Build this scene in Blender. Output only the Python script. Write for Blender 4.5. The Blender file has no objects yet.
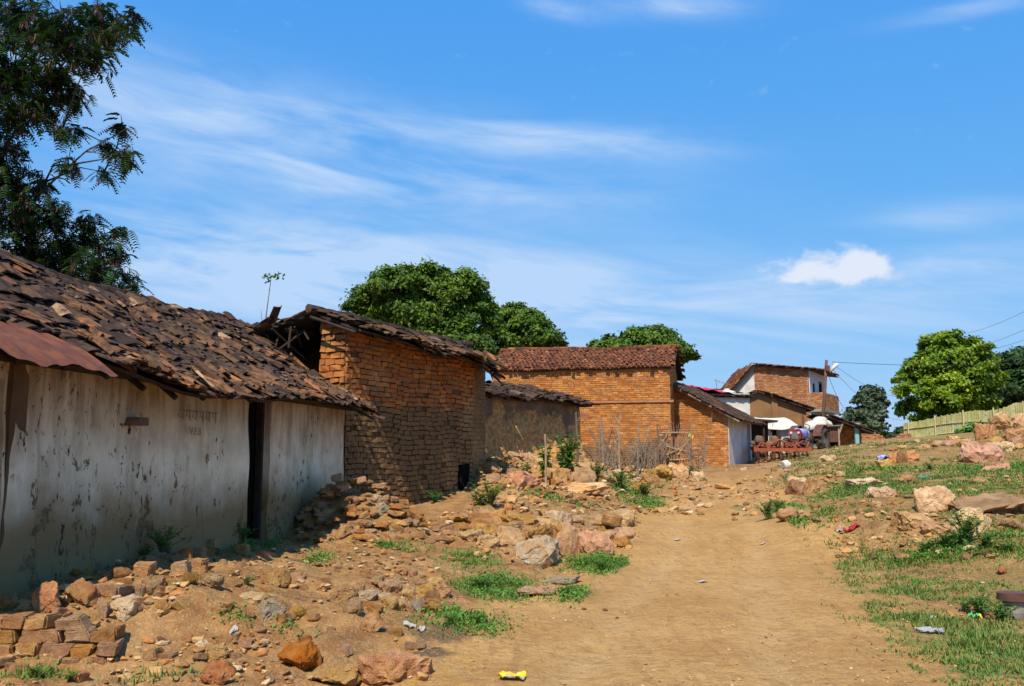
import bpy, bmesh, math, random
import numpy as np
from mathutils import Vector, Matrix, noise as mnoise

random.seed(7)
RNG = np.random.default_rng(11)
sc = bpy.context.scene
COL = sc.collection
PI = math.pi

# ------------------------------------------------------------------ camera, sky, sun, exposure
FPX, PITCH, EYE = 900.0, math.atan(112 / 900.0), Vector((0, 0, 1.6))
cd = bpy.data.cameras.new('camera')
cd.sensor_width = 36.0
cd.lens = FPX / 1024 * 36
cd.clip_start, cd.clip_end = 0.1, 3000
cam = bpy.data.objects.new('camera', cd)
COL.objects.link(cam)
cam.location = EYE
cam.rotation_euler = (PI / 2 + PITCH, 0, 0)
sc.camera = cam

SUN_DIR = Vector((-0.25, -0.97, 1.22)).normalized()
SUN_EL = math.asin(SUN_DIR.z)
SUN_ROT = math.atan2(SUN_DIR.x, SUN_DIR.y)
ld = bpy.data.lights.new('sun', 'SUN')
ld.energy = 4.8
ld.angle = math.radians(0.5)
ld.color = (1.0, 0.90, 0.74)
sun = bpy.data.objects.new('sun', ld)
COL.objects.link(sun)
sun.rotation_euler = (-SUN_DIR).to_track_quat('-Z', 'Y').to_euler()
sun.location = (0, 0, 30)

sc.view_settings.view_transform = 'Standard'
sc.view_settings.look = 'None'
sc.view_settings.exposure = 0.35
sc.view_settings.gamma = 1.0
sc.view_settings.use_curve_mapping = False
sc.cycles.max_bounces = 6
sc.cycles.diffuse_bounces = 3

SKY_STRENGTH = 0.15
w = bpy.data.worlds.new('World')
sc.world = w
w.use_nodes = True
nt = w.node_tree
nt.nodes.clear()
N, L = nt.nodes, nt.links


def wm(op, a, b=None, c=None):
    n = N.new('ShaderNodeMath')
    n.operation = op
    for i, v in enumerate((a, b, c)):
        if v is None:
            continue
        if isinstance(v, (int, float)):
            n.inputs[i].default_value = v
        else:
            L.new(v, n.inputs[i])
    return n.outputs[0]


sky = N.new('ShaderNodeTexSky')
sky.sky_type = 'NISHITA'
sky.sun_disc = False
sky.sun_elevation = SUN_EL
sky.sun_rotation = SUN_ROT
sky.air_density = 1.0
sky.dust_density = 0.3
sky.ozone_density = 1.5
sks = N.new('ShaderNodeSeparateColor')
L.new(sky.outputs[0], sks.inputs[0])
skc = N.new('ShaderNodeCombineColor')
# per channel response of a polarised, saturated slide-like sky: air colour deepened, horizon glare compressed
for i, (k, p) in enumerate(((0.375, 0.88), (1.39, 0.41), (4.0, 0.10))):
    L.new(wm('MULTIPLY', wm('POWER', sks.outputs[i], p), k), skc.inputs[i])
bg = N.new('ShaderNodeBackground')
bg.inputs['Strength'].default_value = SKY_STRENGTH
L.new(skc.outputs[0], bg.inputs['Color'])
tc = N.new('ShaderNodeTexCoord')
sep = N.new('ShaderNodeSeparateXYZ')
L.new(tc.outputs['Generated'], sep.inputs[0])
az = wm('ARCTAN2', sep.outputs[0], sep.outputs[1])
el = wm('ARCSINE', sep.outputs[2])


def cnoise(sx, sy, tilt, scale, detail=6, rough=0.55, dist=0.0, off=0.0):
    a = wm('ADD', wm('MULTIPLY', az, math.cos(tilt)), wm('MULTIPLY', el, math.sin(tilt)))
    e = wm('SUBTRACT', wm('MULTIPLY', el, math.cos(tilt)), wm('MULTIPLY', az, math.sin(tilt)))
    cb = N.new('ShaderNodeCombineXYZ')
    L.new(wm('MULTIPLY', a, sx), cb.inputs[0])
    L.new(wm('MULTIPLY', e, sy), cb.inputs[1])
    cb.inputs[2].default_value = off
    n = N.new('ShaderNodeTexNoise')
    n.inputs['Scale'].default_value = scale
    n.inputs['Detail'].default_value = detail
    n.inputs['Roughness'].default_value = rough
    n.inputs['Distortion'].default_value = dist
    L.new(cb.outputs[0], n.inputs['Vector'])
    return n.outputs['Fac']


def blob(a0, e0, sa, se, tilt=0.0):
    da, de = wm('SUBTRACT', az, a0), wm('SUBTRACT', el, e0)
    ct, st = math.cos(tilt), math.sin(tilt)
    u = wm('DIVIDE', wm('ADD', wm('MULTIPLY', da, ct), wm('MULTIPLY', de, st)), sa)
    v = wm('DIVIDE', wm('SUBTRACT', wm('MULTIPLY', de, ct), wm('MULTIPLY', da, st)), se)
    r2 = wm('ADD', wm('MULTIPLY', u, u), wm('MULTIPLY', v, v))
    return wm('POWER', 2.71828, wm('MULTIPLY', r2, -1.0))


def summed(lst):
    o = lst[0]
    for x in lst[1:]:
        o = wm('ADD', o, x)
    return o


def smooth(x, lo, hi):
    n = N.new('ShaderNodeMapRange')
    n.interpolation_type = 'SMOOTHSTEP'
    n.inputs['From Min'].default_value = lo
    n.inputs['From Max'].default_value = hi
    L.new(x, n.inputs['Value'])
    return n.outputs[0]


def sky_pos(px, py):
    d = Vector(((px - 512) / FPX, math.cos(PITCH) + (py - 343) / FPX * math.sin(PITCH),
                math.sin(PITCH) - (py - 343) / FPX * math.cos(PITCH))).normalized()
    return math.atan2(d.x, d.y), math.asin(d.z)


def pblob(px, py, rx, ry, tilt=0.0):
    a0, e0 = sky_pos(px, py)
    return blob(a0, e0, rx / FPX, ry / FPX, tilt)


veil = summed([wm('MULTIPLY', pblob(250, 130, 290, 46, -0.12), 1.0),
               wm('MULTIPLY', pblob(560, 140, 170, 16, -0.08), 0.85),
               wm('MULTIPLY', pblob(430, 190, 200, 22, -0.03), 0.5),
               wm('MULTIPLY', pblob(300, 268, 360, 44, -0.05), 1.7),
               wm('MULTIPLY', pblob(700, 320, 420, 40, 0.0), 0.8),
               wm('MULTIPLY', pblob(950, 215, 60, 12, -0.05), 0.75),
               wm('MULTIPLY', pblob(670, 6, 70, 12, -0.1), 1.0),
               wm('MULTIPLY', pblob(1000, 3, 90, 7, 0.0), 0.8),
               wm('MULTIPLY', pblob(560, 10, 40, 8, -0.2), 0.8),
               wm('MULTIPLY', pblob(960, 270, 160, 22, 0.0), 0.45)])
streak = cnoise(1.0, 5.0, -0.10, 3.6, 8, 0.58, 0.9, 3.1)
fine = cnoise(1.0, 6.0, -0.16, 11.0, 6, 0.55, 0.6, 8.0)
st = wm('ADD', wm('MULTIPLY', streak, 0.75), wm('MULTIPLY', fine, 0.25))
cir = wm('MULTIPLY', smooth(st, 0.25, 0.80), wm('MINIMUM', veil, 1.5))
cir = wm('MINIMUM', wm('MULTIPLY', cir, 1.25), 0.92)
# small cumulus
puff = cnoise(1.0, 1.4, 0.0, 34.0, 6, 0.58, 0.3, 1.7)
cshape = summed([pblob(797, 269, 30, 15), pblob(840, 264, 40, 18), pblob(874, 264, 20, 15), wm('MULTIPLY', pblob(840, 277, 66, 10), 0.75)])
cum = smooth(wm('ADD', cshape, wm('MULTIPLY', wm('SUBTRACT', puff, 0.5), 2.4)), 0.25, 1.55)
cum = wm('MULTIPLY', cum, 0.92)
cloud = wm('MAXIMUM', cir, cum)
cbg = N.new('ShaderNodeBackground')
cbg.inputs['Strength'].default_value = 1.0
cm = N.new('ShaderNodeMix')
cm.data_type = 'RGBA'
cm.inputs[6].default_value = (0.40, 0.545, 0.755, 1)
cm.inputs[7].default_value = (0.65, 0.68, 0.765, 1)
L.new(cum, cm.inputs[0])
L.new(cm.outputs[2], cbg.inputs['Color'])
mx = N.new('ShaderNodeMixShader')
L.new(cloud, mx.inputs[0])
L.new(bg.outputs[0], mx.inputs[1])
L.new(cbg.outputs[0], mx.inputs[2])
wo = N.new('ShaderNodeOutputWorld')
L.new(mx.outputs[0], wo.inputs['Surface'])


# ------------------------------------------------------------------ pixel helpers and terrain height
def ray(px, py):
    return Vector(((px - 512) / FPX, math.cos(PITCH) + (py - 343) / FPX * math.sin(PITCH),
                   math.sin(PITCH) - (py - 343) / FPX * math.cos(PITCH)))


def P(px, py, Y):
    d = ray(px, py)
    return EYE + d * (Y / d.y)


def _hash(ix, iy, s):
    n = (ix.astype(np.int64) * 374761393 + iy.astype(np.int64) * 668265263 + s * 974634777) & 0xffffffff
    n = ((n ^ (n >> 13)) * 1274126177) & 0xffffffff
    return ((n ^ (n >> 16)) & 0xffff) / 65535.0


def vnoise(x, y, s=0):
    x, y = np.asarray(x, float), np.asarray(y, float)
    ix, iy = np.floor(x), np.floor(y)
    fx, fy = x - ix, y - iy
    fx, fy = fx * fx * (3 - 2 * fx), fy * fy * (3 - 2 * fy)
    a, b = _hash(ix, iy, s), _hash(ix + 1, iy, s)
    c, d = _hash(ix, iy + 1, s), _hash(ix + 1, iy + 1, s)
    return (a * (1 - fx) + b * fx) * (1 - fy) + (c * (1 - fx) + d * fx) * fy - 0.5


def fbm(x, y, f, octv=4, s=0):
    o, a = 0, 1.0
    for k in range(octv):
        o = o + a * vnoise(x * f, y * f, s + k)
        f *= 2.07
        a *= 0.5
    return o


CP = [  # X, Y, Z
    (1, -10, 0), (-6, -8, 0), (8, -8, 0), (-6, 2, 0.05), (1, 3, 0), (7, 3, 0), (-3, 5.6, 0.0), (-1.5, 5.6, 0), (1, 6, 0), (4, 6, 0), (6, 7, 0),
    (2, 10, 0), (3.4, 15, 0), (4.6, 21, 0.06), (6.6, 28, 0.5), (9.6, 38, 1.15), (12, 45, 1.5), (15, 55, 1.9), (3, 12.5, 0), (4.2, 12, 0.02),
    (-5.4, 6.8, 0.12), (-5, 8.4, 0.26), (-4.2, 12, 0.3), (-3.4, 17, 0.35), (-8, 12, 0.35), (-8, 20, 0.5), (-12, 5, 0.2), (-4.2, 6.2, 0.03),
    (-3.5, 7.5, 0.36), (-4.1, 7.5, 0.36), (-2.9, 7.6, 0.30), (-3.6, 6.75, 0.02), (-4.3, 6.8, 0.03), (-2.8, 6.8, 0.02), (-2.2, 7.5, 0.16), (-2, 8.6, 0.22), (-1.5, 10, 0.22), (-1.2, 12, 0.18), (-2.5, 12, 0.28), (-0.4, 8, 0), (0, 10, 0), (0.8, 12, 0),
    (-1, 7.0, 0.02), (-0.2, 13, 0.1), (0, 16, 0.4), (-1.2, 16, 0.42), (1.4, 16, 0.28), (1.9, 14.4, 0), (2.3, 17, 0.02), (0.2, 14.2, 0.05),
    (0, 20, 0.5), (2, 20, 0.22), (3, 22, 0.2), (0, 24, 0.75), (2.5, 24, 0.5), (3, 28, 0.8), (1, 30, 1.2), (5, 32, 1.0), (-2, 22, 0.6), (0, 36, 1.3), (6.2, 34, 1.2),
    (8, 35, 1.2), (-4, 30, 1.0), (5.5, 9.5, 0.0), (6.3, 13, 0.16), (7.0, 13.6, 0.5), (7.3, 15.5, 0.75), (5.4, 15, 0.32), (6.4, 16.5, 0.72), (6.1, 19, 0.55), (5.6, 21.5, 0.35),
    (7.1, 23, 0.75), (8.2, 28, 1.08), (13.8, 26, 1.45), (15.2, 30, 1.95), (13, 32, 1.7), (15, 40, 2.05), (21, 42, 2.3), (27, 50, 2.6), (9.5, 13.5, 0.55), (9, 10, 0.15),
    (11, 17, 0.95), (11, 22, 1.15), (20, 26, 2.1), (25, 35, 2.6), (20, 60, 2.3), (20, 85, 2.6), (0, 60, 1.6), (-30, 30, 1.0), (-30, 70, 1.6), (40, 30, 2.6), (40, 8, 0.6), (-40, -20, 0), (40, -20, 0),
    (-0.3, 23.3, 1.0), (1, 25, 1.2), (2.3, 27.0, 1.2), (0.3, 21.6, 0.72), (1.9, 23.6, 0.7), (3.4, 26, 0.6), (4.5, 29.6, 1.05), (5.9, 30.2, 0.98), (6.3, 28.6, 0.62), (33, 76, 2.65), (37, 70, 3.0), (36, 71, 3.15), (40, 66, 3.75), (45, 60, 4.2), (60, 90, 2.8), (-60, 120, 2.2), (0, 120, 2.4), (80, 140, 2.7), (-80, 20, 1.0), (30, 130, 2.6)]
CP = np.array(CP, float)
_c = 0.8
_D = np.sqrt(((CP[:, None, :2] - CP[None, :, :2]) ** 2).sum(-1) + _c * _c)
_n = len(CP)
_A = np.zeros((_n + 1, _n + 1))
_A[:_n, :_n] = -_D + np.eye(_n) * 0.05
_A[:_n, _n] = 1
_A[_n, :_n] = 1
_W = np.linalg.solve(_A, np.r_[CP[:, 2], 0])
BUMPS = [(-3.0, 15.9, 0.62, 0.75), (-3.9, 10.9, 0.16, 0.8), (-2.3, 15.2, 0.38, 0.8), (0.2, 25.0, 0.32, 1.2), (7.9, 23.8, 0.25, 1.0), (-1.0, 22.5, 0.2, 1.0), (17.4, 30.0, 0.42, 1.5)]


def road_x(y):
    return np.interp(y, [-10, 6, 10, 15, 21, 28, 38, 60], [0.2, 1.0, 2.0, 3.4, 4.6, 6.6, 9.6, 16])


def H(x, y):
    x, y = np.asarray(x, float), np.asarray(y, float)
    sh = x.shape
    x, y = x.ravel(), y.ravel()
    out = np.zeros_like(x)
    for i in range(0, len(x), 40000):
        X, Y = x[i:i + 40000], y[i:i + 40000]
        d = np.sqrt((X[:, None] - CP[None, :, 0]) ** 2 + (Y[:, None] - CP[None, :, 1]) ** 2 + _c * _c)
        z = -(d @ _W[:_n]) + _W[_n]
        far = np.clip((np.hypot(X, Y) - 110) / 60, 0, 1)
        z = z * (1 - far) + 2.5 * far
        for bx, by, a, s in BUMPS:
            z = z + a * np.exp(-((X - bx) ** 2 + (Y - by) ** 2) / (s * s))
        rd = np.clip((np.abs(X - road_x(Y)) - 1.3) / 0.9, 0, 1)
        far2 = np.clip(1 - np.hypot(X, Y) / 120, 0, 1)
        z = z + (fbm(X, Y, 1.1, 4, 3) * 0.10 * (0.2 + 0.8 * rd) + fbm(X, Y, 0.35, 3, 9) * 0.12 * rd + ((0.10 - np.abs(fbm(X, Y, 1.9, 5, 21))) * 0.13 + (0.12 - np.abs(fbm(X, Y, 5.2, 4, 27))) * 0.10 + fbm(X, Y, 13.0, 2, 33) * 0.035) * rd * np.where(X < road_x(Y), 1.0, 0.55)) * far2
        # two shallow wheel ruts
        o = X - road_x(Y)
        o = o + 0.25 * fbm(X, Y, 0.22, 2, 77)
        rut = np.exp(-((o - 0.72) / 0.2) ** 2) + np.exp(-((o + 0.72) / 0.2) ** 2)
        z = z - 0.06 * rut * (0.6 + fbm(X, Y, 0.5, 2, 5)) * far2
        out[i:i + 40000] = z
    return out.reshape(sh)


def h(x, y):
    return float(H(np.array([x]), np.array([y]))[0])


_T = np.geomspace(2.5, 160, 1400)


def G(px, py):
    d = ray(px, py)
    d = d / d.y
    z = EYE.z + d.z * _T
    g = H(d.x * _T, _T)
    k = np.nonzero(z < g)[0]
    t = _T[k[0]] if len(k) else 100.0
    x, y = d.x * t, t
    return Vector((x, y, h(x, y)))


# ------------------------------------------------------------------ mesh helpers
class MB:
    def __init__(self):
        self.v, self.f, self.m = [], [], []

    def add(self, vs, fs, mi=0):
        o = len(self.v)
        self.v += [tuple(p) for p in vs]
        self.f += [tuple(i + o for i in f) for f in fs]
        self.m += [mi] * len(fs)

    def box(self, c, hx, hy, hz, M=None, jit=0.0, mi=0):
        """box centred on c with half sizes; M = 3x3 axes (columns)"""
        vs = []
        for sx in (-1, 1):
            for sy in (-1, 1):
                for sz in (-1, 1):
                    p = Vector((sx * hx + random.uniform(-jit, jit), sy * hy + random.uniform(-jit, jit), sz * hz + random.uniform(-jit, jit)))
                    if M is not None:
                        p = M @ p
                    vs.append(Vector(c) + p)
        self.add(vs, [(0, 1, 3, 2), (4, 6, 7, 5), (0, 4, 5, 1), (2, 3, 7, 6), (0, 2, 6, 4), (1, 5, 7, 3)], mi)

    def tube(self, pts, rad, sides=6, mi=0, cap=True):
        pts = [Vector(p) for p in pts]
        n = len(pts)
        if not hasattr(rad, '__len__'):
            rad = [rad] * n
        vs = []
        for i, p in enumerate(pts):
            t = (pts[min(i + 1, n - 1)] - pts[max(i - 1, 0)])
            t = t.normalized() if t.length > 1e-9 else Vector((0, 0, 1))
            a = t.cross(Vector((0, 0, 1)) if abs(t.z) < 0.9 else Vector((1, 0, 0))).normalized()
            b = t.cross(a)
            for k in range(sides):
                an = 2 * PI * k / sides
                vs.append(p + (a * math.cos(an) + b * math.sin(an)) * rad[i])
        fs = []
        for i in range(n - 1):
            for k in range(sides):
                k2 = (k + 1) % sides
                fs.append((i * sides + k, i * sides + k2, (i + 1) * sides + k2, (i + 1) * sides + k))
        if cap:
            fs.append(tuple(range(sides))[::-1])
            fs.append(tuple((n - 1) * sides + k for k in range(sides)))
        self.add(vs, fs, mi)

    def ring(self, c, axis, r, rt, seg=24, sides=8, mi=0):
        axis = Vector(axis).normalized()
        a = axis.cross(Vector((0, 0, 1)) if abs(axis.z) < 0.9 else Vector((1, 0, 0))).normalized()
        b = axis.cross(a)
        vs, fs = [], []
        for i in range(seg):
            an = 2 * PI * i / seg
            rd = a * math.cos(an) + b * math.sin(an)
            for k in range(sides):
                q = 2 * PI * k / sides
                vs.append(Vector(c) + rd * (r + rt * math.cos(q)) + axis * rt * 1.3 * math.sin(q))
        for i in range(seg):
            for k in range(sides):
                fs.append((i * sides + k, ((i + 1) % seg) * sides + k, ((i + 1) % seg) * sides + (k + 1) % sides, i * sides + (k + 1) % sides))
        self.add(vs, fs, mi)

    def build(self, name, mats, parent=None, smooth=False, loc=None):
        me = bpy.data.meshes.new(name)
        off = Vector((0, 0, 0))
        if parent is not None:
            off = world_loc(parent)
        elif loc is not None:
            off = Vector(loc)
        vs = [(p[0] - off.x, p[1] - off.y, p[2] - off.z) for p in self.v] if off.length else self.v
        me.from_pydata(vs, [], self.f)
        mats = mats if isinstance(mats, (list, tuple)) else [mats]
        for m in mats:
            me.materials.append(m)
        if any(self.m):
            me.polygons.foreach_set('material_index', self.m)
        if smooth:
            me.polygons.foreach_set('use_smooth', [True] * len(self.f))
        me.update()
        o = bpy.data.objects.new(name, me)
        COL.objects.link(o)
        if parent is not None:
            o.parent = parent
        elif loc is not None:
            o.location = loc
        return o


def world_loc(o):
    p = Vector(o.location)
    while o.parent is not None:
        o = o.parent
        p += o.location
    return p


def thing(name, label, cat, loc, group=None):
    o = bpy.data.objects.new(name, None)
    o.empty_display_size = 0.3
    COL.objects.link(o)
    o.location = loc
    o['label'] = label
    o['category'] = cat
    if group:
        o['group'] = group
    return o


def tag(o, label, cat, group=None):
    o['label'] = label
    o['category'] = cat
    if group:
        o['group'] = group
    return o


def bulk(name, verts, faces, mats, parent=None, kind=None, mi=None, smooth=False):
    """fast build from numpy arrays (faces: uniform n-gons)"""
    verts = np.asarray(verts, np.float32)
    faces = np.asarray(faces, np.int32)
    if parent is not None:
        verts = verts - np.array(world_loc(parent), np.float32)
    me = bpy.data.meshes.new(name)
    k = faces.shape[1]
    me.vertices.add(len(verts))
    me.vertices.foreach_set('co', verts.ravel())
    me.loops.add(faces.size)
    me.loops.foreach_set('vertex_index', faces.ravel())
    me.polygons.add(len(faces))
    me.polygons.foreach_set('loop_start', np.arange(0, faces.size, k, dtype=np.int32))
    for m in (mats if isinstance(mats, (list, tuple)) else [mats]):
        me.materials.append(m)
    if mi is not None:
        me.polygons.foreach_set('material_index', np.asarray(mi, np.int32))
    me.polygons.foreach_set('use_smooth', np.full(len(faces), smooth))
    me.update(calc_edges=True)
    o = bpy.data.objects.new(name, me)
    COL.objects.link(o)
    if parent is not None:
        o.parent = parent
    if kind:
        o['kind'] = kind
    return o


# ------------------------------------------------------------------ materials
class NB:
    def __init__(self, name, rough=0.9, spec=0.25):
        self.mat = bpy.data.materials.new(name)
        self.mat.use_nodes = True
        self.t = self.mat.node_tree
        self.n, self.l = self.t.nodes, self.t.links
        self.b = self.n['Principled BSDF']
        self.b.inputs['Roughness'].default_value = rough
        self.b.inputs['Specular IOR Level'].default_value = spec
        tc = self.n.new('ShaderNodeTexCoord')
        self.co = tc.outputs['Object']

    def set(self, sock, v):
        if isinstance(v, (int, float)):
            sock.default_value = v
        elif isinstance(v, (tuple, list)):
            sock.default_value = tuple(v) + ((1,) if len(v) == 3 and sock.type == 'RGBA' else ())
        else:
            self.l.new(v, sock)

    def math(self, op, a, b=0.0, clamp=False):
        n = self.n.new('ShaderNodeMath')
        n.operation = op
        n.use_clamp = clamp
        self.set(n.inputs[0], a)
        self.set(n.inputs[1], b)
        return n.outputs[0]

    def mapped(self, scale=(1, 1, 1), loc=None, co=None):
        n = self.n.new('ShaderNodeMapping')
        n.inputs['Scale'].default_value = scale
        self.l.new(co or self.co, n.inputs['Vector'])
        if loc is not None:
            if isinstance(loc, tuple):
                n.inputs['Location'].default_value = loc
            else:
                self.l.new(loc, n.inputs['Location'])
        return n.outputs[0]

    def noise(self, scale, detail=5, rough=0.55, co=None, dist=0.0):
        n = self.n.new('ShaderNodeTexNoise')
        n.inputs['Scale'].default_value = scale
        n.inputs['Detail'].default_value = detail
        n.inputs['Roughness'].default_value = rough
        n.inputs['Distortion'].default_value = dist
        self.l.new(co or self.co, n.inputs['Vector'])
        return n.outputs['Fac']

    def voro(self, scale, co=None, feat='F1', out='Distance'):
        n = self.n.new('ShaderNodeTexVoronoi')
        n.feature = feat
        n.inputs['Scale'].default_value = scale
        self.l.new(co or self.co, n.inputs['Vector'])
        return n.outputs[out]

    def ramp(self, fac, stops):
        n = self.n.new('ShaderNodeValToRGB')
        e = n.color_ramp.elements
        while len(e) > 1:
            e.remove(e[-1])
        for i, (p, c) in enumerate(stops):
            q = e[0] if i == 0 else e.new(p)
            q.position = p
            q.color = (c, c, c, 1) if isinstance(c, (int, float)) else tuple(c) + (1,)
        self.set(n.inputs[0], fac)
        return n.outputs[0]

    def mix(self, fac, a, b, mode='MIX'):
        n = self.n.new('ShaderNodeMix')
        n.data_type = 'RGBA'
        n.blend_type = mode
        self.set(n.inputs[0], fac)
        self.set(n.inputs[6], a)
        self.set(n.inputs[7], b)
        return n.outputs[2]

    def step(self, x, lo, hi):
        n = self.n.new('ShaderNodeMapRange')
        n.interpolation_type = 'SMOOTHSTEP'
        n.inputs['From Min'].default_value = lo
        n.inputs['From Max'].default_value = hi
        self.set(n.inputs['Value'], x)
        return n.outputs[0]

    def xyz(self, co=None):
        n = self.n.new('ShaderNodeSeparateXYZ')
        self.l.new(co or self.co, n.inputs[0])
        return n.outputs

    def attr(self, name):
        n = self.n.new('ShaderNodeAttribute')
        n.attribute_name = name
        return n.outputs['Fac']

    def island(self):
        return self.n.new('ShaderNodeNewGeometry').outputs['Random Per Island']

    def objrand(self):
        return self.n.new('ShaderNodeObjectInfo').outputs['Random']

    def color(self, c):
        self.set(self.b.inputs['Base Color'], c)
        return self

    def bump(self, hgt, strength=0.4, dist=0.02):
        n = self.n.new('ShaderNodeBump')
        n.inputs['Strength'].default_value = strength
        n.inputs['Distance'].default_value = dist
        self.set(n.inputs['Height'], hgt)
        self.l.new(n.outputs[0], self.b.inputs['Normal'])
        return self


def simple(name, a, b=None, scale=6.0, rough=0.8, bump=0.25, rnd=None, amt=0.5, spec=0.25, metal=0.0, bdist=0.01):
    m = NB(name, rough, spec)
    b = b or tuple(x * 0.7 for x in a)
    n = m.noise(scale, 6)
    c = m.mix(m.step(n, 0.3, 0.7), a, b)
    if rnd:
        r = m.island() if rnd == 'island' else m.objrand()
        v = m.math('ADD', m.math('MULTIPLY', r, amt), 1 - amt / 2)
        hsn = m.n.new('ShaderNodeHueSaturation')
        m.l.new(v, hsn.inputs['Value'])
        m.l.new(c, hsn.inputs['Color'])
        c = hsn.outputs[0]
    m.color(c)
    m.b.inputs['Metallic'].default_value = metal
    if bump:
        m.bump(m.noise(scale * 5, 5), bump, bdist)
    return m.mat


def leafmat(name, c1, c2, c3, scale=0.8, trans=0.3):
    m = NB(name, 0.55, 0.3)
    r = m.island()
    n = m.noise(scale, 3)
    f = m.math('ADD', m.math('MULTIPLY', r, 0.55), m.math('MULTIPLY', m.step(n, 0.3, 0.7), 0.45))
    c = m.ramp(f, [(0.0, c1), (0.5, c2), (1.0, c3)])
    m.color(c)
    tr = m.n.new('ShaderNodeBsdfTranslucent')
    m.l.new(c, tr.inputs['Color'])
    mxs = m.n.new('ShaderNodeMixShader')
    mxs.inputs[0].default_value = trans
    m.l.new(m.b.outputs[0], mxs.inputs[1])
    m.l.new(tr.outputs[0], mxs.inputs[2])
    m.l.new(mxs.outputs[0], m.n['Material Output'].inputs['Surface'])
    return m.mat


MT = {}


def tile_mat(name, dark, mid, warm, pale):
    m = NB(name, 0.92, 0.15)
    r = m.island()
    base = m.ramp(r, [(0.0, dark), (0.5, mid), (0.82, tuple(x * 0.8 for x in mid)), (0.91, warm), (0.96, mid), (1.0, pale)])
    n = m.noise(7, 6, 0.65)
    c = m.mix(m.step(n, 0.42, 0.62), base, tuple(x * 0.75 for x in dark))
    m.color(c).bump(m.noise(45, 5), 0.5, 0.012)
    return m.mat


MT['tile_dark'] = tile_mat('old_dark_tile', (0.042, 0.026, 0.018), (0.095, 0.057, 0.037), (0.23, 0.090, 0.036), (0.30, 0.19, 0.105))
MT['tile_warm'] = tile_mat('orange_brown_tile', (0.10, 0.055, 0.03), (0.20, 0.095, 0.045), (0.36, 0.14, 0.05), (0.42, 0.29, 0.17))
MT['tile_red'] = tile_mat('red_clay_tile', (0.09, 0.035, 0.020), (0.23, 0.085, 0.038), (0.34, 0.14, 0.055), (0.30, 0.16, 0.07))


def brick_mat(name, stops, dirt=(0.12, 0.07, 0.04), bump=0.5):
    m = NB(name, 0.92, 0.15)
    r = m.island()
    c = m.ramp(r, stops)
    n = m.noise(2.2, 6, 0.62)
    c = m.mix(m.math('MULTIPLY', m.step(n, 0.46, 0.68), 0.65), c, dirt)
    big = m.noise(0.7, 4, 0.6)
    c = m.mix(m.math('MULTIPLY', m.step(big, 0.52, 0.66), 0.35), c, (0.50, 0.27, 0.10))
    f = m.noise(28, 4)
    c = m.mix(m.math('MULTIPLY', m.step(f, 0.45, 0.7), 0.35), c, (0.42, 0.25, 0.12))
    m.color(c).bump(m.noise(60, 5), bump, 0.012)
    return m.mat


MT['brick_orange'] = brick_mat('orange_brick', [(0, (0.30, 0.095, 0.022)), (0.3, (0.44, 0.155, 0.034)), (0.6, (0.50, 0.215, 0.055)), (0.85, (0.36, 0.12, 0.035)), (1, (0.56, 0.30, 0.12))], (0.20, 0.085, 0.035))
MT['brick_old'] = brick_mat('weathered_brick', [(0, (0.30, 0.085, 0.018)), (0.5, (0.46, 0.150, 0.030)), (0.8, (0.24, 0.075, 0.025)), (1, (0.46, 0.19, 0.05))])
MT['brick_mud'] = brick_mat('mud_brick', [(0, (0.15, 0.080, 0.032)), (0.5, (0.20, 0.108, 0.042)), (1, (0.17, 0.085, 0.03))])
MT['brick_far'] = brick_mat('far_brick', [(0, (0.27, 0.10, 0.045)), (0.5, (0.37, 0.145, 0.062)), (1, (0.42, 0.22, 0.115))])
MT['mortar'] = simple('mud_mortar', (0.15, 0.075, 0.028), (0.09, 0.045, 0.018), 5, 0.95, 0.4)
MT['mortar_pale'] = simple('pale_mortar', (0.48, 0.28, 0.11), (0.34, 0.16, 0.055), 3, 0.95, 0.3)
MT['wood'] = simple('weathered_wood', (0.20, 0.13, 0.08), (0.10, 0.065, 0.04), 9, 0.85, 0.5)
MT['wood_grey'] = simple('grey_dry_wood', (0.27, 0.21, 0.155), (0.15, 0.11, 0.08), 9, 0.9, 0.5)
MT['wood_dark'] = simple('dark_wood', (0.05, 0.033, 0.022), (0.03, 0.02, 0.015), 9, 0.9, 0.5)
MT['bark'] = simple('bark', (0.10, 0.075, 0.055), (0.055, 0.04, 0.03), 6, 0.95, 0.7, bdist=0.03)
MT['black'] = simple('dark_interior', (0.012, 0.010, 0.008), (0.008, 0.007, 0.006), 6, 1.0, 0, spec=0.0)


def rusty(name, a=(0.20, 0.065, 0.030), b=(0.33, 0.12, 0.05)):
    m = NB(name, 0.75, 0.3)
    n = m.noise(4, 8, 0.7)
    c = m.mix(m.step(n, 0.35, 0.65), a, b)
    c = m.mix(m.math('MULTIPLY', m.step(m.noise(14, 5), 0.55, 0.7), 0.6), c, (0.09, 0.04, 0.025))
    m.color(c).bump(m.noise(40, 4), 0.3, 0.005)
    return m.mat


MT['rust'] = rusty('rusty_sheet', (0.115, 0.036, 0.016), (0.20, 0.065, 0.024))
MT['rust_dark'] = rusty('brown_rust', (0.09, 0.04, 0.03), (0.14, 0.065, 0.045))


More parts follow.
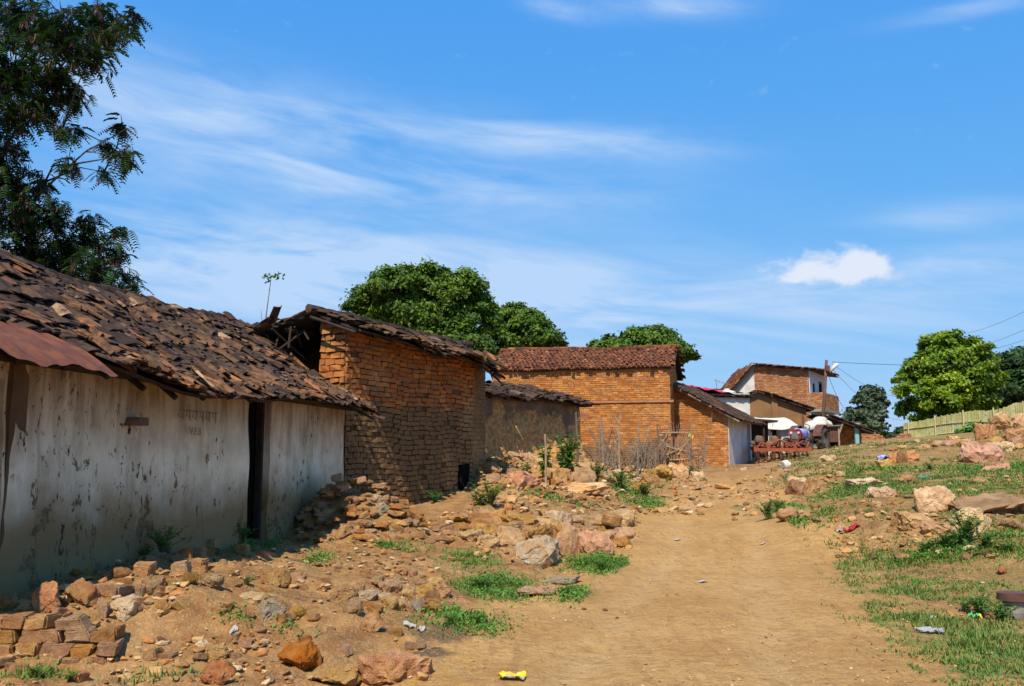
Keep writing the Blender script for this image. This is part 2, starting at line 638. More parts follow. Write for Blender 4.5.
def plaster_mat():
    m = NB('stained_whitewash', 0.92, 0.15)
    s = m.xyz()
    base = m.mix(m.step(m.noise(1.6, 6, 0.6), 0.35, 0.7), (0.90, 0.76, 0.53), (0.72, 0.58, 0.38))
    # grime streaks running down
    sm = m.mapped((1.4, 1.4, 0.42))
    st = m.noise(2.6, 8, 0.66, sm)
    base = m.mix(m.math('MULTIPLY', m.step(st, 0.48, 0.72), 0.45), base, (0.26, 0.185, 0.11))
    sm2 = m.mapped((3.2, 3.2, 0.45))
    st2 = m.noise(2.0, 6, 0.6, sm2)
    zt = m.step(m.math('ADD', s[2], m.math('MULTIPLY', m.noise(2.5, 3), 0.9)), 1.45, 2.6)
    base = m.mix(m.math('MULTIPLY', m.math('MULTIPLY', m.step(st2, 0.42, 0.62), zt), 0.6), base, (0.21, 0.115, 0.055))
    base = m.mix(m.math('MULTIPLY', zt, 0.5), base, (0.20, 0.115, 0.05))  # brown top band: dirt, with the shade under the eave painted in
    # mud splash at the foot
    zb = m.math('SUBTRACT', s[2], m.math('MULTIPLY', m.noise(1.1, 5, 0.6), 1.1))
    base = m.mix(m.math('MULTIPLY', m.step(zb, 0.75, -0.1), 0.95), base, (0.27, 0.155, 0.058))
    # flaked chips, elongated, showing dark mud
    cm_ = m.mapped((1.5, 1.5, 0.75))
    ch = m.noise(8.5, 5, 0.72, cm_, 0.4)
    gate = m.step(m.noise(1.0, 2, 0.5, m.mapped((1, 1, 0.6), (7.3, 1.2, 3.0))), 0.46, 0.60)
    chip = m.math('MULTIPLY', m.step(ch, 0.585, 0.615), gate)
    base = m.mix(chip, base, (0.07, 0.043, 0.026))
    fz = m.math('SUBTRACT', m.noise(2.1, 6, 0.66, m.mapped((1, 1, 0.8), (3.1, 0.4, 7.7))), m.math('MULTIPLY', m.step(s[2], 0.3, 2.0), 0.10))
    flake = m.step(fz, 0.595, 0.612)
    mud = m.mix(m.step(m.noise(11, 5), 0.4, 0.6), (0.22, 0.125, 0.055), (0.13, 0.072, 0.032))
    base = m.mix(m.math('MULTIPLY', flake, 0.9), base, mud)
    chip = m.math('MAXIMUM', chip, flake)
    m.color(base)
    hgt = m.math('SUBTRACT', m.math('ADD', m.math('MULTIPLY', m.noise(5, 6), 0.8), m.math('MULTIPLY', m.noise(40, 4), 0.25)), chip)
    m.bump(hgt, 0.55, 0.02)
    return m.mat


MT['plaster'] = plaster_mat()


def mudwall_mat():
    m = NB('eroded_mud_plaster', 0.95, 0.1)
    s = m.xyz()
    base = m.mix(m.step(m.noise(2.0, 6), 0.35, 0.65), (0.21, 0.15, 0.095), (0.15, 0.105, 0.068))
    ero = m.math('ADD', m.math('MULTIPLY', s[2], -0.55), m.math('MULTIPLY', m.noise(1.3, 6, 0.6), 1.9))
    e = m.step(ero, -0.16, 0.0)
    core = m.mix(m.step(m.noise(9, 6, 0.65), 0.4, 0.62), (0.52, 0.31, 0.125), (0.32, 0.16, 0.06))
    base = m.mix(e, base, core)
    m.color(base)
    m.bump(m.math('ADD', m.math('MULTIPLY', m.voro(9), e), m.noise(14, 6)), 0.8, 0.05)
    return m.mat


MT['mudwall'] = mudwall_mat()
MT['mudgable'] = simple('brown_mud_wall', (0.27, 0.14, 0.06), (0.19, 0.10, 0.045), 1.2, 0.95, 0.3)
MT['mud_dark'] = simple('sooty_mud_plaster', (0.17, 0.10, 0.05), (0.10, 0.06, 0.03), 2.5, 0.95, 0.4)
MT['white'] = simple('dull_white_paint', (0.62, 0.60, 0.56), (0.48, 0.45, 0.40), 2.5, 0.85, 0.2)
MT['white_blue'] = simple('bluish_white_paint', (0.62, 0.66, 0.72), (0.5, 0.54, 0.6), 2.0, 0.85, 0.2)
MT['turq'] = simple('turquoise_paint', (0.22, 0.46, 0.47), (0.17, 0.36, 0.38), 2.0, 0.8, 0.2)
MT['concrete'] = simple('grey_concrete', (0.30, 0.27, 0.23), (0.20, 0.18, 0.15), 4, 0.9, 0.4)


def rock_mat(name, a, b, c, stain=(0.10, 0.07, 0.05), amt=0.5):
    m = NB(name, 0.9, 0.2)
    r = m.objrand()
    cb = m.n.new('ShaderNodeCombineXYZ')
    m.l.new(m.math('MULTIPLY', r, 37.0), cb.inputs[0])
    m.l.new(m.math('MULTIPLY', r, 91.0), cb.inputs[1])
    co = m.mapped((1, 1, 1), cb.outputs[0])
    n = m.noise(2.2, 7, 0.62, co, 0.3)
    col = m.ramp(n, [(0.28, a), (0.5, b), (0.72, c)])
    fine = m.noise(16, 5, 0.7, co)
    col = m.mix(m.math('MULTIPLY', m.step(fine, 0.52, 0.70), 0.4), col, stain)
    soil = m.noise(1.5, 6, 0.7, co, 0.5)
    col = m.mix(m.math('MULTIPLY', m.step(soil, 0.47, 0.62), 0.6), col, (0.40, 0.235, 0.085))
    hsn = m.n.new('ShaderNodeHueSaturation')
    m.l.new(m.math('ADD', m.math('MULTIPLY', r, amt), 1.24 - amt * 0.5), hsn.inputs['Value'])
    m.l.new(m.math('ADD', 0.485, m.math('MULTIPLY', m.math('FRACT', m.math('MULTIPLY', r, 17.3)), 0.018)), hsn.inputs['Hue'])
    m.l.new(m.math('ADD', 0.84, m.math('MULTIPLY', m.math('FRACT', m.math('MULTIPLY', r, 7.7)), 0.28)), hsn.inputs['Saturation'])
    m.l.new(col, hsn.inputs['Color'])
    m.color(hsn.outputs[0])
    m.bump(m.math('ADD', m.noise(5, 6, 0.65, co), m.math('MULTIPLY', m.noise(26, 5, 0.6, co), 0.6)), 0.85, 0.07)
    return m.mat


MT['rock_tan'] = rock_mat('tan_sandstone', (0.22, 0.115, 0.042), (0.42, 0.245, 0.090), (0.54, 0.35, 0.15))
MT['rock_pale'] = rock_mat('pale_sandstone', (0.33, 0.20, 0.09), (0.50, 0.34, 0.17), (0.60, 0.45, 0.26), (0.2, 0.13, 0.08), 0.3)
MT['rock_pink'] = rock_mat('pinkish_sandstone', (0.31, 0.145, 0.065), (0.43, 0.225, 0.11), (0.52, 0.31, 0.17), (0.20, 0.10, 0.055), 0.3)
MT['rock_orange'] = rock_mat('orange_stone', (0.24, 0.085, 0.025), (0.43, 0.18, 0.05), (0.50, 0.28, 0.10), (0.14, 0.07, 0.035), 0.4)
MT['rock_earth'] = rock_mat('earthy_rock', (0.24, 0.125, 0.040), (0.37, 0.21, 0.070), (0.46, 0.29, 0.115), (0.15, 0.075, 0.028), 0.35)
MT['rock_grey'] = rock_mat('grey_stone', (0.19, 0.15, 0.10), (0.32, 0.26, 0.17), (0.42, 0.35, 0.25), (0.1, 0.08, 0.06), 0.3)
MT['rock_brown'] = rock_mat('brown_lump', (0.15, 0.075, 0.025), (0.27, 0.145, 0.048), (0.36, 0.21, 0.080), (0.11, 0.06, 0.022), 0.35)
MT['brickbat'] = rock_mat('broken_brick_clay', (0.32, 0.135, 0.048), (0.44, 0.225, 0.085), (0.50, 0.32, 0.145), (0.20, 0.11, 0.055), 0.5)


def ground_mat():
    m = NB('bare_earth', 0.95, 0.12)
    big = m.noise(0.55, 6, 0.6)
    mid = m.noise(3.2, 7, 0.65)
    fine = m.noise(30, 6, 0.7)
    road = m.mix(m.step(big, 0.35, 0.65), (0.50, 0.290, 0.100), (0.40, 0.212, 0.064))
    road = m.mix(m.math('MULTIPLY', m.step(mid, 0.5, 0.7), 0.5), road, (0.54, 0.335, 0.135))
    # faint tracks along the road
    tr = m.noise(3.0, 5, 0.6, m.mapped((3.2, 0.35, 1)), 0.4)
    road = m.mix(m.math('MULTIPLY', m.step(tr, 0.47, 0.68), 0.6), road, (0.32, 0.165, 0.055))
    road = m.mix(m.math('MULTIPLY', m.attr('track'), m.math('MULTIPLY', m.step(m.noise(1.1, 5, 0.6), 0.35, 0.65), 0.6)), road, (0.55, 0.355, 0.155))
    road = m.mix(m.math('MULTIPLY', m.step(m.noise(6, 6, 0.7), 0.50, 0.66), 0.6), road, (0.30, 0.155, 0.045))
    earth = m.mix(m.step(mid, 0.35, 0.65), (0.37, 0.200, 0.074), (0.235, 0.112, 0.038))
    earth = m.mix(m.math('MULTIPLY', m.step(big, 0.45, 0.7), 0.6), earth, (0.46, 0.28, 0.12))
    earth = m.mix(m.math('MULTIPLY', m.step(m.noise(1.3, 7, 0.68), 0.50, 0.66), 0.75), earth, (0.165, 0.078, 0.030))
    c = m.mix(m.step(m.math('ADD', m.attr('road'), m.math('MULTIPLY', m.math('SUBTRACT', mid, 0.5), 0.7)), 0.25, 0.75), earth, road)
    dry = m.mix(m.step(fine, 0.35, 0.65), (0.26, 0.19, 0.06), (0.125, 0.125, 0.034))
    g = m.step(m.math('ADD', m.attr('grass'), m.math('MULTIPLY', m.math('SUBTRACT', mid, 0.5), 1.3)), 0.3, 0.8)
    c = m.mix(m.math('MULTIPLY', g, 0.85), c, dry)
    dk = m.step(m.math('ADD', m.attr('damp'), m.math('MULTIPLY', m.math('SUBTRACT', mid, 0.5), 0.8)), 0.35, 0.75)
    c = m.mix(m.math('MULTIPLY', dk, 0.85), c, (0.085, 0.060, 0.038))
    c = m.mix(m.math('MULTIPLY', m.step(m.noise(17, 6, 0.75), 0.50, 0.66), 0.55), c, (0.25, 0.125, 0.042))
    c = m.mix(m.math('MULTIPLY', m.step(m.noise(48, 4, 0.7), 0.52, 0.64), 0.45), c, (0.58, 0.40, 0.20))
    # grit
    sp = m.voro(38)
    c = m.mix(m.math('MULTIPLY', m.step(sp, 0.22, 0.10), 0.5), c, (0.52, 0.38, 0.22))
    sp2 = m.noise(70, 3, 0.5)
    c = m.mix(m.math('MULTIPLY', m.step(sp2, 0.60, 0.72), 0.55), c, (0.16, 0.085, 0.038))
    m.color(c)
    hgt = m.math('ADD', m.math('ADD', m.math('MULTIPLY', mid, 1.2), m.math('MULTIPLY', fine, 0.55)), m.math('ADD', m.math('MULTIPLY', m.noise(9, 6, 0.6), 0.8), m.math("MULTIPLY", m.voro(6.5), 0.25)))
    m.bump(hgt, 0.9, 0.05)
    return m.mat


MT['ground'] = ground_mat()
MT['grass'] = leafmat('grass_blades', (0.06, 0.14, 0.018), (0.10, 0.21, 0.028), (0.20, 0.25, 0.05), 1.2, 0.2)
MT['grass_dry'] = leafmat('dry_grass', (0.10, 0.15, 0.025), (0.18, 0.20, 0.045), (0.30, 0.24, 0.08), 1.2, 0.2)
MT['weed'] = leafmat('weed_leaf', (0.05, 0.14, 0.015), (0.10, 0.24, 0.028), (0.18, 0.32, 0.05), 3, 0.25)
MT['leaf_tree'] = leafmat('broad_leaf', (0.020, 0.055, 0.005), (0.070, 0.140, 0.010), (0.16, 0.245, 0.020), 0.5, 0.22)
MT['leaf_bright'] = leafmat('bright_leaf', (0.036, 0.085, 0.004), (0.14, 0.235, 0.009), (0.32, 0.42, 0.02), 0.35, 0.25)
MT['leaf_dark'] = leafmat('dark_leaf', (0.016, 0.042, 0.010), (0.032, 0.075, 0.016), (0.06, 0.115, 0.026), 0.4, 0.2)
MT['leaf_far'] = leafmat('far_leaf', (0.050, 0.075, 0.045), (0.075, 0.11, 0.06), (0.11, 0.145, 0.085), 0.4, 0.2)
MT['leaf_pinnate'] = leafmat('feathery_leaf', (0.012, 0.036, 0.006), (0.024, 0.064, 0.010), (0.05, 0.115, 0.016), 0.8, 0.22)
MT['pod'] = leafmat('seed_pod', (0.035, 0.018, 0.012), (0.075, 0.032, 0.018), (0.14, 0.060, 0.03), 2, 0.1)

# ------------------------------------------------------------------ vegetation patches (world ellipses) used by ground and grass
PATCH = []   # cx, cy, rx, ry, density, kind


def patch(px, py, rx, ry, dens, kind='weed'):
    g = G(px, py)
    a, b = G(px, min(py + ry, 684)), G(px, py - ry)
    PATCH.append((g.x, g.y, rx * g.y / FPX, max(0.12, abs(b.y - a.y) / 2), dens, kind))


for a in [(245, 543, 34, 10, 1.0), (40, 674, 46, 9, 1.0), (150, 676, 40, 6, 0.5), (395, 546, 32, 4, 0.9), (320, 563, 18, 5, 0.7),
          (462, 622, 46, 10, 1.0), (495, 588, 40, 12, 1.0), (600, 566, 40, 9, 1.0), (578, 594, 28, 9, 1.0), (430, 622, 24, 8, 0.7), (470, 560, 30, 8, 0.6),
          (965, 547, 72, 11, 1.1), (1010, 552, 30, 12, 0.8), (770, 512, 20, 8, 0.8), (742, 508, 16, 5, 0.9), (640, 497, 22, 8, 0.7), (800, 520, 40, 8, 0.5),
          (560, 500, 40, 4, 0.3), (640, 480, 30, 8, 0.5), (700, 480, 16, 6, 0.5), (232, 616, 22, 4, 0.5), (285, 628, 22, 5, 0.4), (880, 470, 40, 5, 0.28), (960, 490, 60, 5, 0.28), (860, 490, 40, 6, 0.3),
          (990, 470, 40, 5, 0.28)]:
    patch(*a)
for a in [(985, 640, 90, 40, 0.9, 'grass'), (960, 590, 90, 20, 0.55, 'grass'), (880, 592, 44, 9, 0.8, 'grass'), (900, 560, 40, 10, 0.4, 'grass'), (1000, 675, 60, 14, 1.0, 'grass'),
          (930, 520, 90, 20, 0.22, 'grass'), (950, 480, 90, 25, 0.22, 'grass'), (850, 480, 60, 22, 0.22, 'grass')]:
    patch(*a)


def pmask(X, Y, kinds=None):
    o = np.zeros_like(X)
    for cx, cy, rx, ry, d, k in PATCH:
        if kinds and k not in kinds:
            continue
        o = np.maximum(o, d * np.exp(-(((X - cx) / rx) ** 2 + ((Y - cy) / ry) ** 2) ** 1.3))
    return o


# ------------------------------------------------------------------ ground
def build_ground():
    rows = np.r_[np.linspace(-40, 2.5, 26)[:-1], np.geomspace(2.5, 1200, 760)]
    u = np.linspace(-1, 1, 520)
    u = np.sign(u) * np.abs(u) ** 1.15
    Y = np.repeat(rows[:, None], len(u), 1)
    X = u[None, :] * (np.abs(Y) * 0.72 + 7.0)
    Z = H(X, Y)
    nr, nc = X.shape
    V = np.stack([X.ravel(), Y.ravel(), Z.ravel()], 1)
    i = np.arange(nr * nc).reshape(nr, nc)
    F = np.stack([i[:-1, :-1].ravel(), i[:-1, 1:].ravel(), i[1:, 1:].ravel(), i[1:, :-1].ravel()], 1)
    o = bulk('ground', V, F, MT['ground'], kind='structure', smooth=True)
    off = np.abs(X - road_x(Y))
    hw = np.interp(Y, [0, 6, 10, 15, 22, 38], [2.4, 2.1, 1.9, 1.8, 1.5, 1.3])
    road = np.clip(1 - (off - hw) / 0.8, 0, 1) * np.clip(1.15 - (Y - 19) / 14, 0.25, 1)
    oo = X - road_x(Y) + 0.25 * fbm(X, Y, 0.22, 2, 77)
    track = np.exp(-((np.abs(oo) - 0.72) / 0.26) ** 2) * (Y > 3)
    gr = np.minimum(pmask(X, Y, ('grass',)) * 0.9 + pmask(X, Y, ('weed',)) * 0.8, 1)
    rs = np.clip((X - road_x(Y) - hw) / 1.5, 0, 1) * np.clip((Y - 6) / 3, 0, 1)
    gr = np.maximum(gr, 0.52 * rs)
    damp = np.zeros_like(X)
    for (px, py, rx, ry) in [(440, 637, 40, 10), (350, 600, 30, 4), (430, 655, 30, 6), (300, 560, 20, 3)]:
        g = G(px, py)
        a, b = G(px, py + ry), G(px, py - ry)
        damp = np.maximum(damp, np.exp(-(((X - g.x) / (rx * g.y / FPX)) ** 2 + ((Y - g.y) / max(0.1, abs(b.y - a.y) / 2)) ** 2)))
    for nm, arr in (('road', road), ('track', track), ('grass', gr), ('damp', damp)):
        at = o.data.attributes.new(nm, 'FLOAT', 'POINT')
        at.data.foreach_set('value', arr.ravel().astype(np.float32))
    return o


build_ground()


# ------------------------------------------------------------------ building helpers
def relief_wall(O, ud, Lw, z0, top, thick, nrm, cell=0.12, amp=0.03, holes=(), freq=0.9, mi=0, mb=None, seed=0.0, extra=None):
    """lumpy wall: O start (xy), ud unit xy along, top(u)->z, holes [(u0,u1,v0,v1)]"""
    mb = mb or MB()
    us = [Lw * i / max(1, round(Lw / cell)) for i in range(max(1, round(Lw / cell)) + 1)]
    for hl in holes:
        for e in hl[:2]:
            us[min(range(len(us)), key=lambda i: abs(us[i] - e))] = e
    nv = max(2, round((top(Lw / 2) - z0) / cell))
    idx, vs = {}, []
    for i, u in enumerate(us):
        for j in range(nv + 1):
            z = z0 + (top(u) - z0) * j / nv
            p = Vector((O[0] + ud[0] * u, O[1] + ud[1] * u, z))
            d = amp * (mnoise.noise(Vector((p.x * freq, p.y * freq + seed, z * freq))) + 0.5 * mnoise.noise(Vector((p.x * freq * 3, p.y * freq * 3 + seed, z * freq * 3))))
            if extra:
                d += extra(u, z)
            idx[i, j] = len(vs)
            vs.append(p + Vector((nrm[0], nrm[1], 0)) * d)
    nf = len(vs)
    for i, u in enumerate(us):
        for j in range(nv + 1):
            z = z0 + (top(u) - z0) * j / nv
            vs.append(Vector((O[0] + ud[0] * u - nrm[0] * thick, O[1] + ud[1] * u - nrm[1] * thick, z)))
    fs, edges = [], {}

    def inhole(i, j):
        uc = (us[i] + us[i + 1]) / 2
        zc = z0 + (top(uc) - z0) * (j + 0.5) / nv
        return any(a < uc < b and c < zc < d for a, b, c, d in holes)
    for i in range(len(us) - 1):
        for j in range(nv):
            if inhole(i, j):
                continue
            q = (idx[i, j], idx[i + 1, j], idx[i + 1, j + 1], idx[i, j + 1])
            fs.append(q)
            fs.append(tuple(k + nf for k in q[::-1]))
            for k in range(4):
                e = (q[k], q[(k + 1) % 4])
                edges[tuple(sorted(e))] = edges.get(tuple(sorted(e)), []) + [e]
    for k, l in edges.items():
        if len(l) == 1:
            a, b = l[0]
            fs.append((b, a, a + nf, b + nf))
    mb.add(vs, fs, mi)
    return mb


def brick_face(mb, O, ud, nrm, u0, u1, z0, z1, bl=0.24, bh=0.1, gap=0.012, depth=0.05, out=0.012, jit=0.006, clip=None, mi=0, mif=None, drop=0.0, zoff=None):
    """bricks as small jittered boxes on a wall plane"""
    ux = Vector((ud[0], ud[1], 0))
    nz = Vector((nrm[0], nrm[1], 0))
    M = Matrix((ux, nz, Vector((0, 0, 1)))).transposed()
    r = 0
    z = z0
    while z < z1 - 0.02:
        u = u0 - (bl * 0.5 if r % 2 else 0) - random.uniform(0, 0.03)
        hh = bh * random.uniform(0.93, 1.05)
        while u < u1:
            ln = bl * random.uniform(0.85, 1.12)
            a, b = max(u, u0), min(u + ln, u1)
            uc, zc = (a + b) / 2, z + hh / 2
            if b - a > 0.04 and random.random() >= drop and (clip is None or clip(uc, zc)):
                zz = zoff(uc) if zoff else 0
                o = out + random.uniform(-jit, jit) * 1.5
                c = Vector((O[0], O[1], 0)) + ux * uc + nz * (o - depth / 2) + Vector((0, 0, zc + zz + random.uniform(-jit, jit) * 0.6))
                mb.box(c, (b - a - gap) / 2, depth / 2, (hh - gap) / 2, M, jit, mif(uc, zc) if mif else mi)
            u += ln
        z += hh
        r += 1
    return mb


def tile_roof(mb, A, B, C, D, tl=0.34, tw=0.2, expose=0.2, thick=0.02, jit=1.0, arch=0.025, drop=0.02, sagf=None, mi=0, ragged=0.12, skip=None):
    """A,B = eave ends, C,D = ridge ends (C over B, D over A). Loose tiles as arched slabs."""
    A, B, C, D = map(Vector, (A, B, C, D))
    le, lr = (B - A).length, ((D - A).length + (C - B).length) / 2
    nr = max(2, int(lr / expose))
    nc = max(2, int(le / tw))

    def S(u, v):
        p = (A * (1 - u) + B * u) * (1 - v) + (D * (1 - u) + C * u) * v
        if sagf:
            p = p + Vector((0, 0, sagf(u, v)))
        return p
    for r in range(nr + 1):
        v = r / nr
        for c in range(nc):
            if random.random() < drop:
                continue
            u = (c + (0.5 if r % 2 else 0) + random.uniform(-0.18, 0.18) * jit) / nc
            if u > 1.0:
                continue
            vv = v + random.uniform(-0.35, 0.35) * jit / nr * (0.8)
            if r == 0:
                vv -= random.uniform(0, ragged) / lr
            if vv > 1.0 - 0.85 * tl / lr and r < nr:
                if r < nr - 1 and vv > 1.0 - 0.6 * tl / lr:
                    continue
            if vv > 1.0 - 0.62 * tl / lr:
                continue
            if skip and skip(u, vv):
                continue
            e = 0.01
            p = S(u, vv)
            tu = (S(u + e, vv) - S(u - e, vv)).normalized()
            tv = (S(u, vv + e) - S(u, vv - e)).normalized()
            n = tu.cross(tv).normalized()
            rot = random.gauss(0, 0.11) * jit
            tu2 = tu * math.cos(rot) + tv * math.sin(rot)
            tv2 = tv * math.cos(rot) - tu * math.sin(rot)
            tilt = 0.07 + random.gauss(0, 0.035) * jit      # lower end lifted over the row below
            tv3 = (tv2 - n * tilt).normalized()
            roll = random.gauss(0, 0.07) * jit
            n3 = tu2.cross(tv3).normalized()
            tu3 = (tu2 + n3 * roll).normalized()
            wd = tw * random.uniform(0.42, 0.62)
            ln = tl * random.uniform(0.82, 1.12)
            lift = n * (thick * 1.4 + random.uniform(0, 0.014) * jit)
            vs = []
            ar = arch * random.uniform(0.6, 1.2)
            for kk in (0, 1):
                for s in (-1, -0.4, 0.4, 1):
                    for t in (0, 1):
                        w_ = wd * (1.0 if t == 0 else 0.88)
                        vs.append(p + lift + tu3 * (s * w_) + tv3 * (t * ln - 0.05) + n3 * (ar * (1 - s * s) - (thick if kk else 0))
                                  + Vector((random.uniform(-1, 1), random.uniform(-1, 1), random.uniform(-1, 1))) * 0.004 * jit)
            fs = []
            for q in range(3):
                fs.append((q * 2, q * 2 + 2, q * 2 + 3, q * 2 + 1))
                fs.append((8 + q * 2, 8 + q * 2 + 1, 8 + q * 2 + 3, 8 + q * 2 + 2))
                fs.append((q * 2, 8 + q * 2, 8 + q * 2 + 2, q * 2 + 2))
                fs.append((q * 2 + 1, q * 2 + 3, 8 + q * 2 + 3, 8 + q * 2 + 1))
            fs.append((0, 1, 9, 8))
            fs.append((6, 14, 15, 7))
            mb.add(vs, fs, mi)
    return mb


def deck(mb, A, B, C, D, thick=0.06, mi=0, sagf=None, drop=0.05, nu=14, nv=8):
    A, B, C, D = map(Vector, (A, B, C, D))
    n = (B - A).cross(D - A).normalized()
    vs = []
    for k in (0, 1):
        for i in range(nu + 1):
            for j in range(nv + 1):
                u, v = i / nu, j / nv
                p = (A * (1 - u) + B * u) * (1 - v) + (D * (1 - u) + C * u) * v
                if sagf:
                    p = p + Vector((0, 0, sagf(u, v)))
                vs.append(p - n * (drop + k * thick))
    o = (nu + 1) * (nv + 1)
    fs = []
    I = lambda i, j: i * (nv + 1) + j
    for i in range(nu):
        for j in range(nv):
            q = (I(i, j), I(i + 1, j), I(i + 1, j + 1), I(i, j + 1))
            fs.append(q)
            fs.append(tuple(k + o for k in q[::-1]))
    for i in range(nu):
        fs.append((I(i, 0), I(i, 0) + o, I(i + 1, 0) + o, I(i + 1, 0)))
        fs.append((I(i, nv), I(i + 1, nv), I(i + 1, nv) + o, I(i, nv) + o))
    for j in range(nv):
        fs.append((I(0, j), I(0, j + 1), I(0, j + 1) + o, I(0, j) + o))
        fs.append((I(nu, j), I(nu, j) + o, I(nu, j + 1) + o, I(nu, j + 1)))
    mb.add(vs, fs, mi)
    return mb


def prism(mb, poly, O, ud, nrm, thick, mi=0):
    """polygon given in (u,z) on a vertical plane, extruded back by thick"""
    n = len(poly)
    vs = [Vector((O[0] + ud[0] * u, O[1] + ud[1] * u, z)) for u, z in poly]
    vs += [p - Vector((nrm[0], nrm[1], 0)) * thick for p in vs]
    fs = [tuple(range(n)), tuple(range(2 * n - 1, n - 1, -1))]
    for i in range(n):
        j = (i + 1) % n
        fs.append((j, i, i + n, j + n))
    mb.add(vs, fs, mi)
    return mb


def v2(a):
    return (math.sin(a), math.cos(a))


# ------------------------------------------------------------------ 1: whitewashed hut with the long tiled roof
A1 = Vector((-5.37, 5.0, 0))
d1 = Vector((0.171, 0.985, 0)).normalized()
n1 = Vector((d1.y, -d1.x, 0))


def W1(t, off=0.0, z=0.0):
    p = A1 + d1 * t + n1 * off
    return Vector((p.x, p.y, z))


hut = thing('whitewashed_hut', 'long low whitewashed hut with stained walls and dark loose tile roof', 'hut', W1(8, 0, 0.3))
L1 = 12.5
top1 = lambda u: 2.80 - 0.012 * u + 0.02 * math.sin(u * 1.7)


def foot(u, z):
    return 0.10 * max(0, 0.75 - (z - 0.1)) ** 2 + (0.05 if 3.52 < u < 3.95 else 0)


mb = relief_wall(A1, d1, L1, -0.1, top1, 0.38, n1, 0.11, 0.05, [(2.6, 3.52, -0.2, 2.3), (8.56, 9.3, -0.2, 2.52)], 0.8, seed=2.0, extra=foot)
e1 = W1(L1 - 0.02, -0.02)
mb2 = relief_wall(e1, -n1, 3.9, -0.1, lambda u: 2.6 + min(u, 2.6) * 0.6, 0.35, d1, 0.2, 0.03)
mb.add(mb2.v, mb2.f)
mb.box(W1(6.3, -5.2, 1.3), 6.3, 0.15, 1.45, Matrix((d1, n1, Vector((0, 0, 1)))).transposed())
mb.box(W1(0.1, -2.6, 1.3), 0.12, 2.5, 1.45, Matrix((d1, n1, Vector((0, 0, 1)))).transposed())
wall_o = mb.build('wall', MT['plaster'], hut)
M1 = Matrix((d1, n1, Vector((0, 0, 1)))).transposed()
# doors: plank leaves across the openings, the interior's darkness put into their black
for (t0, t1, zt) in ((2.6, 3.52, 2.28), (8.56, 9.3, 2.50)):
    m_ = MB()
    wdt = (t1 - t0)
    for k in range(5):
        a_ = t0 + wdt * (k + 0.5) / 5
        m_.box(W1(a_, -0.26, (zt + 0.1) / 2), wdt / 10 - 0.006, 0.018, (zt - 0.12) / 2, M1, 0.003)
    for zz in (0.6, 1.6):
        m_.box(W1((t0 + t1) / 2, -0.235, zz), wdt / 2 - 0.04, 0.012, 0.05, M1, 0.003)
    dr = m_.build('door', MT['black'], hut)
    m_ = MB()
    for s in (t0 + 0.035, t1 - 0.035):
        m_.box(W1(s, -0.16, zt / 2), 0.035, 0.05, zt / 2 + 0.05, M1, 0.004)
    m_.box(W1((t0 + t1) / 2, -0.16, zt + 0.02), wdt / 2, 0.05, 0.035, M1, 0.004)
    m_.build('door_frame', MT['wood_dark'], dr)
    m_ = MB()
    m_.box(W1((t0 + t1) / 2, -0.12, 0.22), wdt / 2, 0.14, 0.09, M1, 0.01)
    m_.build('door_step', MT['mudgable'], dr)


def sag1(u, v):
    return 0.13 * math.sin(u * 9.0 + 0.6) * (1 - v) * 0.8 + 0.05 * math.sin(u * 23 + v * 5) - 0.12 * math.exp(-((u - 0.62) / 0.05) ** 2) * (1 - v) \
        + 0.06 * math.sin(u * 15 + 1) * v - 0.10 * math.sin(PI * v)


RA, RB = W1(0.0, 0.62, 2.62), W1(12.55, 0.62, 2.40)
RC, RD = W1(14.0, -2.6, 4.30), W1(0.0, -2.6, 4.12)
mb = MB()
skp = lambda u, v: u < 0.315 and v < 0.15 + 0.03 * math.sin(u * 60)
tile_roof(mb, RA, RB, RC, RD, 0.34, 0.175, 0.135, 0.018, 1.2, 0.026, 0.03, sag1, ragged=0.28, skip=skp)
# a second loose skin of slipped tiles
tile_roof(mb, RA + Vector((0, 0, .03)), RB + Vector((0, 0, .03)), RC + Vector((0, 0, .03)), RD + Vector((0, 0, .03)), 0.32, 0.34, 0.34, 0.018, 2.3, 0.03, 0.45, sag1, ragged=0.1, skip=skp)
lf = lambda f, a, b, dz: a.lerp(b, f) + Vector((0, 0, dz))
tile_roof(mb, lf(-0.02, RA, RD, .05), lf(-0.02, RB, RC, .05), lf(0.16, RB, RC, .05), lf(0.16, RA, RD, .05), 0.42, 0.13, 0.16, 0.018, 3.2, 0.025, 0.45, lambda u, v: sag1(u, v * .16), 2, ragged=0.2, skip=lambda u, v: u < 0.33)
tile_roof(mb, lf(0.1, RA, RD, .045), lf(0.1, RB, RC, .045), lf(0.95, RB, RC, .045), lf(0.95, RA, RD, .045), 0.34, 0.15, 0.2, 0.018, 3.0, 0.025, 0.88, lambda u, v: sag1(u, .1 + v * .85), 2, ragged=0.0)
deck(mb, RA, RB, RC, RD, 0.04, 1, sag1, 0.05, 40, 8)
RE, RF = W1(0, -5.5, 2.5), W1(13.4, -5.5, 2.5)
tile_roof(mb, RF, RE, RD, RC, 0.36, 0.3, 0.28, 0.022, 1.0, 0.03)
deck(mb, RF, RE, RD, RC, 0.04, 1)
roof = mb.build('roof', [MT['tile_dark'], MT['wood_dark'], MT['tile_warm']], hut)
# ridge course
m_ = MB()
for k in range(44):
    t = k * 0.31
    u = t / 13.55
    z = 4.15 + 0.08 * u + sag1(u, 1)
    m_.tube([W1(t - 0.05, -2.6, z - 0.02 + random.uniform(-.02, .015)), W1(t + 0.36, -2.6 + random.uniform(-.04, .04), z - 0.02 + random.uniform(-0.02, 0.015))], [0.11, 0.11], 8)
m_.build('ridge_tile', MT['tile_dark'], roof)
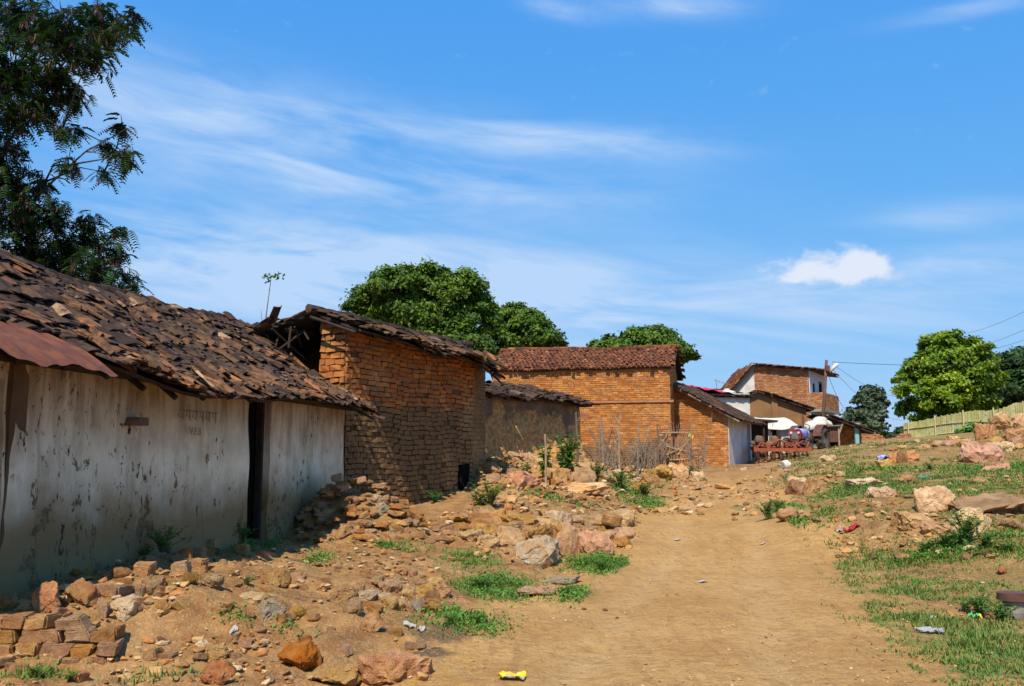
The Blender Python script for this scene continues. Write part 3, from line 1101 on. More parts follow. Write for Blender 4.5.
# rafters' ends and poles below the eave
m_ = MB()
for k in range(19):
    t = 0.5 + k * 0.66
    u = t / 12.5
    m_.tube([W1(t, 0.42, 2.42 + sag1(u, 0)), W1(t + random.uniform(-.05, .05), -0.5, 2.98)], 0.035, 6)
m_.tube([W1(0, 0.25, 2.50), W1(6, 0.28, 2.47), W1(12.3, 0.25, 2.47)], 0.05, 7)
m_.build('rafter', MT['wood_dark'], roof)
# brown plastered pillar beside the left doorway
m_ = relief_wall(W1(3.54, 0.05), d1, 0.22, -0.05, lambda u: 2.62, 0.12, n1, 0.09, 0.02, (), 1.5)
m_.build('pillar', MT['mud_dark'], hut)
# stub of timber poking out of the wall
m_ = MB()
m_.box(W1(5.55, 0.06, 1.99), 0.09, 0.10, 0.045, M1, 0.02)
m_.build('wall_bracket', MT['wood'], hut)


def text_mesh(name, s, size, mat, parent, origin, right, up, depth=0.002):
    cu = bpy.data.curves.new(name, 'FONT')
    cu.body = s
    cu.size = size
    cu.extrude = depth
    tmp = bpy.data.objects.new('tmp_text', cu)
    COL.objects.link(tmp)
    dg = bpy.context.evaluated_depsgraph_get()
    me = bpy.data.meshes.new_from_object(tmp.evaluated_get(dg))
    bpy.data.objects.remove(tmp)
    nrm = right.cross(up)
    M = Matrix((right, up, nrm)).transposed()
    off = world_loc(parent)
    for v in me.vertices:
        v.co = M @ v.co + origin - off
    me.materials.clear()
    me.materials.append(mat)
    me.name = name
    o = bpy.data.objects.new(name, me)
    COL.objects.link(o)
    o.parent = parent
    return o


MT['scrawl'] = simple('brown_scrawl', (0.33, 0.24, 0.155), None, 6, 0.9, 0)
text_mesh('wall_writing', 'V.F.B', 0.14, MT['scrawl'], hut, W1(6.72, 0.085, 1.86), d1, Vector((0, 0, 1)))
m_ = MB()      # scratched line of script above it
for k in range(6):
    t = 6.45 + k * 0.17
    z = 2.16
    m_.tube([W1(t, 0.075, z), W1(t + 0.13, 0.075, z + 0.01)], 0.008, 4)
    m_.tube([W1(t + 0.10, 0.075, z), W1(t + 0.10, 0.075, z - 0.12)], 0.008, 4)
    if k % 2 == 0:
        m_.tube([W1(t + 0.02, 0.075, z - 0.03), W1(t + 0.0, 0.075, z - 0.07), W1(t + 0.05, 0.075, z - 0.09), W1(t + 0.1, 0.075, z - 0.06)], 0.007, 4)
    else:
        m_.tube([W1(t + 0.03, 0.075, z), W1(t + 0.02, 0.075, z - 0.06), W1(t + 0.1, 0.075, z - 0.07)], 0.007, 4)
m_.build('wall_writing', MT['scrawl'], hut)

# rusty tin sheet lying under the tiles over the left doorway
tin = MB()
nu, nv = 14, 40
vs = []
for k in (0, 1):
    for i in range(nu + 1):
        for j in range(nv + 1):
            t = 0.6 + 3.2 * j / nv
            f_ = i / nu
            o_ = -0.05 + 1.02 * f_ + 0.03 * math.sin(j * 0.55)
            u_, v_ = t / 12.5, max(0, (0.62 - o_) / 3.22)
            z = 2.62 - 0.22 * u_ * 1.0 + 1.5 * v_ + sag1(u_, v_) + 0.035 - max(0, o_ - 0.62) * 0.62 + 0.014 * math.sin(j * 1.6) - 0.004 * k
            z -= 0.10 * max(0, f_ - 0.8) * (1 + math.sin(j * 0.31)) + 0.03 * max(0, j - nv + 6) * f_ / 6
            vs.append(W1(t, o_, z))
o_ = (nu + 1) * (nv + 1)
fs = []
for i in range(nu):
    for j in range(nv):
        a = i * (nv + 1) + j
        fs += [(a, a + 1, a + nv + 2, a + nv + 1), (a + o_ + nv + 1, a + o_ + nv + 2, a + o_ + 1, a + o_)]
tin.add(vs, fs)
tag(tin.build('tin_sheet', MT['rust'], loc=W1(3, 0.4, 2.4), smooth=True), 'bent rusty orange tin sheet tucked below the tiles above left doorway', 'tin sheet')

# ------------------------------------------------------------------ 2: brick hut behind it
A2 = Vector((-3.34, 18.0, 0))
d2 = Vector((0.469, 0.883, 0)).normalized()
n2 = Vector((d2.y, -d2.x, 0))
L2 = 5.7


def W2(t, off=0.0, z=0.0):
    p = A2 + d2 * t + n2 * off
    return Vector((p.x, p.y, z))


M2 = Matrix((d2, n2, Vector((0, 0, 1)))).transposed()
bh = thing('brick_hut', 'tall rough brick hut with sagging dark tile roof, between whitewashed and mud huts', 'hut', W2(2.8, 0, 0.5))
mb = MB()
mb.box(W2(L2 / 2, -0.22, 2.05), L2 / 2 - 0.02, 0.2, 1.95, M2, mi=1)
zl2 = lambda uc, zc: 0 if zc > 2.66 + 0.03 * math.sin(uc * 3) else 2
wav2 = lambda u: 0.03 * math.sin(u * 1.9) + 0.015 * math.sin(u * 5.1)
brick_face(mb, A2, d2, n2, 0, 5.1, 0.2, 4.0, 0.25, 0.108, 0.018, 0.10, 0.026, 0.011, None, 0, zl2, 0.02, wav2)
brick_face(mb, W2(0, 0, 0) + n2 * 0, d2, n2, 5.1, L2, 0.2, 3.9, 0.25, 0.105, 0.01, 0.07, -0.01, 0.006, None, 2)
# gable end facing the camera
mb.box(W2(0.22, -0.33, 2.1), 0.2, 0.31, 2.1, M2, mi=1)
mb.box(W2(1.5, -1.9, 1.9), 0.1, 1.35, 2.0, M2, mi=1)
brick_face(mb, A2, -n2, -d2, 0.0, 0.66, 0.2, 4.4, 0.27, 0.125, 0.022, 0.10, 0.028, 0.018, lambda u, z: z < 4.15 + 0.35 * min(u / 0.6, 1) - max(0, u - 0.6) * 0.28, 0)
mb.box(W2(L2 / 2, -3.1, 1.8), L2 / 2, 0.15, 1.7, M2, mi=1)
mb.box(W2(L2 - 0.1, -1.7, 1.8), 0.1, 1.4, 2.0, M2, mi=1)
mb.build('wall', [MT['brick_old'], MT['mortar'], MT['brick_mud']], bh)


def sag2(u, v):
    return -0.10 * u * (1 - v) + 0.05 * math.sin(u * 11) * (1 - v) + 0.03 * math.sin(u * 19 + 2) - 0.28 * max(0, u - 0.86) / 0.14 * (1 - v)


E1, E2 = W2(-0.30, 0.62, 4.06), W2(L2 - 0.25, 0.62, 3.86)
Q1, Q2 = W2(-0.22, -0.62, 4.50), W2(L2 - 0.1, -0.62, 4.42)
F1, F2 = W2(-1.3, -2.5, 3.86), W2(L2 + 0.3, -3.5, 3.5)
mb = MB()
tile_roof(mb, E1, E2, Q2, Q1, 0.36, 0.2, 0.16, 0.022, 1.3, 0.03, 0.03, sag2, ragged=0.25)
tile_roof(mb, E1 + Vector((0, 0, .04)), E2 + Vector((0, 0, .04)), Q2, Q1, 0.36, 0.4, 0.3, 0.022, 2.6, 0.03, 0.3, sag2, ragged=0.25)
tile_roof(mb, F2, F1, Q1, Q2, 0.36, 0.22, 0.2, 0.022, 1.2, 0.03, 0.03)
tile_roof(mb, E1 + Vector((0, 0, .05)), E2 + Vector((0, 0, .05)), E2.lerp(Q2, .4) + Vector((0, 0, .05)), E1.lerp(Q1, .4) + Vector((0, 0, .05)), 0.42, 0.13, 0.18, 0.018, 3.2, 0.025, 0.5, None, 2, ragged=0.25)
deck(mb, E1, E2, Q2, Q1, 0.05, 1, sag2)
tile_roof(mb, F1.lerp(F2, .0) + Vector((0, -.12, .03)), F1.lerp(F2, .0) + Vector((.35, .35, .05)), Q1 + Vector((.35, .35, .06)), Q1 + Vector((0, -.12, .04)), 0.42, 0.2, 0.12, 0.025, 3.0, 0.03, 0.1, None, 0)
deck(mb, F2, F1, Q1, Q2, 0.05, 1)
rf2 = mb.build('roof', [MT['tile_dark'], MT['wood_dark'], MT['tile_warm']], bh)
m_ = MB()
for k in range(20):
    t = -0.45 + k * 0.32
    m_.tube([W2(t, -0.62, 4.53 - 0.014 * k * 0.3), W2(t + 0.36, -0.62 + random.uniform(-.05, .05), 4.54 + random.uniform(-.03, .04) - 0.014 * k * 0.3)], [0.10, 0.085], 7)
m_.build('ridge_tile', MT['tile_dark'], rf2)
m_ = MB()
for k in range(11):
    t = -0.4 + k * 0.62
    m_.tube([W2(t, 0.55, 3.97 - 0.03 * k * 0.6), W2(t, -0.6, 4.36)], 0.035, 6)
for k in range(3):      # poles sticking out at the near gable
    m_.tube([W2(-0.25 - 0.3 * k, -0.3 - 0.8 * k, 4.28 - 0.24 * max(0, k - 0.3)), W2(0.3, -0.3 - 0.8 * k, 4.3 - 0.24 * max(0, k - 0.3))], 0.045, 6)
for k in range(16):
    o_ = random.uniform(-2.4, -0.75)
    z_ = 4.22 + (o_ + 0.62) * 0.22
    m_.tube([W2(random.uniform(-.9, .1), o_, z_), W2(random.uniform(-.8, .3), o_ + random.uniform(-.4, .4), z_ - random.uniform(.2, .7))], 0.022, 5)
m_.build('rafter', MT['wood_dark'], rf2)
# drain pipe stub / pale lath at the corner
m_ = MB()
m_.box(W2(0.15, 0.18, 2.62), 0.05, 0.2, 0.025, M2 @ Matrix.Rotation(0.3, 3, 'Z'), 0.004)
m_.build('lath', MT['white'], bh)
# flat black patch low on the wall near the far end
m_ = MB()
m_.box(W2(4.55, 0.045, 1.0), 0.2, 0.012, 0.4, M2, 0.07)
m_.build('black_patch', MT['black'], bh)

# ------------------------------------------------------------------ 3: mud hut
A3 = Vector((-1.25, 25.0, 0))
d3 = Vector((0.64, 0.768, 0)).normalized()
n3 = Vector((d3.y, -d3.x, 0))
L3 = 5.3


def W3(t, off=0.0, z=0.0):
    p = A3 + d3 * t + n3 * off
    return Vector((p.x, p.y, z))


M3 = Matrix((d3, n3, Vector((0, 0, 1)))).transposed()
mh = thing('mud_hut', 'small mud plastered hut with peeling wall and thin tile roof', 'hut', W3(3, 0, 1.0))
mb = relief_wall(A3, d3, L3, 0.3, lambda u: 3.3, 0.35, n3, 0.12, 0.10, (), 1.3, seed=5.0,
                 extra=lambda u, z: 0.16 * max(0, 1.7 - z) + (0.04 if u > 4.0 else 0))
mb.box(W3(L3 - 0.1, -1.2, 1.8), 0.12, 1.1, 1.5, M3)
mb.box(W3(L3 / 2, -2.4, 1.8), L3 / 2, 0.12, 1.5, M3)
mb.build('wall', MT['mudwall'], mh)
sag3 = lambda u, v: 0.04 * math.sin(u * 12) + 0.03 * math.sin(u * 27)
E1, E2 = W3(-0.4, 0.30, 3.33), W3(L3 + 0.4, 0.30, 3.24)
Q1, Q2 = W3(-0.4, -1.2, 3.90), W3(L3 + 0.3, -1.2, 3.70)
F1, F2 = W3(-0.4, -2.8, 3.2), W3(L3 + 0.4, -2.8, 3.1)
mb = MB()
tile_roof(mb, E1, E2, Q2, Q1, 0.36, 0.2, 0.17, 0.022, 1.3, 0.03, 0.03, sag3, ragged=0.25)
tile_roof(mb, E1 + Vector((0, 0, .04)), E2 + Vector((0, 0, .04)), Q2, Q1, 0.36, 0.4, 0.3, 0.022, 2.6, 0.03, 0.3, sag3, ragged=0.2)
tile_roof(mb, F2, F1, Q1, Q2, 0.36, 0.25, 0.2)
deck(mb, E1, E2, Q2, Q1, 0.05, 1, sag3)
deck(mb, F2, F1, Q1, Q2, 0.05, 1)
rf3 = mb.build('roof', [MT['tile_dark'], MT['wood_dark']], mh)
m_ = MB()
for k in range(8):
    m_.tube([W3(0.1 + k * 0.66, 0.24, 3.2), W3(0.1 + k * 0.66, -0.3, 3.44)], 0.035, 6)
m_.build('rafter', MT['wood_dark'], rf3)
m_ = MB()
brick_face(m_, A3, d3, n3, 4.1, L3 - 0.05, 1.0, 1.95, 0.3, 0.14, 0.02, 0.3, 0.22, 0.02)
m_.build('stone_plinth', MT['rock_tan'], mh)

# ------------------------------------------------------------------ 4: long brick house
CR = P(671, 455, 35.0)
CR.z = 0
a4 = math.radians(14.5)
d4 = Vector((-math.cos(a4), math.sin(a4), 0))     # along the facade towards the left
n4 = Vector((-math.sin(a4), -math.cos(a4), 0))
b4 = -n4
L4, D4 = 7.15, 4.0


def W4(t, dep=0.0, z=0.0):
    p = CR + d4 * t + b4 * dep
    return Vector((p.x, p.y, z))


M4 = Matrix((d4, n4, Vector((0, 0, 1)))).transposed()
lb = thing('brick_house', 'long windowless orange brick house with red tiled gable roof', 'house', W4(3.5, 1, 1.2))
EV, RG, Z0 = 5.02, 6.02, 0.9
mb = MB()
mb.box(W4(L4 / 2, 0.15, (EV + Z0) / 2), L4 / 2 - 0.01, 0.13, (EV - Z0) / 2, M4, mi=1)
mr = MB()
mr.box(W4(L4 / 2, D4, (EV + Z0) / 2), L4 / 2 - 0.01, 0.13, (EV - Z0) / 2, M4)
mr.build('rear_wall', MT['mortar_pale'], lb)
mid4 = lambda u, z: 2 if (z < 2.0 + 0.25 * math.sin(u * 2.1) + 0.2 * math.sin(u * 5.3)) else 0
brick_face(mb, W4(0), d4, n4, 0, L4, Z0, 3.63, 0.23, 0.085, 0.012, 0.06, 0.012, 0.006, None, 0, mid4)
brick_face(mb, W4(0), d4, n4, 0, L4, 3.74, EV, 0.23, 0.085, 0.012, 0.06, 0.03, 0.006)
prism(mb, [(0, Z0), (D4, Z0), (D4, EV), (D4 / 2, RG - 0.08), (0, EV)], W4(-0.0), b4, (-d4.x, -d4.y), 0.25, 1)
brick_face(mb, W4(0), b4, -d4, 0, D4, Z0, RG, 0.23, 0.085, 0.012, 0.06, 0.02, 0.006, lambda u, z: z < EV + (RG - EV) * (1 - abs(u - D4 / 2) / (D4 / 2)) - 0.12)
prism(mb, [(0, Z0), (D4, Z0), (D4, EV), (D4 / 2, RG - 0.08), (0, EV)], W4(L4), b4, (d4.x, d4.y), 0.25, 1)
mb.build('wall', [MT['brick_orange'], MT['mortar_pale'], MT['brick_mud']], lb)
m_ = MB()
m_.box(W4(L4 / 2 - 0.05, 0.0, 3.685), L4 / 2 + 0.1, 0.07, 0.045, M4)
m_.box(W4(L4 / 2, 0.0, EV + 0.005), L4 / 2 + 0.05, 0.09, 0.04, M4)
m_.build('brick_course', MT['brick_far'], lb)
sag4 = lambda u, v: 0.05 * math.sin(u * 6.0 + 0.5) * v + 0.02 * math.sin(u * 17)
E1, E2 = W4(L4 + 0.25, -0.14, EV + 0.02), W4(-0.2, -0.14, EV + 0.02)
Q1, Q2 = W4(L4 + 0.15, D4 / 2, RG), W4(-0.2, D4 / 2, RG)
F1, F2 = W4(L4 + 0.25, D4 + 0.35, EV - 0.12), W4(-0.25, D4 + 0.35, EV - 0.12)
mb = MB()
tile_roof(mb, E1, E2, Q2, Q1, 0.34, 0.17, 0.19, 0.02, 0.75, 0.05, 0.005, sag4)
tile_roof(mb, F2, F1, Q1, Q2, 0.34, 0.2, 0.24, 0.02, 0.6, 0.05, 0)
deck(mb, E1, E2, Q2, Q1, 0.05, 1, sag4)
deck(mb, F2, F1, Q1, Q2, 0.05, 1)
rf4 = mb.build('roof', [MT['tile_red'], MT['wood_dark']], lb)
m_ = MB()
for k in range(23):
    t = -0.25 + k * 0.33
    m_.tube([W4(t, D4 / 2, RG + 0.03 + sag4(1 - t / L4, 1)), W4(t + 0.36, D4 / 2, RG + 0.05 + sag4(1 - t / L4, 1))], [0.10, 0.085], 7)
m_.build('ridge_tile', MT['tile_red'], rf4)

# ------------------------------------------------------------------ 5: small brick lean house with white side wall
C5 = P(729, 450, 36.0)
C5.z = 0
a5 = math.radians(25)
d5 = Vector((-math.cos(a5), math.sin(a5), 0))
b5 = Vector((math.sin(a5), math.cos(a5), 0))
n5 = -b5


def W5(t, dep=0.0, z=0.0):
    p = C5 + d5 * t + b5 * dep
    return Vector((p.x, p.y, z))


M5 = Matrix((d5, n5, Vector((0, 0, 1)))).transposed()
sh5 = thing('lean_roof_house', 'small orange brick house with white side wall and single sloping tile roof', 'house', W5(1.2, 2, 1.3))
mb = MB()
LD = 2.5
ztop = lambda u: 3.28 + u * 0.56
prism(mb, [(0.02, 0.9), (LD, 0.9), (LD, ztop(LD) - 0.08), (0.02, ztop(0) - 0.08)], W5(0, 0.02), d5, n5, 0.22, 1)
brick_face(mb, W5(0), d5, n5, 0.0, LD, 0.9, 4.8, 0.23, 0.085, 0.012, 0.06, 0.012, 0.006, lambda u, z: z < ztop(u) - 0.08)
mb.box(W5(LD, 2.5, 2.4), 0.1, 2.3, 1.6, M5, mi=1)
mb.box(W5(LD / 2, 4.8, 2.1), LD / 2, 0.1, 1.2, M5, mi=1)
mb.build('brick_wall', [MT['brick_orange'], MT['mortar_pale']], sh5)
mb = relief_wall(W5(-0.01, 0.0), b5, 4.9, 0.9, lambda u: 3.22, 0.2, -d5, 0.25, 0.02, [(3.9, 4.6, 0.5, 2.9)])
mb.build('side_wall', MT['white'], sh5)
E1, E2 = W5(-0.55, -0.35, 2.98), W5(-0.5, 5.2, 3.0)
Q1, Q2 = W5(LD + 0.15, -0.35, 4.72), W5(LD + 0.15, 5.2, 4.72)
mb = MB()
tile_roof(mb, E1, E2, Q2, Q1, 0.36, 0.2, 0.17, 0.022, 1.2, 0.03, 0.02)
deck(mb, E1, E2, Q2, Q1, 0.05, 1)
m = mb.build('roof', [MT['tile_dark'], MT['wood']], sh5)
m_ = MB()
for k in range(3):
    m_.tube([W5(-0.5, -0.32 + k * 0.12, 2.9), W5(LD, -0.32 + k * 0.12, 4.58)], 0.045, 6)
m_.build('rafter', MT['wood_grey'], m)

# red plastic sheet on a further roof and white tank between the houses
m_ = MB()
c0 = P(712, 396, 46)
vs = []
for k in (0, 1):
    for i in range(9):
        for j in range(7):
            vs.append(c0 + Vector((-0.9 + 2.0 * i / 8, j * 0.3, 0.45 + 0.25 * j / 6 - 0.55 * i / 8 * 0.6 + 0.05 * math.sin(i * 2 + j) - 0.03 * k)))
fs = []
for i in range(8):
    for j in range(6):
        a = i * 7 + j
        fs += [(a, a + 7, a + 8, a + 1), (a + 63, a + 64, a + 71, a + 70)]
m_.add(vs, fs)
MT['redplastic'] = simple('red_plastic', (0.62, 0.035, 0.07), (0.5, 0.02, 0.05), 3, 0.5, 0.1)
tag(m_.build('plastic_sheet', MT['redplastic'], loc=c0, smooth=True), 'bright red plastic sheet spread behind the sloping tile roof', 'plastic sheet')
back = thing('rear_house', 'low pale walled house mostly hidden behind the sloping tile roof', 'house', Vector((c0.x + 0.6, c0.y + 1.2, 1.6)))
m_ = MB()
m_.box(c0 + Vector((0.3, 1.4, -1.3)), 1.7, 1.1, 1.45)
m_.build('wall', MT['white'], back)
E1, E2 = c0 + Vector((-1.7, 0.1, 0.1)), c0 + Vector((2.2, 0.1, 0.0))
Q1, Q2 = c0 + Vector((-1.7, 2.6, 0.62)), c0 + Vector((1.2, 2.6, 0.55))
m_ = MB()
tile_roof(m_, E1, E2, Q2, Q1, 0.36, 0.22, 0.2)
deck(m_, E1, E2, Q2, Q1, 0.05, 1)
m_.build('roof', [MT['tile_dark'], MT['wood_dark']], back)
tk = P(727, 396, 47)
m_ = MB()
m_.tube([tk + Vector((0, 0, -1.5)), tk + Vector((0, 0, 0.18)), tk + Vector((0, 0, 0.26)), tk + Vector((0, 0, 0.30))], [0.48, 0.48, 0.36, 0.16], 20)
m_.tube([tk + Vector((0, 0, 0.3)), tk + Vector((0, 0, 0.38))], 0.15, 14)
tag(m_.build('water_tank', MT['white'], loc=tk), 'white round water tank showing over the sloping tile roof', 'water tank')

# ------------------------------------------------------------------ 6: two storey house with balcony
C6 = P(812, 450, 55.0)
C6.z = 0
a6 = math.radians(30)
d6 = Vector((-math.cos(a6), math.sin(a6), 0))
b6 = Vector((math.sin(a6), math.cos(a6), 0))
n6 = -b6


def W6(t, dep=0.0, z=0.0):
    p = C6 + d6 * t + b6 * dep
    return Vector((p.x, p.y, z))


M6 = Matrix((d6, n6, Vector((0, 0, 1)))).transposed()
h6 = thing('two_storey_house', 'two storey brick house with white upper wall and brick balcony', 'house', W6(2, 3, 1.9))
D6 = 4.8
AP, RT, LF = 7.30, 6.92, 4.9
mb = MB()
prism(mb, [(0.03, 1.2), (3.3, 1.2), (3.3, AP - 0.1), (0.03, RT - 0.1)], W6(0, 0.03), d6, n6, 0.25, 1)
brick_face(mb, W6(0), d6, n6, 0, 3.35, 1.4, 7.4, 0.26, 0.11, 0.014, 0.06, 0.015, 0.007, lambda u, z: z < RT + (AP - RT) * u / 3.3 - 0.12)
mr = MB()
mr.box(W6(2.6, D6, 4.0), 2.6, 0.12, 2.6, M6)
mr.build('rear_wall', MT['mortar_pale'], h6)
mb.build('brick_wall', [MT['brick_far'], MT['mortar_pale']], h6)
mb = MB()
prism(mb, [(3.36, 1.2), (5.2, 1.2), (5.2, 5.16), (3.36, AP - 0.03)], W6(0, 0.06), d6, n6, 0.25)
mb.build('side_gable', MT['white'], h6)
up = relief_wall(W6(-0.02, 0.0), b6, D6, 4.35, lambda u: RT - 0.15, 0.2, -d6, 0.25, 0.0, [(0.9, 1.6, 4.9, 6.1), (2.7, 3.9, 4.3, 6.2)])
up.build('upper_wall', MT['white_blue'], h6)
up = relief_wall(W6(-0.02, 0.0), b6, D6, 1.2, lambda u: 4.25, 0.2, -d6, 0.25, 0.0, [(0.8, 1.5, 2.6, 3.7), (2.0, 2.9, 1.5, 3.6), (3.5, 4.2, 2.6, 3.7)])
up.build('lower_wall', MT['turq'], h6)
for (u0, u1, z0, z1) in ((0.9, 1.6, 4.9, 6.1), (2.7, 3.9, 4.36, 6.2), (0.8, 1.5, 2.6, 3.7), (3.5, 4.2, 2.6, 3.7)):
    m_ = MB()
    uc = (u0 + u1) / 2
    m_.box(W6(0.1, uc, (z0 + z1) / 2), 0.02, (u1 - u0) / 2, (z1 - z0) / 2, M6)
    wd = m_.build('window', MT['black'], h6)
    m_ = MB()
    for q in (u0 + 0.04, uc, u1 - 0.04):
        m_.box(W6(0.06, q, (z0 + z1) / 2), 0.018, 0.03, (z1 - z0) / 2, M6)
    for q in (z0 + 0.04, z1 - 0.04):
        m_.box(W6(0.06, uc, q), 0.018, (u1 - u0) / 2, 0.03, M6)
    m_.build('window_frame', MT['wood_dark'], wd)
m_ = MB()
m_.box(W6(0.1, 2.45, 2.4), 0.03, 0.46, 1.15, M6)
m_.build('door', MT['wood_dark'], h6)
# balcony
m_ = MB()
m_.box(W6(-0.4, 2.3, 4.30), 0.50, 2.35, 0.09, M6)
bal = m_.build('balcony', MT['concrete'], h6)
m_ = MB()
m_.box(W6(-0.80, 2.3, 4.89), 0.05, 2.28, 0.49, M6, mi=1)
m_.box(W6(-0.39, 0.03, 4.89), 0.39, 0.05, 0.49, M6, mi=1)
brick_face(m_, W6(-0.85, 0), b6, -d6, 0.0, 4.6, 4.4, 5.36, 0.26, 0.11, 0.014, 0.05, 0.015, 0.006)
brick_face(m_, W6(-0.85, -0.02), d6, n6, 0.0, 0.83, 4.4, 5.36, 0.26, 0.11, 0.014, 0.05, 0.015, 0.006)
m_.build('parapet', [MT['brick_far'], MT['mortar_pale']], bal)
mb = MB()
E1, E2 = W6(-0.85, -0.35, RT - 0.18), W6(-0.85, D6 + 0.3, RT - 0.18)
Q1, Q2 = W6(3.3, -0.35, AP), W6(3.3, D6 + 0.3, AP)
tile_roof(mb, E1, E2, Q2, Q1, 0.36, 0.24, 0.22, 0.022, 0.8, 0.05, 0.01)
deck(mb, E1, E2, Q2, Q1, 0.05, 1)
rd6 = Vector((0.035, 1.0, 0)).normalized()
F1 = W6(5.75, -0.35, 4.60)
F2 = F1 + rd6 * 5.0
Q3 = Q1 + rd6 * 5.0
tile_roof(mb, F2, F1, Q1, Q3, 0.36, 0.24, 0.22, 0.022, 0.8, 0.05, 0.01)
deck(mb, F2, F1, Q1, Q3, 0.10, 1)
r6 = mb.build('roof', [MT['tile_red'], MT['wood_dark']], h6)

# TV aerial on its left roof
ae = P(722, 385, 58)
m_ = MB()
m_.tube([ae + Vector((-0.35, 0, -1.2)), ae + Vector((-0.35, 0, 0.35))], 0.02, 5)
m_.tube([ae + Vector((-0.5, 0, 0.32)), ae + Vector((1.0, 0.2, -0.12))], 0.015, 5)
for k in range(6):
    q = ae + Vector((-0.4 + k * 0.24, 0.03 * k, 0.29 - 0.07 * k))
    m_.tube([q + Vector((0, -0.25, -0.05)), q + Vector((0, 0.25, 0.05))], 0.01, 4)
    m_.tube([q + Vector((0, 0, -0.12)), q + Vector((0, 0, 0.12))], 0.01, 4)
tag(m_.build('roof_aerial', MT['concrete'], loc=ae), 'thin television aerial standing behind the white water tank', 'aerial')

# ------------------------------------------------------------------ 7: brown mud gable house in front of it
C7 = P(757, 390, 49.5)
gx = thing('mud_gable_house', 'brown mud house with low gable and thin tile roof in front of two storey house', 'house', Vector((C7.x, C7.y, 1.7)))
u7 = Vector((math.cos(math.radians(-8)), math.sin(math.radians(-8)), 0))
nn7 = Vector((u7.y, -u7.x, 0))
zr = P(806, 408, 49.5).z
zL = P(728, 404, 49.5).z
xr, xl = (P(806, 400, 49.5) - C7).x, (P(728, 400, 49.5) - C7).x
mb = MB()
prism(mb, [(xl, 1.2), (xr - 0.1, 1.2), (xr - 0.1, zr - 0.1), (0, C7.z - 0.15), (xl, zL - 0.1)], C7, u7, nn7, 0.3)
bk = C7 - nn7 * 4
prism(mb, [(xl, 1.2), (xr - 0.1, 1.2), (xr - 0.1, zr - 0.1), (0, C7.z - 0.15), (xl, zL - 0.1)], bk, u7, nn7, 0.3)
mb.box(C7 + u7 * (xr - 0.2) - nn7 * 2 + Vector((0, 0, (zr + 1.0) / 2 - C7.z)), 0.12, 1.9, (zr - 1.3) / 2, Matrix((u7, nn7, Vector((0, 0, 1)))).transposed())
mb.box(C7 + u7 * 0.9 - nn7 * -0.04 + Vector((0, 0, -1.4)), 0.16, 0.06, 1.2, Matrix((u7, nn7, Vector((0, 0, 1)))).transposed())
mb.build('wall', MT['mudgable'], gx)
m_ = MB()
ap0, ap1 = C7 + nn7 * 0.3, C7 - nn7 * 4.4
er0, er1 = C7 + nn7 * 0.3 + u7 * (xr + 0.25), C7 - nn7 * 4.4 + u7 * (xr + 0.25)
er0.z = er1.z = zr - 0.05
el0, el1 = C7 + nn7 * 0.3 + u7 * (xl - 0.3), C7 - nn7 * 4.4 + u7 * (xl - 0.3)
el0.z = el1.z = zL - 0.12
tile_roof(m_, er0, er1, ap1, ap0, 0.36, 0.22, 0.2, 0.025, 1.1)
tile_roof(m_, el1, el0, ap0, ap1, 0.36, 0.22, 0.2, 0.025, 1.1)
deck(m_, er0, er1, ap1, ap0, 0.09, 1)
deck(m_, el1, el0, ap0, ap1, 0.09, 1)
m_.build('roof', [MT['tile_dark'], MT['wood_dark']], gx)

# ------------------------------------------------------------------ 8: low shed right of the lamp pole, and ruined wall
s0 = P(833, 417, 47)
s1 = P(872, 432, 47)
sd = thing('low_shed', 'low brick shed with sloping dark roof and turquoise door post', 'shed', Vector(((s0.x + s1.x) / 2, 48, 2.0)))
m_ = MB()
w0, w1 = P(838, 440, 47.5), P(862, 440, 47.5)
m_.box(Vector(((w0.x + w1.x) / 2, 47.7, 2.4)), (w1.x - w0.x) / 2, 0.1, 0.95, mi=1)
brick_face(m_, Vector((w0.x, 47.6, 0)), (1, 0), (0, -1), 0, w1.x - w0.x, 1.5, 3.2, 0.25, 0.1, 0.014, 0.06, 0.02, 0.008)
m_.build('wall', [MT['brick_orange'], MT['mortar']], sd)
m_ = MB()
E1, E2 = Vector((s1.x, 46.6, s1.z)), Vector((s1.x, 50.5, s1.z + 0.2))
Q1, Q2 = Vector((s0.x - 0.2, 46.6, s0.z + 0.05)), Vector((s0.x - 0.2, 50.5, s0.z + 0.25))
tile_roof(m_, E1, E2, Q2, Q1, 0.36, 0.22, 0.2, 0.025, 1.2)
deck(m_, E1, E2, Q2, Q1, 0.08, 1)
m_.build('roof', [MT['tile_dark'], MT['wood_dark']], sd)
m_ = MB()
q = P(857, 440, 46.9)
m_.box(Vector((q.x, 46.9, 2.4)), 0.10, 0.06, 0.85)
m_.build('door_post', MT['turq'], sd)
m_ = MB()
q = P(842, 440, 46.2)
m_.tube([Vector((q.x - 0.4, 46.3, 1.9)), Vector((q.x + 0.25, 46.7, 3.2))], 0.05, 6)
m_.build('prop_pole', MT['wood_grey'], sd)

ru = P(884, 437, 70)
m_ = MB()
brick_face(m_, Vector((ru.x - 1.7, 70, 0)), (1, 0), (0, -1), 0, 3.8, 2.0, 3.4, 0.3, 0.14, 0.01, 0.3, 0.02, 0.02, lambda u, z: z < 3.2 + 0.25 * math.sin(u * 2.3) - 0.06 * u)
tag(m_.build('ruined_wall', MT['brick_far'], loc=(ru.x, 70, 2.2)), 'far low crumbling brick wall between low shed and bamboo fence', 'wall')

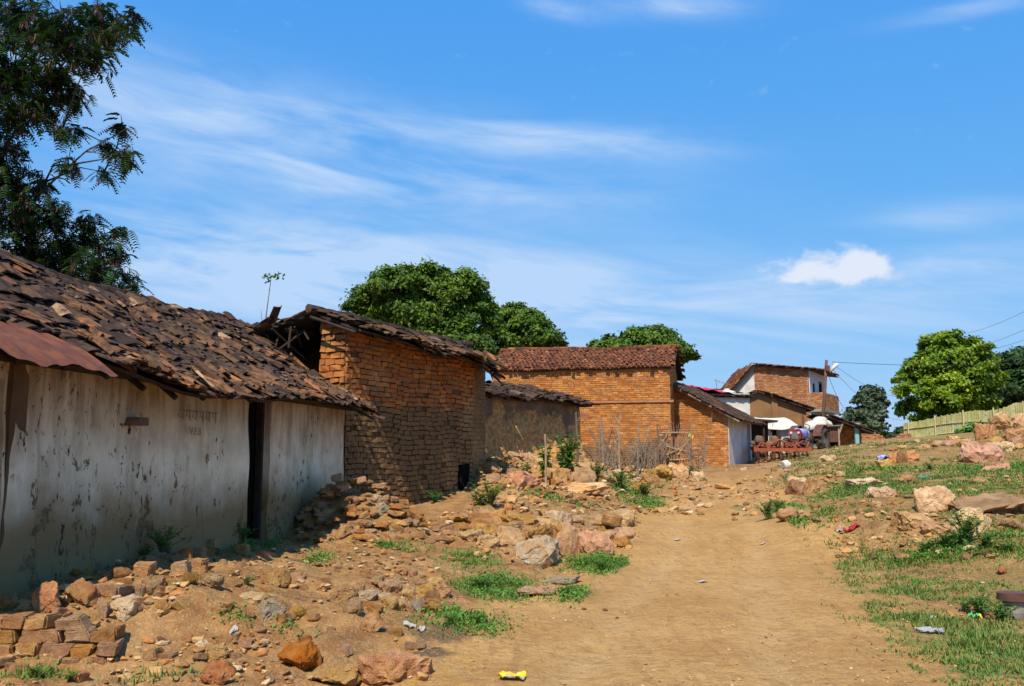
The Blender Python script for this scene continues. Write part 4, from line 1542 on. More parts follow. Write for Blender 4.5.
# ------------------------------------------------------------------ 9: bamboo palisade fence on the crest
def fence():
    a, b = P(1064, 440, 65), P(905, 443, 77)
    L_ = Vector((b.x - a.x, b.y - a.y, 0))
    Ln = L_.length
    u = L_.normalized()
    nn = Vector((u.y, -u.x, 0))
    if nn.y > 0:
        nn = -nn
    root = thing('palisade_fence', 'yellow green bamboo palisade fence along the crest below the big bright tree', 'fence', (a.x, a.y, h(a.x, a.y)))
    m_ = MB()
    x = 0.0
    while x < Ln:
        p = a + u * x
        g = h(p.x, p.y)
        M = Matrix((u, nn, Vector((0, 0, 1)))).transposed()
        hh = 2.35 - 0.75 * x / Ln + random.uniform(-0.06, 0.05)
        m_.box(Vector((p.x, p.y, g + hh / 2 - 0.1)), 0.075, 0.02, hh / 2 + 0.1, M, 0.012)
        x += 0.19
    m_.build('pale', MT['bamboo'], root)
    m_ = MB()
    for z in (0.35, 1.12):
        pts = []
        for k in range(60):
            p = a + u * (Ln * k / 59)
            pts.append(Vector((p.x, p.y, h(p.x, p.y) + z)) + nn * 0.06)
        m_.tube(pts, 0.05, 6)
    m_.build('rail', MT['bamboo'], root)
    k = 0.0
    while k < Ln:
        p = a + u * k
        g = h(p.x, p.y)
        m_ = MB()
        m_.tube([Vector((p.x, p.y, g - 0.3)) + nn * 0.12, Vector((p.x, p.y, g + 2.5 - 0.75 * k / Ln)) + nn * 0.12], 0.06, 7)
        m_.build('post', MT['bamboo_pale'], root)
        k += 2.6


MT['bamboo'] = brick_mat('bamboo_pale_strip', [(0, (0.40, 0.40, 0.14)), (0.5, (0.52, 0.50, 0.21)), (0.8, (0.38, 0.38, 0.14)), (1, (0.58, 0.55, 0.28))], (0.24, 0.23, 0.09), 0.3)
MT['bamboo_pale'] = simple('pale_bamboo', (0.50, 0.47, 0.28), (0.38, 0.36, 0.2), 5, 0.7, 0.2)
fence()


# ------------------------------------------------------------------ 10: trees
def rand_unit(n):
    v = RNG.normal(size=(n, 3))
    return v / np.linalg.norm(v, axis=1, keepdims=True)


def leaf_quads(C, size, up=0.35, aspect=0.55, sizevar=0.35, normals=None):
    """folded leaf quads (two triangles as one quad) at centres C"""
    n = len(C)
    nrm = rand_unit(n)
    if normals is not None:
        nrm = nrm * 0.75 + normals * 0.8
    nrm[:, 2] += up
    nrm /= np.linalg.norm(nrm, axis=1, keepdims=True)
    t = rand_unit(n)
    t -= (t * nrm).sum(1, keepdims=True) * nrm
    t /= np.linalg.norm(t, axis=1, keepdims=True) + 1e-9
    b = np.cross(nrm, t)
    s = size * (1 + RNG.uniform(-sizevar, sizevar, (n, 1)))
    V = np.stack([C - t * s, C + b * s * aspect + nrm * s * 0.12, C + t * s, C - b * s * aspect + nrm * s * 0.12], 1).reshape(-1, 3)
    F = np.arange(n * 4).reshape(n, 4)
    return V, F


def tree(name, label, group, base, lobes, leaf, nclump, per, mat, trunk_r, cat='tree', clump=0.16, fork=0.45):
    root = thing(name, label, cat, base, group)
    base = Vector(base)
    Cs, Ns = [], []
    tot = sum(r * r for *_, r in lobes)
    for (x, y, z, r) in lobes:
        n = int(nclump * r * r / tot)
        d = rand_unit(n)
        d[:, 2] = np.where(d[:, 2] < -0.35, -d[:, 2] * 0.6, d[:, 2])
        rr = r * RNG.uniform(0.55, 1.06, (n, 1)) ** 0.6
        cc = np.array([x, y, z]) + d * rr * np.array([1, 1, 0.9])
        k = per
        cr = clump * r * RNG.uniform(0.6, 1.5, (n, 1, 1)) + 0.12
        off = RNG.normal(size=(n, k, 3)) * cr * np.array([1, 1, 0.62]) * 0.75
        Cs.append((cc[:, None, :] + off).reshape(-1, 3))
        Ns.append(np.repeat(d[:, None, :], k, 1).reshape(-1, 3))
    C, Nn = np.concatenate(Cs), np.concatenate(Ns)
    V, F = leaf_quads(C, leaf, normals=Nn)
    bulk('crown', V, F, mat, root)
    m_ = MB()
    zc = min(z - r * 0.3 for (_, _, z, r) in lobes)
    ctr = Vector((sum(l[0] for l in lobes) / len(lobes), sum(l[1] for l in lobes) / len(lobes), 0))
    fk = Vector((base.x * 0.6 + ctr.x * 0.4, base.y * 0.6 + ctr.y * 0.4, base.z + (max(l[2] for l in lobes) - base.z) * fork * 0.7))
    m_.tube([base - Vector((0, 0, 0.4)), base + Vector((0.05, 0, 0.5)), (base + fk) / 2 + Vector((0.12, 0, 0)), fk], [trunk_r * 1.4, trunk_r, trunk_r * 0.85, trunk_r * 0.75], 10)
    for (x, y, z, r) in lobes:
        tip = Vector((x, y, z + r * 0.35))
        midp = fk.lerp(tip, 0.5) + Vector((random.uniform(-.4, .4), random.uniform(-.4, .4), -0.2 * r))
        m_.tube([fk - Vector((0, 0, 0.2)), midp, tip], [trunk_r * 0.5, trunk_r * 0.32, trunk_r * 0.1], 7)
        for q in range(5):
            d = Vector(rand_unit(1)[0]) * r * 0.85
            d.z = abs(d.z)
            m_.tube([midp.lerp(tip, 0.4), midp.lerp(tip, 0.5) + d * 0.5, tip + d - Vector((0, 0, r * 0.3))], [trunk_r * 0.18, trunk_r * 0.11, trunk_r * 0.04], 5)
    m_.build('trunk', MT['bark'], root, smooth=True)
    return root


def lobes_px(lst, Y, dy=0.0):
    o = []
    for (px, py, r) in lst:
        p = P(px, py, Y)
        rr = r * Y / FPX
        o.append((p.x, p.y + random.uniform(-1, 1) * rr * 0.8, p.z, rr))
    return o


def gbase(px, Y):
    p = P(px, 450, Y)
    return (p.x, p.y, h(p.x, p.y))


TG = 'trees behind the village houses'
tree('broad_tree', 'large rounded dark green tree rising behind the brick hut roof', TG, gbase(432, 58),
     lobes_px([(372, 300, 24), (398, 287, 26), (430, 288, 26), (462, 294, 26), (440, 315, 30), (405, 318, 30), (380, 322, 24), (470, 322, 26), (425, 345, 32), (462, 352, 28), (356, 312, 12), (480, 305, 14)], 58),
     0.135, 470, 235, MT['leaf_tree'], 0.42, clump=0.13)
tree('broad_tree', 'smaller rounded green tree between the big dark tree and long tiled roof', TG, gbase(515, 62),
     lobes_px([(512, 316, 17), (528, 326, 18), (498, 334, 18), (540, 340, 17), (515, 345, 22), (495, 358, 18), (552, 346, 10), (480, 350, 14)], 62),
     0.135, 250, 210, MT['leaf_tree'], 0.3, clump=0.14)
tree('broad_tree', 'leafy green tree showing above right half of long red tiled roof', TG, gbase(645, 56),
     lobes_px([(640, 342, 16), (660, 340, 16), (618, 347, 14), (676, 350, 14), (602, 350, 11), (688, 360, 9), (650, 352, 22), (625, 356, 18)], 56),
     0.135, 230, 190, MT['leaf_tree'], 0.3, clump=0.14)
tree('round_tree', 'big bright green round tree standing behind the bamboo fence', TG, gbase(948, 84),
     lobes_px([(947, 352, 22), (925, 372, 20), (972, 366, 20), (950, 378, 26), (915, 390, 17), (985, 386, 17), (935, 400, 26), (968, 402, 26), (918, 412, 17), (990, 405, 13), (945, 342, 13), (905, 380, 9), (922, 425, 13), (950, 415, 18), (960, 362, 22), (978, 385, 22), (940, 368, 24), (965, 410, 20)], 84),
     0.19, 560, 175, MT['leaf_bright'], 0.4, clump=0.115)
tree('broad_tree', 'dark green tree at the right picture edge beside the bright round tree', TG, gbase(1022, 94),
     lobes_px([(1015, 362, 14), (1032, 366, 20), (1008, 378, 13), (1020, 390, 20), (1040, 392, 22), (1006, 398, 13), (1018, 408, 16)], 94),
     0.26, 420, 75, MT['leaf_dark'], 0.4)
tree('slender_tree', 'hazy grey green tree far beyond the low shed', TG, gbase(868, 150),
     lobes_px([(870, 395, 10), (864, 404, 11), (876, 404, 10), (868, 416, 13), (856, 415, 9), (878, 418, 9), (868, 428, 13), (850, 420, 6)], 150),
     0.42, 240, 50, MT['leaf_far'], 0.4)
tree('scrub_tree', 'low dark bush at the foot of the far grey green tree', TG, gbase(898, 120),
     lobes_px([(900, 434, 6), (893, 438, 6), (906, 436, 7), (884, 437, 5)], 120), 0.3, 80, 40, MT['leaf_dark'], 0.15)
tree('climbing_bush', 'green bush leaning on the bamboo fence above the pink boulder', None, gbase(978, 64),
     lobes_px([(972, 431, 7), (984, 430, 7), (995, 428, 7), (962, 434, 4)], 64), 0.14, 90, 40, MT['weed'], 0.05, cat='bush')


# feathery tree with seed pods, upper left
def feathery():
    Yc = 16.5
    base = (-12.3, 17.0, h(-12.3, 17.0))
    root = thing('feathery_tree', 'tall feathery leaved tree with hanging brown pods rising behind whitewashed hut', 'tree', base)
    cl = [(20, 20, 40, 1), (60, 30, 36, 1), (95, 25, 26, 0.75), (125, 28, 15, .6), (15, 70, 40, 1), (55, 75, 34, .9), (90, 55, 26, .7), (110, 35, 16, .5), (72, 95, 20, .7), (40, 105, 26, .9), (10, 110, 28, 1),
          (75, 128, 10, .8), (62, 130, 9, .7), (122, 125, 11, .8), (108, 145, 11, .7), (125, 155, 13, 1.0), (104, 172, 8, .8), (68, 165, 10, .7), (5, 148, 12, .7), (15, 185, 26, 1), (45, 182, 14, .7), (-10, 160, 40, 1),
          (20, 215, 34, 1.1), (55, 215, 26, 1), (90, 225, 18, .9), (110, 250, 20, 1), (70, 245, 30, 1.1), (125, 275, 15, 1), (95, 270, 26, 1.1), (30, 250, 34, 1.2), (60, 275, 30, 1.1), (135, 285, 8, .6), (120, 230, 10, .5), (-40, 60, 60, 1), (-60, 180, 70, 1), (-60, 260, 60, 1), (100, 10, 22, .6), (135, 15, 8, .5), (0, 290, 40, 1)]
    LV, LF_, PV, PF = [], [], [], []
    br = MB()
    trunk_top = Vector((-12.0, 17.0, 5.0))
    br.tube([Vector(base) - Vector((0, 0, .3)), Vector((-12.2, 17.0, 2.5)), trunk_top], [0.3, 0.24, 0.2], 9)
    lead = [Vector((-11.7, 16.8, 7.2)), Vector((-11.6, 16.8, 9.5)), Vector((-11.9, 16.6, 11.5))]
    br.tube([trunk_top] + lead, [0.2, 0.16, 0.12, 0.05], 8)
    nodes = [trunk_top, trunk_top.lerp(lead[0], .5)] + lead

    cl.sort(key=lambda q: q[0] + 0.15 * abs(q[1] - 160))
    for (px, py, r, dens) in cl:
        dy = random.uniform(-1.2, 1.2)
        c = P(px, py, Yc + dy)
        R = r * Yc / FPX
        src = min(nodes, key=lambda q: (q - c).length + (0 if q.z < c.z + 0.4 else 1.0))
        mid = src.lerp(c, 0.5) + Vector((random.uniform(-.1, .1), 0, random.uniform(0.0, 0.22)))
        nodes.append(c)
        br.tube([src, mid, c], [0.022, 0.013, 0.006], 5)
        nf = int(10 + 420 * R * R * dens)
        nf = min(nf, 330)
        for q in range(nf):
            p = c + Vector(rand_unit(1)[0]) * R * random.uniform(0.15, 1.0)
            if q % 6 == 0:
                br.tube([c, c.lerp(p, .5) + Vector((0, 0, .04)), p], [0.010, 0.007, 0.004], 4, cap=False)
            a = random.uniform(0, 2 * PI)
            out = Vector((math.cos(a), math.sin(a), random.uniform(-0.9, 0.3))).normalized()
            ln = random.uniform(0.18, 0.34)
            side = out.cross(Vector((0, 0, 1))).normalized()
            npin = 8
            for k in range(1, npin + 1):
                s = k / npin
                q0 = p + out * ln * s - Vector((0, 0, 0.13 * s * s))
                pl = 0.105 * (1 - 0.5 * abs(s - 0.45))
                for sg in (-1, 1):
                    dr_ = (side * sg + out * 0.45 - Vector((0, 0, random.uniform(0.1, 0.45)))).normalized()
                    wv = out * 0.017
                    o = len(LV)
                    LV += [q0 - wv, q0 + dr_ * pl * 0.6 - wv * 1.3, q0 + dr_ * pl, q0 + wv]
                    LF_.append((o, o + 1, o + 2, o + 3))
            if random.random() < 0.40:
                for z in range(random.randint(3, 7)):
                    pp = p + Vector((random.uniform(-.07, .07), random.uniform(-.07, .07), random.uniform(-.06, 0)))
                    l_ = random.uniform(0.12, 0.2)
                    a = random.uniform(0, PI)
                    wv = Vector((math.cos(a), math.sin(a), 0)) * 0.011
                    lean = Vector((random.uniform(-.06, .06), random.uniform(-.06, .06), 0))
                    o = len(PV)
                    PV += [pp - wv * .5, pp + wv * .5, pp + wv + lean * .5 - Vector((0, 0, l_ * .6)), pp + lean - Vector((0, 0, l_)), pp - wv + lean * .5 - Vector((0, 0, l_ * .6))]
                    PF += [(o, o + 1, o + 2, o + 4), (o + 4, o + 2, o + 3, o + 3)]
    # the long bare branch that reaches out to the right
    b0, b1, b2, b3 = P(-10, 215, 16.4), P(40, 193, 16.3), P(85, 152, 16.2), P(128, 128, 16.1)
    br.tube([b0, b1, b2, b3], [0.035, 0.022, 0.014, 0.006], 6)
    for (px, py) in ((75, 125), (108, 150), (122, 155), (66, 160)):
        br.tube([b2 if px > 80 else b1.lerp(b2, .6), P(px, py, 16.2)], [0.009, 0.004], 5)
    bulk('crown', [tuple(v) for v in LV], LF_, MT['leaf_pinnate'], root)
    pm = MB()
    pm.v = [tuple(v) for v in PV]
    pm.f = [f if len(set(f)) == 4 else f[:3] for f in PF]
    pm.m = [0] * len(pm.f)
    pm.build('seed_pod', MT['pod'], root)
    br.build('trunk', MT['bark'], root, smooth=True)


feathery()


# ------------------------------------------------------------------ 11: stones
def hull_rock(name, seed, sx, sy, sz, mat, sub=2, rough=0.05, npts=16, bev=0.06):
    rnd = random.Random(seed)
    bm = bmesh.new()
    for k in range(npts):
        v = Vector((rnd.gauss(0, 1), rnd.gauss(0, 1), rnd.gauss(0, 1))).normalized()
        q = max(abs(v.x), abs(v.y), abs(v.z))
        v = v * (0.55 + 0.45 / q * 0.75) * rnd.uniform(0.82, 1.05)
        bm.verts.new((v.x * sx, v.y * sy, v.z * sz))
    bmesh.ops.convex_hull(bm, input=bm.verts)
    for v in [v for v in bm.verts if not v.link_faces]:
        bm.verts.remove(v)
    bmesh.ops.dissolve_limit(bm, angle_limit=0.2, verts=bm.verts, edges=bm.edges)
    bmesh.ops.bevel(bm, geom=list(bm.edges), offset=bev * min(sx, sy, sz) * 2, segments=2, affect='EDGES', profile=0.6, clamp_overlap=True)
    bmesh.ops.triangulate(bm, faces=bm.faces)
    for _ in range(sub):
        bmesh.ops.subdivide_edges(bm, edges=[e for e in bm.edges if e.calc_length() > 0.16], cuts=1, use_grid_fill=True)
        bmesh.ops.triangulate(bm, faces=bm.faces)
    bm.normal_update()
    off = Vector((seed * 3.1, seed * 1.7, 0))
    for v in bm.verts:
        p = v.co * 1.6 + off
        d = mnoise.noise(p * 1.3) * rough * 1.6 + abs(mnoise.noise(p * 3.0)) * rough * -1.2 + mnoise.noise(p * 5.0) * rough * 0.7 + mnoise.noise(p * 11) * rough * 0.4
        v.co += v.normal * d
    me = bpy.data.meshes.new(name)
    bm.to_mesh(me)
    bm.free()
    me.materials.append(mat)
    me.polygons.foreach_set('use_smooth', [True] * len(me.polygons))
    me.set_sharp_from_angle(angle=0.6)
    return me


def brick_mesh(name, seed, mat):
    rnd = random.Random(seed)
    bm = bmesh.new()
    bmesh.ops.create_cube(bm, size=2.0)
    for v in bm.verts:
        v.co = Vector((v.co.x * 1.0, v.co.y * 0.55, v.co.z * 0.42))
        v.co += Vector((rnd.uniform(-.16, .10), rnd.uniform(-.08, .08), rnd.uniform(-.08, .08)))
    if rnd.random() < 0.75:
        g = bmesh.ops.bisect_plane(bm, geom=bm.verts[:] + bm.edges[:] + bm.faces[:], plane_co=(rnd.uniform(0.3, .7), 0, 0),
                                   plane_no=Vector((1, rnd.uniform(-.6, .6), rnd.uniform(-.5, .5))).normalized(), clear_outer=True)
        es = [e for e in g['geom_cut'] if isinstance(e, bmesh.types.BMEdge)]
        bmesh.ops.edgeloop_fill(bm, edges=es)
    bmesh.ops.bevel(bm, geom=list(bm.edges), offset=0.10, segments=2, affect='EDGES', clamp_overlap=True)
    bmesh.ops.triangulate(bm, faces=bm.faces)
    bmesh.ops.subdivide_edges(bm, edges=[e for e in bm.edges if e.calc_length() > 0.2], cuts=2, use_grid_fill=True)
    bmesh.ops.triangulate(bm, faces=bm.faces)
    bm.normal_update()
    off = Vector((seed * 3.1, seed * 1.7, 0))
    for v in bm.verts:
        p = v.co * 1.5 + off
        v.co += v.normal * (mnoise.noise(p) * 0.13 + mnoise.noise(p * 3.2) * 0.075 + mnoise.noise(p * 8) * 0.03)
    me = bpy.data.meshes.new(name)
    bm.to_mesh(me)
    bm.free()
    me.materials.append(mat)
    me.polygons.foreach_set('use_smooth', [True] * len(me.polygons))
    me.set_sharp_from_angle(angle=0.6)
    return me


BR = [brick_mesh('broken_brick', 100 + k, MT['brickbat']) for k in range(9)]
RK = {}
for key, mt in (('tan', 'rock_tan'), ('pale', 'rock_pale'), ('pink', 'rock_pink'), ('grey', 'rock_grey'), ('brown', 'rock_brown'), ('orange', 'rock_orange'), ('earth', 'rock_earth')):
    RK[key] = [hull_rock('stone', 10 + k * 7 + len(key), 1.0, random.uniform(.7, .95), random.uniform(.5, .75), MT[mt], 3, 0.085) for k in range(5 if key == 'tan' else 4)]


def put(name, me, x, y, z, s, label, cat, group=None, rot=None, sc=(1, 1, 1)):
    o = bpy.data.objects.new(name, me)
    COL.objects.link(o)
    o.location = (x, y, z)
    o.rotation_euler = rot if rot else (random.uniform(-.25, .25), random.uniform(-.25, .25), random.uniform(0, 2 * PI))
    o.scale = (s * sc[0], s * sc[1], s * sc[2])
    tag(o, label, cat, group)
    return o


def rock_px(px, py, wpx, hpx, kind, label, k=None, rot=None, cat='stone', name='stone', sink=0.42, deep=0.9, group=None):
    """stone whose foot is at pixel px,py, wpx wide and hpx high in the photograph"""
    g = G(px, py)
    wv, hv = wpx * g.y / FPX, hpx * g.y / FPX
    lib = BR if kind == 'brick' else RK[kind]
    me = lib[random.randrange(len(lib)) if k is None else k % len(lib)]
    co = np.array([v.co for v in me.vertices])
    ex = co.max(0) - co.min(0)
    # full height incl. the sunk foot
    sx, sy, sz = wv / ex[0], wv * deep / ex[1], hv * (1 + sink) / ex[2]
    o = bpy.data.objects.new(name, me)
    COL.objects.link(o)
    o.scale = (sx, sy, sz)
    o.rotation_euler = rot if rot else (random.uniform(-.12, .12), random.uniform(-.12, .12), random.choice((0, PI)) + random.uniform(-.3, .3))
    y = g.y + wv * deep * 0.4
    o.location = (g.x * y / g.y, y, h(g.x, g.y) + hv * (0.5 - sink * 0.5))
    tag(o, label, cat, group)
    return o


# --- notable single stones (px, py foot, width, height, kind, label)
for a in [
    (298, 672, 44, 28, 'orange', 'large angular orange stone with dark split face at front of the rubble', 3),
    (218, 684, 34, 18, 'orange', 'orange stone at bottom edge left of the large angular orange stone', 5),
    (216, 662, 24, 14, 'tan', 'small orange tan stone just above the bottom edge orange stone', 1),
    (268, 625, 30, 22, 'grey', 'rough grey white stone lying alone on sandy rubble', 1),
    (296, 622, 22, 12, 'tan', 'flat wedge shaped tan stone right of the rough grey white stone', 2),
    (372, 634, 26, 16, 'orange', 'square brown stone with shadowed side at the damp patch', 1),
    (276, 586, 28, 16, 'tan', 'rounded tan stone below the weeds at hut door', 3),
    (262, 605, 40, 12, 'pale', 'long flat pale stone behind the rough grey white stone', 2),
    (390, 594, 24, 14, 'tan', 'rounded tan stone on top of the low middle heap', 0),
    (412, 600, 26, 14, 'tan', 'oval tan stone at right side of low middle heap', 4),
    (398, 611, 20, 12, 'pale', 'yellowish round stone in front of low middle heap', 3),
    (416, 614, 16, 16, 'grey', 'grey rounded stone at right foot of low middle heap', 2),
    (430, 610, 16, 18, 'brown', 'brown stone leaning at right end of low middle heap', 1),
    (538, 566, 46, 28, 'grey', 'big grey block with straight edges at foot of the roadside heap', 0),
    (567, 556, 28, 32, 'pink', 'upright pink brown rock between grey block and pale roadside rock', 1),
    (600, 557, 36, 27, 'pink', 'pale pink pointed rock at right end of roadside heap', 2),
    (541, 544, 28, 22, 'brown', 'yellow brown lump on top of the big grey block', 2),
    (559, 527, 26, 16, 'pale', 'pale cream stone crowning the roadside heap', 0),
    (514, 533, 22, 10, 'brown', 'flat brown slab left of pale cream stone on the roadside heap', 3),
    (500, 538, 26, 14, 'brown', 'round brown lump at the left of the roadside heap', 0),
    (487, 548, 26, 12, 'tan', 'flat tan stone at left foot of the roadside heap', 1),
    (586, 541, 20, 10, 'brown', 'dark brown crumbled lump between pink rock and tyre', 1),
    (538, 596, 40, 8, 'pink', 'flat pinkish slab set in grass by the road', 3),
    (562, 585, 40, 6, 'grey', 'flat greyish slab behind the pinkish slab by the road', 3),
    (395, 684, 70, 26, 'pink', 'large pale pink rock ledge at the bottom by the road', 0),
    (340, 686, 60, 14, 'tan', 'long low orange tan stone at bottom left of the pink ledge', 1),
    (522, 492, 36, 19, 'pink', 'pink brown boulder below the thin white post', 1),
    (574, 492, 60, 10, 'pale', 'long whitish rock crust at the road behind white post', 2),
    (638, 492, 26, 12, 'tan', 'tan block at right end of the whitish crust', 4),
    (985, 462, 40, 23, 'pink', 'big smooth pink boulder with dark underside on the right slope', 2),
    (996, 472, 28, 8, 'pink', 'flat pink stone below the big smooth pink boulder', 3),
    (936, 512, 42, 27, 'pale', 'upright cream boulder with dark stripe on the right slope', 0),
    (912, 532, 42, 18, 'pale', 'oval cream rock below the striped boulder', 3),
    (940, 535, 34, 14, 'pink', 'reddish rock touching left of the big weed covered rock', 2),
    (978, 540, 48, 30, 'pale', 'big tan slanted rock behind bright green weeds', 1),
    (1012, 533, 34, 12, 'brown', 'long dark brown rock at right edge beside the slanted rock', 0),
    (990, 514, 84, 16, 'brown', 'long purplish brown earthy ledge above the slanted rock', 2),
    (884, 498, 28, 12, 'pale', 'rounded tan rock uphill left of the striped boulder', 2),
    (880, 508, 16, 6, 'pale', 'small flat pale stone left of the striped boulder', 1),
    (895, 505, 16, 6, 'tan', 'small flat tan stone close to the left of striped boulder', 1),
    (893, 534, 12, 7, 'tan', 'small orange stone at left end of oval cream rock', 0),
    (862, 487, 34, 9, 'pale', 'low flat pale rock with dark end on the grass slope', 3),
    (904, 463, 10, 12, 'brown', 'small dark upright stone near blue rag on crest', 1),
    (905, 462, 34, 12, 'pink', 'pinkish flat stone beside the dark upright stone', 0),
    (886, 468, 20, 9, 'tan', 'round tan stone below the dark upright stone', 3),
    (906, 483, 20, 8, 'pink', 'pink oval stone in grass above the striped boulder', 1),
    (980, 485, 16, 6, 'tan', 'small tan stone under the flat pink stone', 2),
    (788, 522, 24, 14, 'tan', 'square orange tan rock at the left foot of right slope', 0),
    (797, 496, 22, 16, 'brown', 'rounded brown rock in the middle of roadside mound', 0),
    (812, 493, 16, 16, 'tan', 'tan pointed rock at top of roadside mound', 1),
    (800, 485, 22, 9, 'pale', 'pale flat rock on roadside mound top', 2),
    (840, 478, 12, 6, 'pale', 'small white stone right of the roadside mound', 0),
    (736, 494, 12, 8, 'pale', 'low pale stone at the far end of road', 1),
    (725, 490, 22, 6, 'tan', 'flat tan stone in the road far end', 2),
    (719, 463, 10, 11, 'pale', 'bright yellowish stone at the corner of white side wall', 3),
    (826, 462, 18, 8, 'pale', 'flat pink white stone near the tractor trailer', 2),
    (1003, 432, 26, 20, 'tan', 'large tan block in the crest rock pile', 1),
    (984, 440, 22, 18, 'pink', 'slanted pink slab at left of the crest rock pile', 0),
    (1016, 444, 30, 14, 'brown', 'brown squat rock in middle of the crest rock pile', 3),
    (1010, 452, 22, 10, 'pale', 'whitish rock at foot of the crest rock pile', 1),
    (1018, 422, 16, 14, 'pink', 'small pink rock crowning the crest rock pile', 2),
    (996, 446, 16, 9, 'tan', 'small tan stone low in the crest rock pile', 0),
    (1022, 430, 16, 16, 'tan', 'tan rock at right edge of the crest rock pile', 2),
    (952, 446, 18, 7, 'pink', 'orange pink flat rock at left below the bamboo fence', 3),
    (968, 448, 18, 6, 'pale', 'cream flat rock below the bamboo fence', 0),
    (664, 480, 24, 14, 'tan', 'tan block below the brushwood gate', 1),
    (680, 478, 22, 16, 'pale', 'pale block right below the brushwood gate', 2),
    (698, 483, 16, 12, 'pale', 'cream rounded rock at road end of brushwood rubble', 3),
    (690, 490, 24, 7, 'tan', 'low sloping tan rock where rubble meets road', 0),
    (652, 487, 22, 12, 'brown', 'dark brown block left below the brushwood gate', 3),
]:
    rock_px(*a)

# the two rings of old tyre-like earth blocks by the heap
for (px, py, rr, lab, tilt) in ((612, 530, 20, 'dark brown drum shaped clay block on top of the roadside heap', 0.15), (624, 547, 15, 'dark brown round block leaning at the road end of heap', 0.9)):
    g = G(px, py)
    m_ = MB()
    R_ = rr * g.y / FPX / 2
    for z0_, r0 in ((0, 1),):
        pts = [Vector((0, 0, 0)), Vector((0, 0, R_ * 0.2)), Vector((0, 0, R_ * 0.9)), Vector((0, 0, R_ * 1.05)), Vector((0, 0, R_ * 1.06)), Vector((0, 0, R_ * 0.9))]
        m_.tube(pts, [R_ * 0.9, R_, R_ * 1.02, R_ * 0.9, R_ * 0.72, R_ * 0.6], 18)
    for i, v in enumerate(m_.v):
        d = 1 + 0.12 * mnoise.noise(Vector(v) * 6)
        m_.v[i] = (v[0] * d, v[1] * d, v[2])
    o = m_.build('clay_block', MT['rock_brown'])
    o.location = (g.x, g.y + 0.15, h(g.x, g.y) - 0.02 + (0.10 if tilt < 0.5 else 0.02))
    o.rotation_euler = (tilt * 0.6, tilt, 0.4)
    tag(o, lab, 'block')

# --- dry stacked courses at lower left (front of the terrace)
def course(p0, p1, n, zoff, size, label, group, lib=BR, jit=0.03, hgt=0.8):
    a, b = G(*p0), G(*p1)
    for k in range(n):
        f = (k + 0.5) / n
        x, y = a.x + (b.x - a.x) * f, a.y + (b.y - a.y) * f
        ln = (b - a).length / n
        me = lib[random.randrange(len(lib))]
        co = np.array([v.co for v in me.vertices])
        ex = co.max(0) - co.min(0)
        o = bpy.data.objects.new('stone', me)
        COL.objects.link(o)
        o.scale = (ln * 1.04 / ex[0], size * 1.5 / ex[1], size * hgt / ex[2])
        o.rotation_euler = (random.uniform(-.06, .06), random.uniform(-.08, .08), math.atan2(b.y - a.y, b.x - a.x) + random.uniform(-.12, .12) + random.choice((0, PI)))
        o.location = (x + random.uniform(-jit, jit), y + random.uniform(-jit, jit), h(x, y) + zoff)
        tag(o, label, 'stone', group)


SG = 'stones of the low stacked wall'
WA, WB = Vector((-4.15, 7.02, 0)), Vector((-2.95, 7.06, 0))
def stacked(n, z, sz, label, x0=0.0, x1=1.0, dy=0.0):
    for k in range(n):
        f = x0 + (x1 - x0) * (k + 0.5 + random.uniform(-.08, .08)) / n
        p = WA.lerp(WB, f)
        ln = (x1 - x0) * (WB - WA).length / n
        me = random.choice(BR)
        co = np.array([v.co for v in me.vertices])
        ex = co.max(0) - co.min(0)
        o = bpy.data.objects.new('stone', me)
        COL.objects.link(o)
        o.scale = (ln * 1.12 / ex[0], 0.24 / ex[1], sz * 1.16 / ex[2])
        o.rotation_euler = (random.uniform(-.05, .05), random.uniform(-.06, .06), random.uniform(-.1, .1) + random.choice((0, PI)))
        o.location = (p.x, p.y + dy + random.uniform(-.02, .02), z + random.uniform(-.008, .008))
        tag(o, label, 'stone', SG)
stacked(6, 0.045, 0.10, 'tan block in the bottom course of low stacked wall, lower left', 0.08, 0.95)
stacked(7, 0.14, 0.095, 'tan block in the middle course of low stacked wall, lower left', 0.03, 1.0, 0.05)
stacked(6, 0.23, 0.095, 'brown block in the upper course of low stacked wall, lower left', 0.0, 0.93, 0.10)
stacked(6, 0.32, 0.10, 'orange brown block in the top course of low stacked wall, lower left', -0.35, 0.75, 0.15)
CG = 'row of stones along the terrace edge'
for (px, py, w_, h_, kd, k, lab) in [
    (8, 612, 18, 16, 'tan', 0, 'tan stone at the left picture edge on the terrace'), (28, 618, 22, 14, 'tan', 1, 'dark tan stone second from the left picture edge on the terrace'),
    (50, 612, 32, 26, 'orange', 2, 'big orange cornered stone in the terrace row'), (82, 612, 38, 24, 'orange', 1, 'tall orange block above the low stacked wall'),
    (104, 618, 14, 20, 'pale', 2, 'thin pale tilted slab right of the tall orange block'), (112, 596, 28, 10, 'brick', 4, 'flat pinkish brick behind the tilted slab'),
    (130, 622, 44, 20, 'pale', 1, 'broad pale earthy stone right of the tilted slab'), (136, 600, 18, 14, 'brick', 6, 'small orange stone behind the broad pale earthy stone'),
    (153, 600, 20, 20, 'tan', 3, 'rounded orange tan stone at the row middle'), (162, 616, 18, 14, 'tan', 2, 'square tan stone right of the broad pale stone'),
    (178, 612, 14, 8, 'tan', 4, 'flat small tan stone in front of square tan stone'), (146, 578, 22, 14, 'brick', 0, 'orange brick end lying in the hut shadow edge')]:
    rock_px(px, py, w_, h_, kd, lab, k, group=CG, sink=0.2)
HG = 'stone heap near the hut wall'
